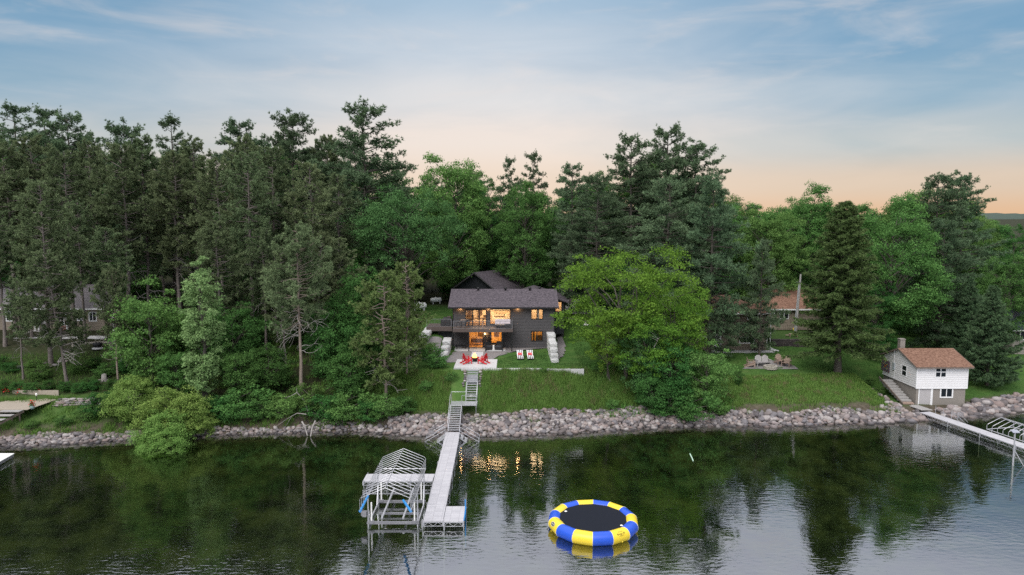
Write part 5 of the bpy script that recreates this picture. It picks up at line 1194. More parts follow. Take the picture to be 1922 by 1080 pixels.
def lift():
    L_ = empty('boat_lift', (0, 0, 0)); x0, x1, y0, y1 = -10.05, -6.6, 47.5, 51.2
    c = empty('canopy_frame', (0, 0, 0)); c.parent = L_; canopy(c, -9.95, -6.62, 44.5, 52.4, 2.42, 3.32, 4.0, 16)
    for y, z in ((y0, .30), (y1, .30)):
        g = Geo(); g.box(x0-.1, x1+.1, y-.07, y+.07, z-.09, z+.09); g.build('cross_beam', 'galvanised', L_)
    g = Geo(); g.box(x0+.4, x1-.1, 49.25, 49.4, .12, .26); g.build('cross_beam', 'galvanised', L_)
    for x in (x0, x1):
        g = Geo(); g.beam((x, y0, .2), (x, y1, .2), .08, .14); g.build('side_beam', 'aluminium', L_)
        for y in (y0, y1):
            g = Geo(); g.tube([(x, y, -2.2), (x, y, 1.0)], .055, 8); g.tube([(x, y, 1.0), (x, y, 2.42)], .045, 8); g.build('post', 'aluminium', L_)
            g = Geo(); xi = x + (.22 if x < -8 else -.22); g.tube([(xi, y+.05, .35), (xi, y+.05, 1.75)], .055, 8); g.build('guide_post', 'plastic_white', L_)
            g = Geo(); g.cbox((xi, y, .36), (.35, .22, .16)); g.build('bracket', 'galvanised', L_)
            g = Geo(); g.beam((x, y + (.6 if y < 49 else -.6), .3), (x, y, 1.6), .05); g.build('brace', 'aluminium', L_)
    for x in (-9.15, -7.65):
        g = Geo(); g.beam((x, 47.7, .52), (x, 53.0, .62), .12, .12); g.build('bunk', 'aluminium', L_)
    g = Geo(); g.tube([(-9.95, 44.5, 2.42), (-9.95, 47.0, 2.42)], .085, 10); g.build('rail_sleeve', 'tube_blue', L_, True)
    g = Geo(); g.tube([(-6.62, 44.5, 2.42), (-7.55, 47.3, 2.0)], .085, 10); g.build('rail_sleeve', 'tube_blue', L_, True)
    g = Geo(); g.cbox((-10.3, 47.5, .95), (.28, .3, .36)); g.lathe([(.11, -.2), (.11, .2)], (-10.48, 47.6, .98), 10); g.build('winch_motor', 'galvanised', L_)
    tag(L_, 'boat lift with an uncovered ribbed canopy frame and blue rail sleeves', 'boat lift')
lift()

def text_mesh(body, size):
    cu = bpy.data.curves.new('lettering', 'FONT'); cu.body = body; cu.size = size; cu.extrude = .002; cu.align_x = 'CENTER'; cu.align_y = 'CENTER'
    o = bpy.data.objects.new('lettering', cu); scene.collection.objects.link(o); dg = bpy.context.evaluated_depsgraph_get(); me = bpy.data.meshes.new_from_object(o.evaluated_get(dg)); bpy.data.objects.remove(o); bpy.data.curves.remove(cu); me.name = 'lettering'; return me
def trampoline():
    cx, cy, Ro, rt = 5.66, 47.45, 3.14, .46; N_ = 14; Rc = Ro - rt; zc = .40
    t = empty('water_trampoline', (cx, cy, 0)); a0 = math.atan2(-cy, -cx)
    ring = lambda k: a0 + 2*math.pi*k/N_
    sides = 22
    for k in range(N_):
        A, B = ring(k), ring(k+1); m = (A+B)/2; g = Geo(); V = []
        for j, (ang, f) in enumerate(((A, 0), (A, .04), ((A+B)/2, .5), (B, .96), (B, 1))):
            pA = Vector((math.cos(A), math.sin(A), 0))*Rc/math.cos(math.pi/N_)*.985; pB = Vector((math.cos(B), math.sin(B), 0))*Rc/math.cos(math.pi/N_)*.985
            p = pA.lerp(pB, f); nrm = Vector((math.cos(A if f < .3 else B if f > .7 else m), math.sin(A if f < .3 else B if f > .7 else m), 0)); rr = rt*(1.0 if .02 < f < .98 else .985)
            for q in range(sides):
                th = 2*math.pi*q/sides; V.append(tuple(p + nrm*math.cos(th)*rr + Vector((0, 0, zc + math.sin(th)*rr))))
        Fq = [(i*sides+q, (i+1)*sides+q, (i+1)*sides+(q+1) % sides, i*sides+(q+1) % sides) for i in range(4) for q in range(sides)]
        g.add(V, Fq); yel = k % 2 == 1                         # k=0 starts right of the near corner
        sg = g.build('tube_segment', 'vinyl_yellow' if yel else 'vinyl_blue', t, True); 
        se = Geo(); pA = Vector((math.cos(A), math.sin(A), 0))*Rc/math.cos(math.pi/N_)*.985; nrm = Vector((math.cos(A), math.sin(A), 0))
        P = [tuple(pA + nrm*math.cos(x)*rt + Vector((0, 0, zc + math.sin(x)*rt))) for x in np.linspace(-.9, 2.6, 16)]; se.tube(P, .011, 5); se.build('seam', 'seam_white', sg, True)
    # jumping mat
    g = Geo(); P = [(math.cos(ring(k))*(Rc-.22), math.sin(ring(k))*(Rc-.22)) for k in range(N_)]; g.prism(P, .66, .70); g.build('jump_mat', 'tramp_mat', t)
    g = Geo(); P = [(math.cos(ring(k))*(Rc-.1), math.sin(ring(k))*(Rc-.1)) for k in range(N_)]; g.prism(P, -.02, .02); g.build('underskirt', 'black_metal', t)
    for ang, rr in ((2.62, 2.1), (-.62, 2.2)):
        g = Geo(); g.lathe([(.001, .03), (.07, .028), (.10, .005), (.10, 0)], (math.cos(ang)*rr, math.sin(ang)*rr, .702), 14); g.build('valve_cap', 'plastic_white', t)
    # lettering on two yellow segments
    def on_seg(k, me, m, th, dz=0, side=0.0, off=.004):
        A, B = ring(k), ring(k+1); c = (A+B)/2; nrm = Vector((math.cos(c), math.sin(c), 0)); tg = Vector((-math.sin(c), math.cos(c), 0)); out = nrm*math.cos(th) + Vector((0, 0, math.sin(th))); up = (-nrm*math.sin(th) + Vector((0, 0, math.cos(th))))
        p = nrm*(Rc*.985) + Vector((0, 0, zc)) + out*(rt+off) + tg*side + up*dz; mt = Matrix((tg, up, out)).transposed().to_4x4(); mt.translation = p
        o = link('lettering', me, m, t); o.matrix_local = mt; return o
    on_seg(1, text_mesh('Bongo 20', .17), 'ink_black', .72)
    on_seg(1, text_mesh('RAVE SPORTS', .06), 'ink_black', .72, .14)
    on_seg(1, text_mesh('WATER BOUNCER', .05), 'ink_black', .72, -.13)
    def oval(a, b, m, off):
        g = Geo(); V = [(0, 0, 0)] + [(a*math.cos(x), b*math.sin(x), 0) for x in np.linspace(0, 2*math.pi, 29)[:-1]]; g.add(V, [(0, 1+i, 1+(i+1) % 28) for i in range(28)]); me = g.mesh('emblem'); o = on_seg(11, me, m, .62, 0, .0, off); o.name = 'emblem'
    oval(.27, .15, 'seam_white', .012); oval(.245, .128, 'ink_black', .016); on_seg(11, text_mesh('RAVE', .15), 'seam_white', .62, 0, 0, .021)
    for k in (1, 11):
        A = (ring(k)+ring(k+1))/2; nrm = Vector((math.cos(A), math.sin(A), 0)); p = nrm*(Rc+rt*.93) + Vector((0, 0, .2)); g = Geo(); g.tube([tuple(p + Vector((0, 0, .05))), tuple(p+nrm*.07), tuple(p + Vector((0, 0, -.05)))], .02, 6); g.build('tow_ring', 'vinyl_yellow', t)
    A = ring(11); g = Geo(); nrm = Vector((math.cos(A), math.sin(A), 0)); p = nrm*(Rc+rt*.8)
    g.tube([tuple(p+Vector((0, 0, .2))), tuple(p+nrm*.25+Vector((0, 0, -.05))), tuple(p+nrm*.2+Vector((0, 0, -.8)))], .03, 6); g.build('boarding_strap', 'ink_black', t)
    tag(t, 'round blue and yellow inflatable water trampoline floating on the lake', 'trampoline')
trampoline()
# drain hose in the water and the outlet on the rocks
g = Geo(); hp = [G(u, v, z) for u, v, z in ((1205, 786, .9), (1209, 800, .2), (1225, 808, -.10), (1262, 822, -.12), (1282, 836, -.10), (1294, 850, -.04))]; g.tube(hp, .045, 8); hs = g.build('drain_hose', 'hose_black', None, True)
tag(hs, 'black drain hose running from the rocks into the shallow water', 'hose')
g = Geo(); g.tube([G(1295, 852, .03), G(1298, 858, .05), G(1301, 865, .03)], .045, 8); o = g.build('hose_float', 'hose_green', None, True); tag(o, 'pale green float at the end of the black hose', 'float')

# driftwood and brush pile below the scraggly pine
def driftwood():
    rs = np.random.default_rng(77); c = G(582, 806, .2)
    for i, (a, b, r, lb) in enumerate([((567, 792, 1.2), (577, 818, .05), .09, 'bleached driftwood log end lying over the stones below the scraggly pine'), ((592, 790, 1.3), (583, 820, .05), .08, 'second bleached driftwood log crossing the rocks'), ((556, 803, .9), (580, 797, 1.2), .05, 'thin pale driftwood branch on the stones below the scraggly pine')]):
        g = Geo(); p, q = Vector(G(*a)), Vector(G(*b)); m = (p+q)/2 + Vector(rs.normal(0, .08, 3)); g.tube([p, m, q], [r, r*.9, r*.6], 7); o = g.build('driftwood_log', 'dead_wood', None, True); tag(o, lb, 'driftwood')
    g = Geo()
    for i in range(46):
        p = np.array(c) + rs.normal(0, 1, 3)*np.array([.8, .5, .1]) + np.array([.3, .9, .4]); crooked(g, rs, p, unit(rs.normal(0, 1, 3) + np.array([0, -.3, .8])), rs.uniform(.6, 1.7), .02, 4, .3, 1)
    o = g.build('brush_pile', 'grey_bark'); o['kind'] = 'stuff'; tag(o, 'tangle of dead twigs piled on the rocks below the scraggly pine', 'brush')
    g = Geo(); p0 = Vector(G(578, 772, 1.8)); p1 = p0 + Vector((-1.0, -.2, 2.0)); g.tube([p0, p0+Vector((-.35, 0, 1.1)), p1], [.06, .05, .03], 6); g.tube([p1, p1+Vector((-.5, 0, -.3)), p1+Vector((-1.2, -.1, -.55))], [.035, .03, .015], 6); g.tube([p1, p1+Vector((-.05, 0, .5))], [.03, .012], 6)
    o = g.build('dead_branch', 'dead_wood', None, True); tag(o, 'forked bleached dead branch standing in the brush', 'branch')
    g = Geo(); q0 = Vector(G(575, 778, 1.7)); g.tube([q0, q0+Vector((-.9, -.1, .15)), q0+Vector((-1.9, -.2, -.4)), q0+Vector((-2.9, -.3, -1.1))], [.05, .045, .03, .012], 6); g.tube([q0+Vector((-1.4, -.15, -.1)), q0+Vector((-2.0, -.3, -1.1))], [.025, .01], 5); o = g.build('dead_branch', 'dead_wood', None, True); tag(o, 'long drooping bleached branch reaching over the shore brush', 'branch')
driftwood()
g = Geo(); a = GT(1139, 708); b = GT(1146, 720); g.tube([(a[0], a[1], a[2]+.12), ((a[0]+b[0])/2, (a[1]+b[1])/2, (a[2]+b[2])/2+.16), (b[0], b[1], b[2]+.1)], [.13, .12, .09], 8); o = g.build('grey_log', 'dead_wood', None, True); tag(o, 'short grey log lying in the grass at the bank edge', 'log')
# ------------------------------------------------------------------ furniture round the lake house
def adirondack(name, m, w=.75, double=False):
    """origin at the ground centre, facing -Y"""
    r = empty(name); hw = (1.35 if double else w)/2; tilt = .27
    for sx in (-1, 1):
        g = Geo(); x = sx*hw; g.beam((x, -.38, 0), (x, -.38, .60), .05, .09); g.build('front_leg', m, r)
        g = Geo(); g.beam((x*.93, -.42, .36), (x*.93, .62, .03), .04, .12); g.build('side_rail', m, r)
        g = Geo(); g.beam((x, .30, .14), (x, .22, .60), .04, .08); g.build('back_leg', m, r)
        g = Geo(); g.hexa([(x-.07, -.46, .60), (x+.07, -.46, .60), (x+.05, .36, .60), (x-.05, .36, .60), (x-.07, -.46, .63), (x+.07, -.46, .63), (x+.05, .36, .63), (x-.05, .36, .63)]); g.build('armrest', m, r)
    for i in range(6):
        y = -.42 + i*.105; z = .40 - (y+.42)*.30; g = Geo(); g.beam((-hw*.93, y, z), (hw*.93, y, z), .09, .025); g.build('seat_slat', m, r)
    cs = [(-.34, 0), (.34, 0)] if double else [(0, 0)]
    for cx, _ in cs:
        n = 5; ww = .58 if not double else .60
        for i in range(n):
            x = cx + (i-(n-1)/2)*ww/n; top = 1.0 - .10*((i-2)/2)**2*1.2; y0, z0 = .16, .25; y1, z1 = y0 + (top-.25)*math.tan(tilt), top
            g = Geo(); fan = 1 + .10; g.beam((x, y0, z0), (cx+(x-cx)*fan, y1, z1), ww/n-.012, .025, (0, 1, 0)); g.build('back_slat', m, r)
    g = Geo(); g.beam((-hw, .32, .58), (hw, .32, .58), .05, .05); g.build('back_rail', m, r)
    return r
RED = adirondack('adirondack_chair', 'chair_red')
p = hz(468, 950); RED.location = (p[0]+.05, p[1]-.1, ZP+.08); RED.rotation_euler = (0, 0, R(118)); RED.scale = (1.12, 1.12, 1.22); tag(RED, 'red slatted garden chair on the house-left side of the fire bowl', 'chair')
c = copy_tree(RED); p = hz(628, 950); c.location = (p[0]-.05, p[1]-.1, ZP+.08); c.rotation_euler = (0, 0, R(-118)); c['label'] = 'red slatted garden chair between the fire bowl and the striped loungers'
def firebowl():
    p = hz(547, 932); f = empty('fire_bowl', (p[0], p[1], ZP+.08)); g = Geo()
    g.lathe([(.001, .06), (.20, .06), (.24, .10), (.40, .30), (.48, .44), (.48, .50), (.43, .50), (.36, .32), (.2, .2), (.001, .18)], (0, 0, 0), 24); g.build('bowl', 'black_metal', f, True); g = Geo(); g.lathe([(.30, 0), (.30, .05), (.22, .10)], (0, 0, 0), 24); g.build('base', 'black_metal', f, True)
    for i in range(4):
        l = Geo(); a = i*.8; l.tube([(-.28*math.cos(a), -.28*math.sin(a), .36), (.28*math.cos(a), .28*math.sin(a), .42+.02*i)], .05, 7); l.build('fire_log', 'ember_wood', f)
    rs = np.random.default_rng(4)
    for i in range(7):
        x, y = rs.normal(0, .10, 2); h = rs.uniform(.3, .62); w = rs.uniform(.06, .11); fl = Geo(); fl.lathe([(w*.5, .0), (w, .1*h), (w*.85, .4*h), (w*.4, .75*h), (.004, h)], (x, y, .40), 8); fl.build('flame', 'flame', f, True)
    l = bpy.data.lights.new('fire_light', 'POINT'); l.energy = 6; l.color = (1, .45, .13); l.shadow_soft_size = .15; o = bpy.data.objects.new('fire_light', l); scene.collection.objects.link(o); o.parent = f; o.location = (0, 0, .85)
    tag(f, 'black fire bowl with flames between the red chairs', 'fire bowl')
firebowl()
def lounger():
    r = empty('sun_lounger'); 
    for sx in (-1, 1):
        g = Geo(); g.beam((sx*.32, -.95, .27), (sx*.32, .95, .27), .05, .07); g.build('side_rail', 'black_metal', r)
        for y in (-.8, .75): g = Geo(); g.beam((sx*.32, y, 0), (sx*.32, y, .25), .05); g.build('leg', 'black_metal', r)
    g = Geo(); g.box(-.3, .3, -.93, .92, .24, .275); g.build('bed', 'black_metal', r)
    for i in range(7):
        x0 = -.33 + i*.66/7; g = Geo(); m = 'towel_white' if i % 2 == 0 else 'towel_black'; P = [(-1.0, .18), (-.97, .32), (.15, .33), (.98, .72), (1.02, .55)]
        for (ya, za), (yb, zb) in zip(P[:-1], P[1:]): g.hexa([(x0, ya, za), (x0+.66/7, ya, za), (x0+.66/7, yb, zb), (x0, yb, zb), (x0, ya, za+.025), (x0+.66/7, ya, za+.025), (x0+.66/7, yb, zb+.025), (x0, yb, zb+.025)])
        g.build('towel_stripe', m, r)
    g = Geo(); g.hexa([(-.24, .02, .36), (.24, .02, .36), (.24, .36, .46), (-.24, .36, .46), (-.22, .03, .46), (.22, .03, .46), (.22, .34, .56), (-.22, .34, .56)]); g.build('pillow', 'towel_red', r)
    g = Geo(); g.beam((-.28, .9, .66), (-.28, .8, 0), .04); g.beam((.28, .9, .66), (.28, .8, 0), .04); g.build('back_support', 'black_metal', r)
    return r
SL = lounger(); p = hz(963, 905); SL.location = (p[0], p[1]+.4, ZP); SL.scale = (1.05, 1.15, 1.1); SL.rotation_euler = (0, 0, R(2)); tag(SL, 'striped sun lounger with a red pillow nearer the fire-bowl patio', 'sun lounger')
c = copy_tree(SL); p = hz(1056, 905); c.location = (p[0], p[1]+.4, ZP); c['label'] = 'striped sun lounger with a red pillow nearer the stepped stone wall'
# deck furniture
zd = 7.745
def armchair(label, x, y, z, rz, s=1.0):
    r = empty('wicker_armchair', (x, y, z), rz); r.scale = (s,)*3
    g = Geo(); g.box(-.38, .38, -.38, .34, .08, .34); g.build('base', 'black_wicker', r); g = Geo(); g.hexa([(-.38, .28, .34), (.38, .28, .34), (.38, .40, .34), (-.38, .40, .34), (-.36, .38, .85), (.36, .38, .85), (.36, .48, .85), (-.36, .48, .85)]); g.build('backrest', 'black_wicker', r)
    for sx in (-1, 1): g = Geo(); g.box(sx*.38-.06, sx*.38+.06, -.38, .30, .34, .58); g.build('armrest', 'black_wicker', r)
    g = Geo(); g.box(-.31, .31, -.37, .27, .345, .47); g.build('cushion', 'cushion_dark', r); tag(r, label, 'armchair'); return r
yy = 88.1
armchair('black wicker armchair beside the lit sliding door under the deck', wx(672, yy), yy, ZP+.075, R(12), 1.15); armchair('black wicker armchair under the deck, farther from the sliding door', wx(767, yy), yy, ZP+.075, R(-12), 1.15)
g = Geo(); g.lathe([(.001, .62), (.17, .62), (.18, .6), (.15, .3), (.17, .02), (.17, 0)], (wx(718, 87.9), 87.9, ZP+.075), 16); o = g.build('drum_table', 'plastic_white', None, True); tag(o, 'white drum side table between the wicker armchairs', 'side table')
def bench():
    r = empty('low_bench', (wx(418, 88.6), 88.7, ZP+.075)); g = Geo(); g.box(-.75, .75, -.2, .2, .38, .44); g.build('seat', 'black_metal', r)
    for sx in (-.6, .6): g = Geo(); g.box(sx-.04, sx+.04, -.18, .18, 0, .38); g.build('leg', 'black_metal', r)
    tag(r, 'low black bench against the wall under the deck', 'bench')
bench()
def high_table():
    r = empty('bar_table', (wx(455, 88.0, 560), 88.05, zd)); g = Geo(); g.box(-.55, .55, -.4, .4, .98, 1.04); g.build('table_top', 'dark_wood', r)
    for sx in (-1, 1):
        for sy in (-1, 1): g = Geo(); g.beam((sx*.5, sy*.36, 0), (sx*.42, sy*.3, .98), .05); g.build('leg', 'black_metal', r)
    tag(r, 'dark bar-height table on the deck by the sliding door', 'table')
    for dx, lb, rz in ((-.85, 'black bar chair at the outer end of the deck table', R(90)), (.35, 'black bar chair on the rail side of the deck table', R(180))):
        c = empty('bar_chair', (r.location.x+dx, 88.05 - (.62 if dx > 0 else 0), zd), rz); g = Geo(); g.box(-.2, .2, -.2, .2, .66, .71); g.build('seat', 'black_metal', c)
        for sx in (-1, 1):
            for sy in (-1, 1): g = Geo(); g.beam((sx*.22, sy*.22, 0), (sx*.17, sy*.17, .66), .035); g.build('leg', 'black_metal', c)
        g = Geo(); g.box(-.2, .2, -.2, -.17, .78, 1.12); g.beam((-.18, -.185, .7), (-.18, -.185, 1.1), .03); g.beam((.18, -.185, .7), (.18, -.185, 1.1), .03); g.build('backrest', 'black_metal', c); tag(c, lb, 'bar chair')
high_table()
def deck_sofa():
    x = wx(803, 88.6, 560); r = empty('deck_sofa', (x, 88.75, zd)); g = Geo(); g.box(-1.0, 1.0, -.38, .38, .1, .38); g.build('base', 'black_wicker', r); g = Geo(); g.box(-1.0, 1.0, .28, .42, .38, .80); g.build('back', 'black_wicker', r)
    for i in range(3):
        g = Geo(); a = -.98+i*.655; g.box(a, a+.64, -.40, .26, .385, .52); g.build('seat_cushion', 'cushion_lilac', r); g = Geo(); g.hexa([(a, .10, .525), (a+.64, .10, .525), (a+.64, .27, .525), (a, .27, .525), (a, .18, .98), (a+.64, .18, .98), (a+.64, .33, .98), (a, .33, .98)]); g.build('back_cushion', 'cushion_lilac', r)
    tag(r, 'three-seat deck sofa with pale lilac cushions', 'sofa')
    r = empty('fire_table', (wx(778, 87.8, 600), 87.75, zd)); g = Geo(); g.box(-.5, .5, -.28, .28, .38, .46); g.build('table_top', 'black_metal', r); g = Geo(); g.box(-.38, .38, -.2, .2, 0, .38); g.build('base', 'black_metal', r); tag(r, 'low black fire table in front of the deck sofa', 'table')
    r = empty('storage_box', (wx(858, 87.5, 600), 87.5, zd)); g = Geo(); g.box(-.42, .42, -.26, .26, 0, .52); g.build('box', 'black_wicker', r); g = Geo(); g.box(-.44, .44, -.28, .28, .523, .58); g.build('lid', 'cushion_dark', r); tag(r, 'dark storage box at the end of the deck', 'box')
    r = empty('covered_grill', (wx(287, 89.6, 560), 89.6, zd)); g = Geo(); g.box(-.75, .75, -.3, .3, 0, .85); g.hexa([(-.5, -.3, .85), (.6, -.3, .85), (.6, .3, .85), (-.5, .3, .85), (-.4, -.2, 1.15), (.5, -.2, 1.15), (.5, .2, 1.15), (-.4, .2, 1.15)]); g.build('cover', 'black_wicker', r); g = Geo(); g.box(.1, .55, -.25, .25, 1.155, 1.26); g.build('folded_cushion', 'deck_brown', r); tag(r, 'black covered grill on the side deck', 'grill')
deck_sofa()
def tank(label, u, v, Y, s=1.0):
    p = PY(u, v, Y); z = T(p[0], Y); r = empty('propane_tank', (p[0], Y, z), R(25)); r.scale = (s,)*3; g = Geo(); n = 12
    pts = [(-1.2+.02, 0, .75)] + [(-1.2 + .35*(1-math.cos(math.pi/2*i/4)), 0, .75) for i in range(1, 5)] + [(1.2-.35*(1-math.cos(math.pi/2*i/4)), 0, .75) for i in range(4, 0, -1)] + [(1.18, 0, .75)]
    rad = [.02] + [.48*math.sin(math.pi/2*i/4) for i in range(1, 5)] + [.48*math.sin(math.pi/2*i/4) for i in range(4, 0, -1)] + [.02]; g.tube(pts, rad, 18); g.build('vessel', 'plastic_white', r, True)
    for sx in (-.7, .7): g = Geo(); g.box(sx-.1, sx+.1, -.35, .35, 0, .42); g.build('saddle', 'concrete', r)
    g = Geo(); g.lathe([(.16, 0), (.16, .14), (.001, .2)], (0, 0, 1.2), 12); g.build('valve_dome', 'plastic_white', r, True); tag(r, label, 'tank')
tank('white propane tank on the lawn left of the lake house', 786, 560, 104); tank('white propane tank beside the garage eave', 818, 545, 112, .8)
g = Geo(); p = GT(1101, 610); g.lathe([(.45, 0), (.45, .25), (.40, .45), (.25, .62), (.001, .68)], (0, 0, 0), 18); o = g.build('well_cover', 'plastic_white', None, True, (p[0], p[1], p[2]-.03)); tag(o, 'pale domed well cover on the lawn right of the lake house', 'well cover')

# ------------------------------------------------------------------ the boathouse
def boathouse():
    h = empty('boathouse', (0, 0, 0)); x0, x1, y0, y1, zb, zf, zt = 45.15, 50.85, 77.3, 84.4, .75, 2.64, 5.05
    Z = lambda zy: PY(1760, 640+zy/8.305, y0)[2]; X = lambda zx: PY(1640+zx/8.305, 710, y0)[0] - x0; Yl = lambda zx: XP(1640+zx/8.305, 690, x0)[1]; Zl = lambda zx, zy: XP(1640+zx/8.305, 640+zy/8.305, x0)[2]
    O, DX, ON = (x0, y0), (1, 0), (0, -1); uw = (X(948), X(1132), Z(575), Z(398)); lw = (X(1052), X(1258), Z(893), Z(706)); dr = (X(716), X(936), zb+.1, Z(738))
    g = Geo(); claps(g, O, DX, ON, x1-x0, zf, zt, [uw], .24, .03); OL = (x0, y1); DL, NL = (0, -1), (-1, 0); ly = lambda zx: y1 - Yl(zx)
    lwn = (ly(436), ly(522), Zl(480, 555), Zl(480, 378)); claps(g, OL, DL, NL, y1-y0, zf, zt, [lwn], .24, .03); claps(g, (x1, y0), (0, 1), (1, 0), y1-y0, zf, zt, [], .24, .03); g.box(x0+.02, x1-.02, y1-.06, y1, zf, zt); sd = g.build('siding', 'siding_white', h); sd['kind'] = 'stuff'
    ym = (y0+y1)/2; zr = zt + 1.28; g = Geo(); n = 5
    for i in range(n):                                   # gable boards
        a, b = i/n, (i+1)/n; f = lambda t: (y0+(ym-y0)*t, y1-(y1-ym)*t)
        for xx, sg in ((x0, -1), (x1, 1)):
            (p0, q0), (p1, q1) = f(a), f(b); za, zz = zt+(zr-zt)*a, zt+(zr-zt)*b; g.hexa([(xx+sg*.03, p0, za), (xx+sg*.03, q0, za), (xx-sg*.04, q0, za), (xx-sg*.04, p0, za), (xx+sg*.008, p1, zz), (xx+sg*.008, q1, zz), (xx-sg*.04, q1, zz), (xx-sg*.04, p1, zz)] if sg > 0 else [(xx-.03, q0, za), (xx-.03, p0, za), (xx+.04, p0, za), (xx+.04, q0, za), (xx-.008, q1, zz), (xx-.008, p1, zz), (xx+.04, p1, zz), (xx+.04, q1, zz)])
    gb = g.build('gable_boards', 'siding_white', h); gb['kind'] = 'stuff'
    g = Geo(); e = .1
    for a, b, c_, d in ((x0+e, x0+dr[0], zb-.5, zf), (x0+dr[1], x0+lw[0], zb-.5, zf), (x0+lw[1], x1-e, zb-.5, zf)): g.box(a, b, y0+e, y0+e+.2, c_, d)
    g.box(x0+dr[0], x0+dr[1], y0+e, y0+e+.2, dr[3], zf); g.box(x0+lw[0], x0+lw[1], y0+e, y0+e+.2, zb-.5, lw[2]); g.box(x0+lw[0], x0+lw[1], y0+e, y0+e+.2, lw[3], zf); g.box(x0+e, x0+e+.2, y0+e+.2, y1, zb-.5, zf-.003); g.box(x1-e-.2, x1-e, y0+e+.2, y1, zb-.5, zf-.003); g.build('basement_wall', 'stucco', h)
    window(h, O, DX, ON, *uw, 2, 2, 'white_paint', 'dark_glass', .11, .09); window(h, (x0, y0+e), DX, ON, *lw, 2, 1, 'white_paint', 'dark_glass', .14, .08); window(h, OL, DL, NL, *lwn, 1, 2, 'white_paint', 'dark_glass', .09, .07)
    d = Geo(); d.box(x0+dr[0]+.1, x0+dr[1]-.2, y0+e+.02, y0+e+.07, zb-.2, dr[3]-.02); dd = d.build('boat_door', 'grey_door', h); d = Geo(); d.box(x0+dr[0], x0+dr[0]+.1, y0+.04, y0+e+.1, zb-.2, dr[3]); d.build('door_trim', 'white_paint', dd); d = Geo(); d.box(x0+dr[1]-.2, x0+dr[1]+.02, y0+.04, y0+e+.1, zb-.2, dr[3]); d.build('door_trim', 'white_paint', dd)
    g = Geo()
    for xx in (x0-.035, x1-.05): g.box(xx, xx+.085, y0-.045, y0+.04, zf, zt)
    g.build('corner_trim', 'white_paint', h); g = Geo(); g.box(x0-.03, x1+.03, y0-.04, y0+.05, zf-.08, zf-.003); g.build('sill_board', 'white_paint', h)
    o_ = .38; rf = gable_roof(h, x0-.28, x1+.42, y0-o_, y1+o_, zt+.06-.02, zr+.16, 'roof_brown', .12, fascia='dark_wood')
    for xx in (x0-.32, x1+.424):
        b = Geo(); b.slab([(xx, y0-o_, zt+.05), (xx+.035, y0-o_, zt+.05), (xx+.035, ym, zr+.17), (xx, ym, zr+.17)], .16); b.slab([(xx, ym, zr+.17), (xx+.035, ym, zr+.17), (xx+.035, y1+o_, zt+.05), (xx, y1+o_, zt+.05)], .16); b.build('barge_board', 'dark_wood', rf)
    c = Geo(); cx_ = x0+.75; c.box(cx_-.28, cx_+.28, ym+.9, ym+1.5, zr-.4, zr+1.0); ch = c.build('chimney', 'stucco', rf); c = Geo(); c.box(cx_-.33, cx_+.33, ym+.85, ym+1.55, zr+1.003, zr+1.08); c.build('chimney_cap', 'stucco', rf)
    l = Geo(); l.cbox((x0+X(845), y0-.1, Z(425)), (.14, .16, .12)); l.build('flood_lamp', 'black_metal', h)
    # meter box and conduit on the gable side
    y_ = Yl(322); z_ = Zl(322, 392); g = Geo(); g.box(x0-.16, x0-.035, y_-.2, y_+.2, z_-.42, z_+.42); g.build('meter_box', 'meter_grey', h); g = Geo(); g.tube([(x0-.08, y_-.15, z_-.42), (x0-.08, y_-.15, zf+.05)], .025, 6); g.tube([(x0-.08, y_, z_+.42), (x0-.08, y_, zr-.2)], .025, 6); g.build('conduit', 'white_paint', h)
    tag(h, 'white boathouse with a brown shingle roof at the water edge', 'boathouse')
    # painted barn-quilt panel hung on the gable side: a plain patchwork
    ya, yb = Yl(255), Yl(126); za, zz = Zl(190, 478), Zl(190, 300); q = empty('quilt_panel', (x0-.05, (ya+yb)/2, (za+zz)/2)); W = abs(yb-ya)/2; H = (zz-za)/2
    g = Geo(); g.box(-.03, 0, -W, W, -H, H); g.build('board', 'quilt_dark', q); n = 8
    for i in range(n):
        for j in range(n):
            r_ = max(abs(i-3.5), abs(j-3.5)); m = 'quilt_red' if r_ > 3 else ('quilt_grey' if (i+j) % 2 else 'quilt_dark')
            if r_ < 1.1 or (r_ < 1.6 and abs(abs(i-3.5)-abs(j-3.5)) < .1): m = 'quilt_yellow' if abs(abs(i-3.5)-abs(j-3.5)) < .1 else 'quilt_orange'
            if r_ < .6: m = 'quilt_orange'
            if r_ > 3 and (i+j) % 2: m = 'quilt_grey'
            t_ = Geo(); a = -W+.04+(2*W-.08)*i/n; b = -H+.04+(2*H-.08)*j/n; t_.box(-.036, -.031, a+.006, a+(2*W-.08)/n-.006, b+.006, b+(2*H-.08)/n-.006); t_.build('patch', m, q)
    tag(q, 'square patchwork panel hung on the side of the boathouse', 'wall panel')
boathouse()
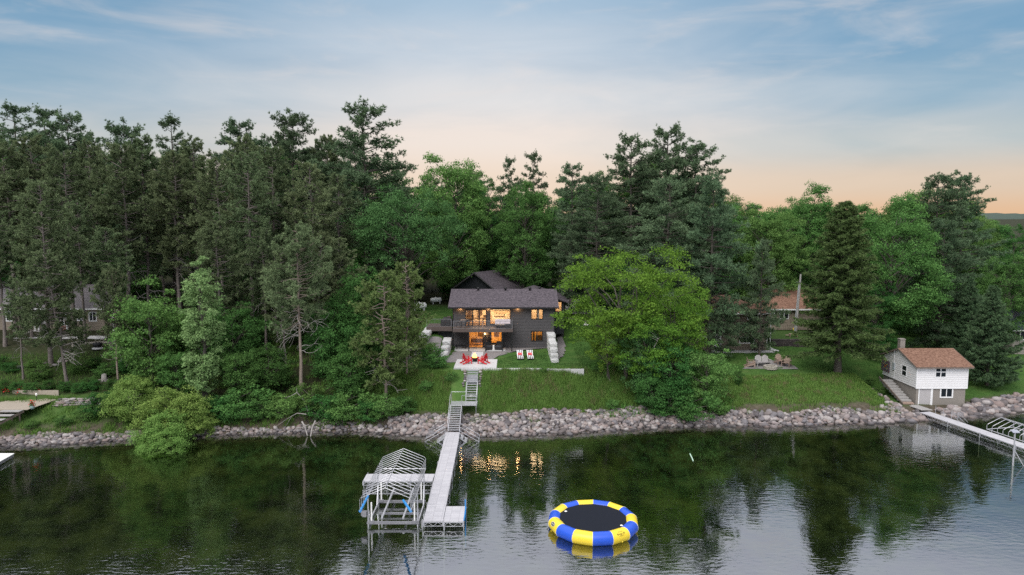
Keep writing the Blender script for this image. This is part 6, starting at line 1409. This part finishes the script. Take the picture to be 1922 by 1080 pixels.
def boat_steps():
    s = empty('timber_steps', (44.3, 79.5, 1)); iv = Vector(s.location)
    for i in range(9):
        y = 77.2 + i*.56; z = .95 + i*.19; g = Geo(); g.box(43.65, 45.0, y, y+.58, z-.16, z); o = g.build('step', 'grey_wood' if i else 'teak_faded', s); o.location = -iv
    g = Geo(); g.beam((43.58, 77.0, .95), (43.58, 82.2, 2.75), .1, .2); o = g.build('edge_log', 'dark_wood', s); o.location = -iv
    tag(s, 'grey timber steps beside the boathouse wall', 'steps')
    rs = np.random.default_rng(21); e = empty('edging_stones', (43, 79, 1.5)); iv = Vector(e.location)
    for i in range(34):
        x = 43.2 - abs(rs.normal(0, .5)) - (.0 if i % 2 else .3); y = rs.uniform(75.6, 83); d = rs.uniform(.3, .62); o = bpy.data.objects.new('stone', STONE_ME[i % 14]); scene.collection.objects.link(o); o.parent = e; o.location = Vector((x, y, T(x, y)+d*.22)) - iv; o.scale = (d, d, d*.8); o.rotation_euler = (0, 0, rs.uniform(0, 6))
    tag(e, 'pale boulders edging the timber steps', 'stones')
    w = empty('plank_walk', (44.8, 76, .7)); iv = Vector(w.location)
    for i in range(7):
        y = 75.1 + i*.31; x = 44.2 + (6-i)*.06; g = Geo(); g.box(x, x+1.25, y, y+.29, .68, .74); o = g.build('plank', 'grey_wood', w); o.location = -iv
    tag(w, 'short grey plank walk between the timber steps and the neighbour dock', 'walkway')
boat_steps()
def dock2():
    D = empty('dock', (0, 0, 0)); A, B = Vector((47.75+.65, 52.0)), Vector((44.9, 75.0)); A = B + (Vector((47.35, 63.6))-B)*2.0; n = 6
    d = (B-A).normalized(); nr = Vector((d.y, -d.x))
    for i in range(n):
        p, q = A + (B-A)*i/n - nr*.65, A + (B-A)*(i+1)/n - nr*.65; dock_section(D, p, q, 1.3, bed=float(TH(p.x, p.y)[0])-.2)
    def at(t, s): v = B + (A-B)*t + nr*s; return v
    for t in (.03, .075, .12, .155):
        v = at(t, .72); g = Geo(); g.tube([(v.x, v.y, -.6), (v.x, v.y, ZD+.85)], .025, 7); g.build('leg', 'aluminium', D)
    for z_ in (.85, .5):
        a, b = at(.12, .74), at(.12, 2.0); g = Geo(); g.tube([(a.x, a.y, ZD+z_), (b.x, b.y, z_-.55)], .022, 6); g.build('handrail', 'aluminium', D, True)
        a, b = at(.155, .74), at(.155, 2.0); g = Geo(); g.tube([(a.x, a.y, ZD+z_), (b.x, b.y, z_-.55)], .022, 6); g.build('handrail', 'aluminium', D, True)
    tag(D, 'pale narrow dock running out from the boathouse', 'dock')
    L_ = empty('boat_lift', (0, 0, 0)); ang = math.atan2(-(A-B).x, (A-B).y) + math.pi; v = B + (A-B)*.30 + nr*.82
    c = empty('canopy_frame', (0, 0, 0)); c.parent = L_; canopy(c, 0, 3.2, -9.0, 0, .66, 1.15, 1.75, 16, .028); L_.location = (v.x, v.y, 0); L_.rotation_euler = (0, 0, ang)
    for x in (.1, 3.1):
        for y in (-1.2, -5.5): g = Geo(); g.tube([(x, y, -1.6), (x, y, .66)], .045, 8); g.build('post', 'aluminium', L_)
    tag(L_, 'low ribbed boat-lift canopy frame beside the boathouse dock', 'boat lift')
    b = G(1901, 874, 0); s = empty('solar_light_post', (b[0], b[1], 0)); g = Geo(); g.tube([(0, 0, -1.8), (0, 0, 1.6)], .075, 10); g.tube([(0, 0, 1.6), (0, 0, 3.0)], .055, 10); g.build('post', 'aluminium', s, True)
    g = Geo(); g.slab([(-.3, -.2, 3.0), (.3, -.2, 3.0), (.3, .22, 3.16), (-.3, .22, 3.16)], .05); g.build('solar_panel', 'solar_panel', s); g = Geo(); g.tube([(0, 0, 1.45), (1.0, -.1, -.2)], .04, 8); g.build('brace', 'aluminium', s); g = Geo(); g.beam((-.12, 0, 1.45), (.12, 0, 1.45), .1); g.build('clamp', 'galvanised', s)
    tag(s, 'metal light post with a small solar panel standing in the water', 'light post')
dock2()

# ------------------------------------------------------------------ the brown neighbour house
def brown_house():
    h = empty('brown_house', (0, 0, 0)); y0 = 94.0; zb = 3.75; x1 = PY(1441, 620, y0)[0]; x0 = PY(1296, 620, y0)[0]; zt = PY(1440, 588, y0)[2]; g = Geo()
    B = lambda zx: PY(1290+zx/7.2, 620, y0)[0]-x0; Zb = lambda zy: PY(1400, 530+zy/7.2, y0)[2]; O, DX, ON = (x0, y0), (1, 0), (0, -1)
    ops = [(B(800), B(948), Zb(505), Zb(418)), (B(705), B(912), Zb(828), Zb(735)), (B(180), B(262), Zb(835), Zb(730)), (B(10), B(30), Zb(760), Zb(690)), (B(100), B(200), Zb(520), Zb(460))]; dr = (B(375), B(468), zb+.05, Zb(690))
    claps(g, O, DX, ON, x1-x0, zb-.2, zt, [ops[0], ops[1], ops[2], ops[4], dr], .22); claps(g, (x1, y0), (0, 1), (1, 0), 9, zb-.2, zt, [], .22); claps(g, (x0, y0+9), (0, -1), (-1, 0), 9, zb-.2, zt, [], .22); sd = g.build('siding', 'siding_tan', h); sd['kind'] = 'stuff'
    for o, c in ((ops[0], 2), (ops[1], 2), (ops[2], 1), (ops[4], 1)): window(h, O, DX, ON, *o, c, 1, 'white_paint', 'dark_glass', .12, .1)
    d = Geo(); d.box(x0+dr[0], x0+dr[1], y0-.04, y0+.02, dr[2], dr[3]); dd = d.build('door', 'white_paint', h); d = Geo(); d.box(x0+dr[0]+.3, x0+dr[1]-.3, y0-.05, y0-.043, dr[3]-.75, dr[3]-.2); d.build('door_pane', 'dark_glass', dd)
    hip_roof(h, x0-.5, x1+.6, y0-.6, y0+9.4, zt+.1, zt+2.0, 'roof_brown', 4.8)
    for dx in (-.1, .35):
        p = Geo(); xx = x1+dx; p.tube([(xx, y0-.08, zt-.3), (xx, y0-.08, zb+.5), (xx+.2, y0-.3, zb+.25), (xx+.9, y0-.9, zb+.06)], .075, 8); p.build('downspout', 'white_paint', h)
    # rear wing, one storey, higher ground
    w = h; ya = 104; xa, xb = PY(1440, 600, ya)[0], PY(1556, 600, ya)[0]; ze = PY(1480, 580.5, ya)[2]; g = Geo(); wo = (1.8, 3.2, ze-1.5, ze-.15); claps(g, (xa, ya), DX, ON, xb-xa, 5.0, ze, [wo], .22); sd = g.build('siding', 'siding_tan', w); sd['kind'] = 'stuff'; window(w, (xa, ya), DX, ON, *wo, 2, 1, 'white_paint', 'dark_glass', .1, .1)
    rr = hip_roof(w, xa-.6, xb+.6, ya-.6, ya+9, ze+.1, PY(1455, 540, ya+4.2)[2], 'roof_brown', 3.4); v = Geo(); vx = PY(1493, 555, ya+2)[0]; v.box(vx-.25, vx+.25, ya+1.8, ya+2.2, ze+1.1, ze+1.32); v.build('roof_vent', 'white_paint', rr)
    tag(h, 'tan two-storey house with brown hip roofs half hidden by white pines', 'house'); g = Geo(); g.box(x0+2, x1+.4, y0-1.6, y0-.1, zb-.3, zb+.06); o = g.build('house_apron', 'concrete'); o['kind'] = 'structure'
    # table set by the wall
    tb = empty('patio_table', (x0+B(945), y0-.75, zb+.06)); g = Geo(); g.box(-.75, .75, -.4, .4, .68, .73); g.build('table_top', 'black_metal', tb)
    for sx in (-.65, .65):
        for sy in (-.3, .3): g = Geo(); g.beam((sx, sy, 0), (sx, sy, .68), .04); g.build('leg', 'black_metal', tb)
    tag(tb, 'dark patio table against the tan house wall', 'table')
    # dark block wall
    rw = empty('retaining_wall', (0, 0, 0)); xs0, xs1 = PY(1449, 645, 96)[0], PY(1527, 645, 96)[0]; nx_ = 14
    for k in range(5):
        for i in range(nx_):
            a = xs0 + (xs1-xs0)*(i + (.5 if k % 2 else 0))/nx_; block(rw, a, a+(xs1-xs0)/nx_, 95.9+.03*k, 96.3+.03*k, 3.7+k*.24, 3.7+(k+1)*.24, 'dark_block')
    tag(rw, 'low dark block wall between the tan house and the spruce', 'retaining wall'); g = Geo(); g.prism([(xs0, 96.2), (xs1+.4, 96.2), (xs1+3, 106), (xs0, 104)], 3.4, 4.88); o = g.build('upper_lawn', 'ground_lawn'); o['kind'] = 'structure'
mat('ground_lawn', (.035, .075, .018), .95, noise=(.8, .6, (.055, .095, .026)), bump=(9, .5, .05), spec=.1)
brown_house()
def pole():
    b = PY(1494, 612, 101.5); s = empty('utility_pole', (b[0], 101.5, 4.8)); zt = PY(1503, 515, 101.5)[2]-4.8; dx = PY(1503, 515, 101.5)[0]-b[0]; g = Geo(); g.tube([(0, 0, -.3), (dx*.5, 0, zt/2), (dx, 0, zt)], [.17, .15, .12], 10); g.build('pole', 'grey_wood', s, True); g = Geo(); g.tube([(-.2, -.1, 0), (-.15, -.1, 2.2), (dx*.85-.2, -.1, zt*.86)], .06, 6); g.build('conduit', 'meter_grey', s); g = Geo(); g.beam((-.3, -.1, zt*.87), (dx, -.1, zt*.87), .05); g.build('bracket', 'galvanised', s); tag(s, 'grey wooden utility pole behind the dark block wall', 'pole')
    b = PY(1489, 617, 100); g = Geo(); g.lathe([(.05, 0), (.05, 1.0), (.001, 1.05)], (b[0], 100, 4.87), 8); o = g.build('marker_post', 'marker_yellow', None, True); tag(o, 'yellow marker post at the foot of the utility pole', 'post')
    pb = PY(1490, 632, 98); s = empty('picnic_bench', (pb[0], 98.2, 4.88)); g = Geo(); g.box(-.6, .6, -.25, .25, .4, .46); g.build('top', 'teak_faded', s); g = Geo(); g.box(-1.1, -.65, -.2, .2, .24, .29); g.build('seat', 'teak_faded', s)
    for x in (-.5, .5): g = Geo(); g.box(x-.04, x+.04, -.2, .2, 0, .4); g.build('leg', 'teak_faded', s)
    tag(s, 'small wooden bench on the upper lawn by the pole', 'bench')
pole()
def fire_circle():
    c = GT(1446, 693); poly = []
    for u, v in ((1392, 694), (1502, 695), (1490, 687), (1472, 679), (1440, 676), (1405, 679)): p = GT(u, v); poly.append((p[0], p[1]))
    drape('stone_patio', poly, 'gravel', .04, .25)
    f = empty('fire_ring', (c[0], c[1], c[2])); n = 14
    for i in range(n):
        for k in range(2):
            a = 2*math.pi*(i+.5*k)/n; me_o = block(f, -.2, .2, -.13, .13, 0, .2, 'stone_tan'); me_o.location = (math.cos(a)*.68, math.sin(a)*.68, .12+k*.2); me_o.rotation_euler = (0, 0, a+math.pi/2); me_o.scale = (.34, .26, .19)
    g = Geo(); g.lathe([(.001, .06), (.58, .06)], (0, 0, 0), 20); g.build('ash_bed', 'ember_wood', f); tag(f, 'round stone fire ring on the neighbour patio', 'fire ring')
    ch = adirondack('adirondack_chair', 'teak_faded'); lbs = [(1463, 684, R(8), 'faded wooden garden chair next to the grey double seat'), (1476, 688, R(-38), 'faded wooden garden chair at the patio end by the open lawn'), (1408, 689, R(80), 'faded wooden garden chair beside the dark bush')]
    for i, (u, v, rz, lb) in enumerate(lbs):
        o = ch if i == 0 else copy_tree(ch); p = GT(u, v); o.location = (p[0], p[1], p[2]+.03); o.rotation_euler = (0, 0, rz); o.scale = (1.2,)*3; tag(o, lb, 'chair')
    d = adirondack('double_garden_seat', 'bench_grey', double=True); p = GT(1431, 687); d.location = (p[0], p[1], p[2]+.03); d.scale = (1.25,)*3; d.rotation_euler = (0, 0, R(4)); tag(d, 'grey double garden seat with two rounded backs', 'bench')
mat('stone_tan', (.30, .27, .23), .9, noise=(4, .5, (.38, .35, .30)), bump=(8, .6, .03))
fire_circle()

# ------------------------------------------------------------------ the left cottage and its shore
def cottage():
    h = empty('cottage', (0, 0, 0)); y0 = 93.0; zb = 6.5; x0, x1 = PY(-60, 600, y0)[0], PY(196, 600, y0)[0]; zt = PY(100, 578, y0)[2]; C = lambda zx: PY(zx/5.4, 600, y0)[0]-x0; Zc = lambda zy: PY(100, 500+zy/5.4, y0)[2]
    O, DX, ON = (x0, y0), (1, 0), (0, -1); wins = [(C(575), C(655), Zc(598), Zc(445)), (C(780), C(870), Zc(555), Zc(445)), (C(900), C(985), Zc(560), Zc(460)), (C(60), C(160), Zc(560), Zc(450))]; dr = (C(415), C(505), zb+.25, Zc(455)); g = Geo()
    claps(g, O, DX, ON, x1-x0, zb-.2, zt, wins+[dr], .22); claps(g, (x1, y0), (0, 1), (1, 0), 8, zb-.2, zt, [], .22); sd = g.build('siding', 'siding_tan', h); sd['kind'] = 'stuff'
    for o in wins: window(h, O, DX, ON, *o, 2, 1, 'white_paint', 'dark_glass', .14, .1)
    d = Geo(); d.box(x0+dr[0], x0+dr[1], y0-.03, y0+.03, dr[2], dr[3]); dd = d.build('door', 'grey_door', h); d = Geo(); d.box(x0+dr[0]+.15, x0+dr[1]-.15, y0-.04, y0-.033, dr[3]-1.0, dr[3]-.2); d.build('door_pane', 'dark_glass', dd)
    g = Geo()
    for zx in (368, 405, 690, 1160): g.box(x0+C(zx), x0+C(zx)+.16, y0-.5, y0-.34, zb, zt)
    g.build('porch_post', 'white_paint', h); g = Geo(); g.box(x0+C(560), x0+C(680), y0-.08, y0-.03, zb, Zc(605)); g.build('brick_panel', 'brick_red', h)
    rf = gable_roof(h, x0-.6, x1+.6, y0-1.0, y0+9.4, zt+.05, PY(100, 534, y0+4.2)[2], 'roof_grey', .18, fascia='white_paint'); tag(h, 'grey-roofed cottage with white trim behind the red pines', 'cottage')
    g = Geo(); g.box(x0+C(300), x1+3, y0-5.5, y0-.1, zb-.8, zb+.02); o = g.build('cottage_patio', 'concrete'); o['kind'] = 'structure'
    s = empty('porch_step', (x0+C(460), y0-.8, zb)); g = Geo(); g.box(-1.6, 1.6, -.4, .4, .02, .2); g.build('step', 'grey_wood', s); tag(s, 'wide grey step before the cottage door', 'step')
cottage()
def left_garden():
    # stone ring and low wall
    p = GT(186, 655); f = empty('stone_ring_wall', (p[0], p[1], p[2])); 
    for i in range(16):
        a = math.pi*(.05 + .9*i/15)
        for k in range(2): o = block(f, 0, 1, 0, 1, 0, 1, 'stone_tan'); o.location = (math.cos(a)*3.2, math.sin(a)*2.0, .15+k*.24); o.scale = (.55, .3, .23); o.rotation_euler = (0, 0, a+math.pi/2)
    tag(f, 'curved low tan stone wall below the cottage patio', 'stone wall')
    f = empty('fire_kettle', (p[0]-.05, p[1]-.2, p[2]+.02)); g = Geo(); g.lathe([(.001, .2), (.42, .24), (.5, .45), (.5, .72), (.44, .74), (.001, .66)], (0, 0, 0), 20); g.build('kettle', 'black_metal', f, True); g = Geo(); g.lathe([(.6, 0), (.6, .12), (.3, .2)], (0, 0, 0), 20); g.build('base', 'concrete', f, True); tag(f, 'black fire kettle inside the curved tan stone wall', 'fire pit')
    # dry-stone retaining strip right of the timber deck
    rs = np.random.default_rng(31); e = empty('dry_stone_wall', tuple(GT(130, 755))); iv = Vector(e.location); n = 0
    for k in range(4):
        for i in range(26):
            x = -47.5 + i*.42 + rs.uniform(-.1, .1); y = float(shore(x)) + 6.2 + k*.42; d = rs.uniform(.3, .5); o = bpy.data.objects.new('stone', STONE_ME[n % 14]); n += 1; scene.collection.objects.link(o); o.parent = e; o.location = Vector((x, y, T(x, y)+d*.18)) - iv; o.scale = (d*1.3, d*.9, d*.55); o.rotation_euler = (0, 0, rs.uniform(-.4, .4))
    tag(e, 'terrace of flat grey stones right of the timber deck', 'stone wall')
    # timber deck
    z = 2.55; A = G(-40, 769, z); B = G(80, 746, z); dk = empty('timber_deck', (A[0], A[1], z)); y0, y1 = A[1], B[1]; xr = G(62, 765, z)[0]
    for i in range(12):
        g = Geo(); a = (y1-y0)*i/12; g.box(0, xr-A[0]+i*.04, a+.006, a+(y1-y0)/12-.006, -.05, 0); g.build('plank', 'dock_wood', dk)
    g = Geo(); g.box(0, xr-A[0]-.8, -.05, -.004, -.32, .005); g.build('fascia', 'dock_wood', dk); g = Geo(); g.box(0, xr-A[0], y1-y0+.01, y1-y0+.08, -.1, .75); g.build('back_wall', 'dock_wood', dk)
    for x in (.2, 3.2, xr-A[0]-.9): g = Geo(); g.box(x-.07, x+.07, .05, .19, T(A[0]+x, y0)-z-.3, -.06); g.build('post', 'dark_wood', dk)
    tag(dk, 'weathered timber deck above the garden shore', 'deck')
    # stepped gangway
    s = empty('gangway', (G(30, 768, z)[0], y0-.1, z)); n = 9
    for i in range(n):
        g = Geo(); g.box(-1.0-i*.42, .95-i*.42, -.62-i*.62, -.04-i*.62, -.06-i*.26, -i*.26); g.build('tread', 'grey_wood', s)
    g = Geo(); g.beam((-1.05, 0, -.15), (-1.05-n*.42, -n*.62, -.15-n*.26), .08, .2); g.build('stringer', 'dark_wood', s); g = Geo(); g.beam((.98, 0, -.15), (.98-n*.42, -n*.62, -.15-n*.26), .08, .2); g.build('stringer', 'dark_wood', s); tag(s, 'wide grey stepped gangway leading down from the timber deck', 'gangway')
    # floating dock corner
    D = empty('floating_dock', (0, 0, .0)); a = G(27, 851, .42); b = G(0, 866, .42); d = (Vector(b[:2])-Vector(a[:2])).normalized(); g = Geo(); P = [Vector(a[:2]), Vector(a[:2])+Vector((-7, .05)), Vector(a[:2])+Vector((-7, .05))+d*6, Vector(a[:2])+d*6]; g.prism([tuple(q) for q in P], .36, .42); g.build('deck_panel', 'plastic_white', D); g = Geo(); g.prism([tuple(q) for q in [P[0]+Vector((-.06, -.03)), P[1], P[2], P[3]+Vector((-.06, .02))]], .08, .355); g.build('frame', 'galvanised', D)
    for q in (P[0]+Vector((-.15, -.15)), P[0]+d*3+Vector((-.1, 0))): g = Geo(); g.tube([(q.x, q.y, -1.5), (q.x, q.y, .36)], .04, 8); g.build('leg', 'galvanised', D)
    tag(D, 'corner of a white dock beside the low stone edging', 'dock')
    for u, v, lb in ((12, 745, 'red flower pot at the outer end of the timber deck'), (36, 745, 'red flower pot on the middle of the timber deck'), (71, 744, 'red flower pot by the small white lamp'), (61, 768, 'red flower pot at the head of the gangway')):
        q = G(u, v, z+.02); f = empty('flower_pot', q); g = Geo(); g.lathe([(.001, 0), (.16, 0), (.22, .32), (.19, .32), (.001, .28)], (0, 0, 0), 14); g.build('pot', 'pot_teal', f, True); g = Geo(); rs2 = np.random.default_rng(int(u)); n = 150; C_ = rs2.normal(0, .14, (n, 3))+np.array([0, 0, .48]); add_leaves(g, rs2, C_, rs2.normal(0, 1, (n, 3)), .11, np.full(n, .4)); g.build('leaves', 'deep_leaves', f); g = Geo(); n = 60; C_ = rs2.normal(0, .14, (n, 3))+np.array([0, 0, .62]); add_leaves(g, rs2, C_, rs2.normal(0, 1, (n, 3)), .13, np.full(n, .4)); g.build('blossom', 'flower_red', f); tag(f, lb, 'flower pot')
    q = G(69, 752, z); f = empty('deck_lamp', q); g = Geo(); g.lathe([(.03, 0), (.03, .5)], (0, 0, 0), 8); g.build('stem', 'black_metal', f); g = Geo(); g.lathe([(.001, .5), (.09, .5), (.11, .7), (.06, .78), (.001, .8)], (0, 0, 0), 12); g.build('head', 'plastic_white', f, True); tag(f, 'small white-topped lamp on the timber deck', 'lamp')
    p = GT(196, 715); f = empty('tree_stump', p); g = Geo(); g.lathe([(.42, -.1), (.30, .2), (.26, .75), (.001, .8)], (0, 0, 0), 10); g.build('stump', 'dead_wood', f, True); rs = np.random.default_rng(9)
    for i in range(5): r_ = Geo(); a = i*1.25; crooked(r_, rs, (0.2*math.cos(a), .2*math.sin(a), .15), (math.cos(a), math.sin(a), -.25), .7, .09, 4, .2); r_.build('root', 'dead_wood', f)
    tag(f, 'bleached tree stump on the slope beside the leaning pines', 'stump')
    rs = np.random.default_rng(12); e = empty('boulders', tuple(GT(100, 690))); iv = Vector(e.location)
    for i, (u, v) in enumerate(((84, 684), (90, 690), (112, 682), (118, 678), (104, 688), (124, 680), (38, 692))):
        q = GT(u, v); d = rs.uniform(.5, .9); o = bpy.data.objects.new('stone', STONE_ME[i]); scene.collection.objects.link(o); o.parent = e; o.location = Vector(q) - iv + Vector((0, 0, .1)); o.scale = (d, d*.8, d*.6)
    tag(e, 'pale boulders at the foot of the thick-trunked pine', 'boulders')
left_garden()
def navy_house():
    h = empty('navy_roof_house', (0, 0, 0)); y0 = 98; x0, x1 = PY(1902, 620, y0)[0], PY(2060, 620, y0)[0]; zt = PY(1910, 619, y0)[2]; zb = T(x0, y0)-.2; g = Geo(); wo = (.95, 2.2, zt-1.5, zt-.15); claps(g, (x0, y0), (1, 0), (0, -1), x1-x0, zb, zt, [wo], .22); claps(g, (x0, y0+8), (0, -1), (-1, 0), 8, zb, zt, [], .22); sd = g.build('siding', 'stucco', h); sd['kind'] = 'stuff'
    window(h, (x0, y0), (1, 0), (0, -1), *wo, 1, 1, 'white_paint', 'dark_glass', .12, .1); g = Geo(); g.box(x0+.5, x0+.93, y0-.06, y0-.03, wo[2], wo[3]); g.build('shutter', 'trim_black', h); gable_roof(h, x0-.5, x1+.5, y0-.6, y0+8.6, zt+.05, PY(1910, 578, y0+4)[2], 'roof_navy', .16, fascia='white_paint'); tag(h, 'grey house with a navy shingle roof behind the fir', 'house')
navy_house()
# far shore hill on the right
def hills():
    mat('far_woods', (.030, .050, .036), .95, noise=(.02, .6, (.045, .070, .045)), bump=(.05, 1, 6))
    rs = np.random.default_rng(2); xs = np.linspace(1430, 4800, 160); g = Geo(); V = []; 
    prof = 34 + 10*np.sin(xs/420.) + 6*np.sin(xs/130.+1) + np.abs(rs.normal(0, 2.2, len(xs)))
    for x, p in zip(xs, prof):
        for yy, f in ((2100, 0), (2250, .7), (2400, 1.0), (2900, .8), (3600, 0)): V.append((x, yy, 4 + p*f + (rs.normal(0, 2) if f else 0)))
    g.add(V, [(i*5+j, (i+1)*5+j, (i+1)*5+j+1, i*5+j+1) for i in range(len(xs)-1) for j in range(4)]); o = g.build('far_hill', 'far_woods', None, True); o['kind'] = 'structure'
hills()
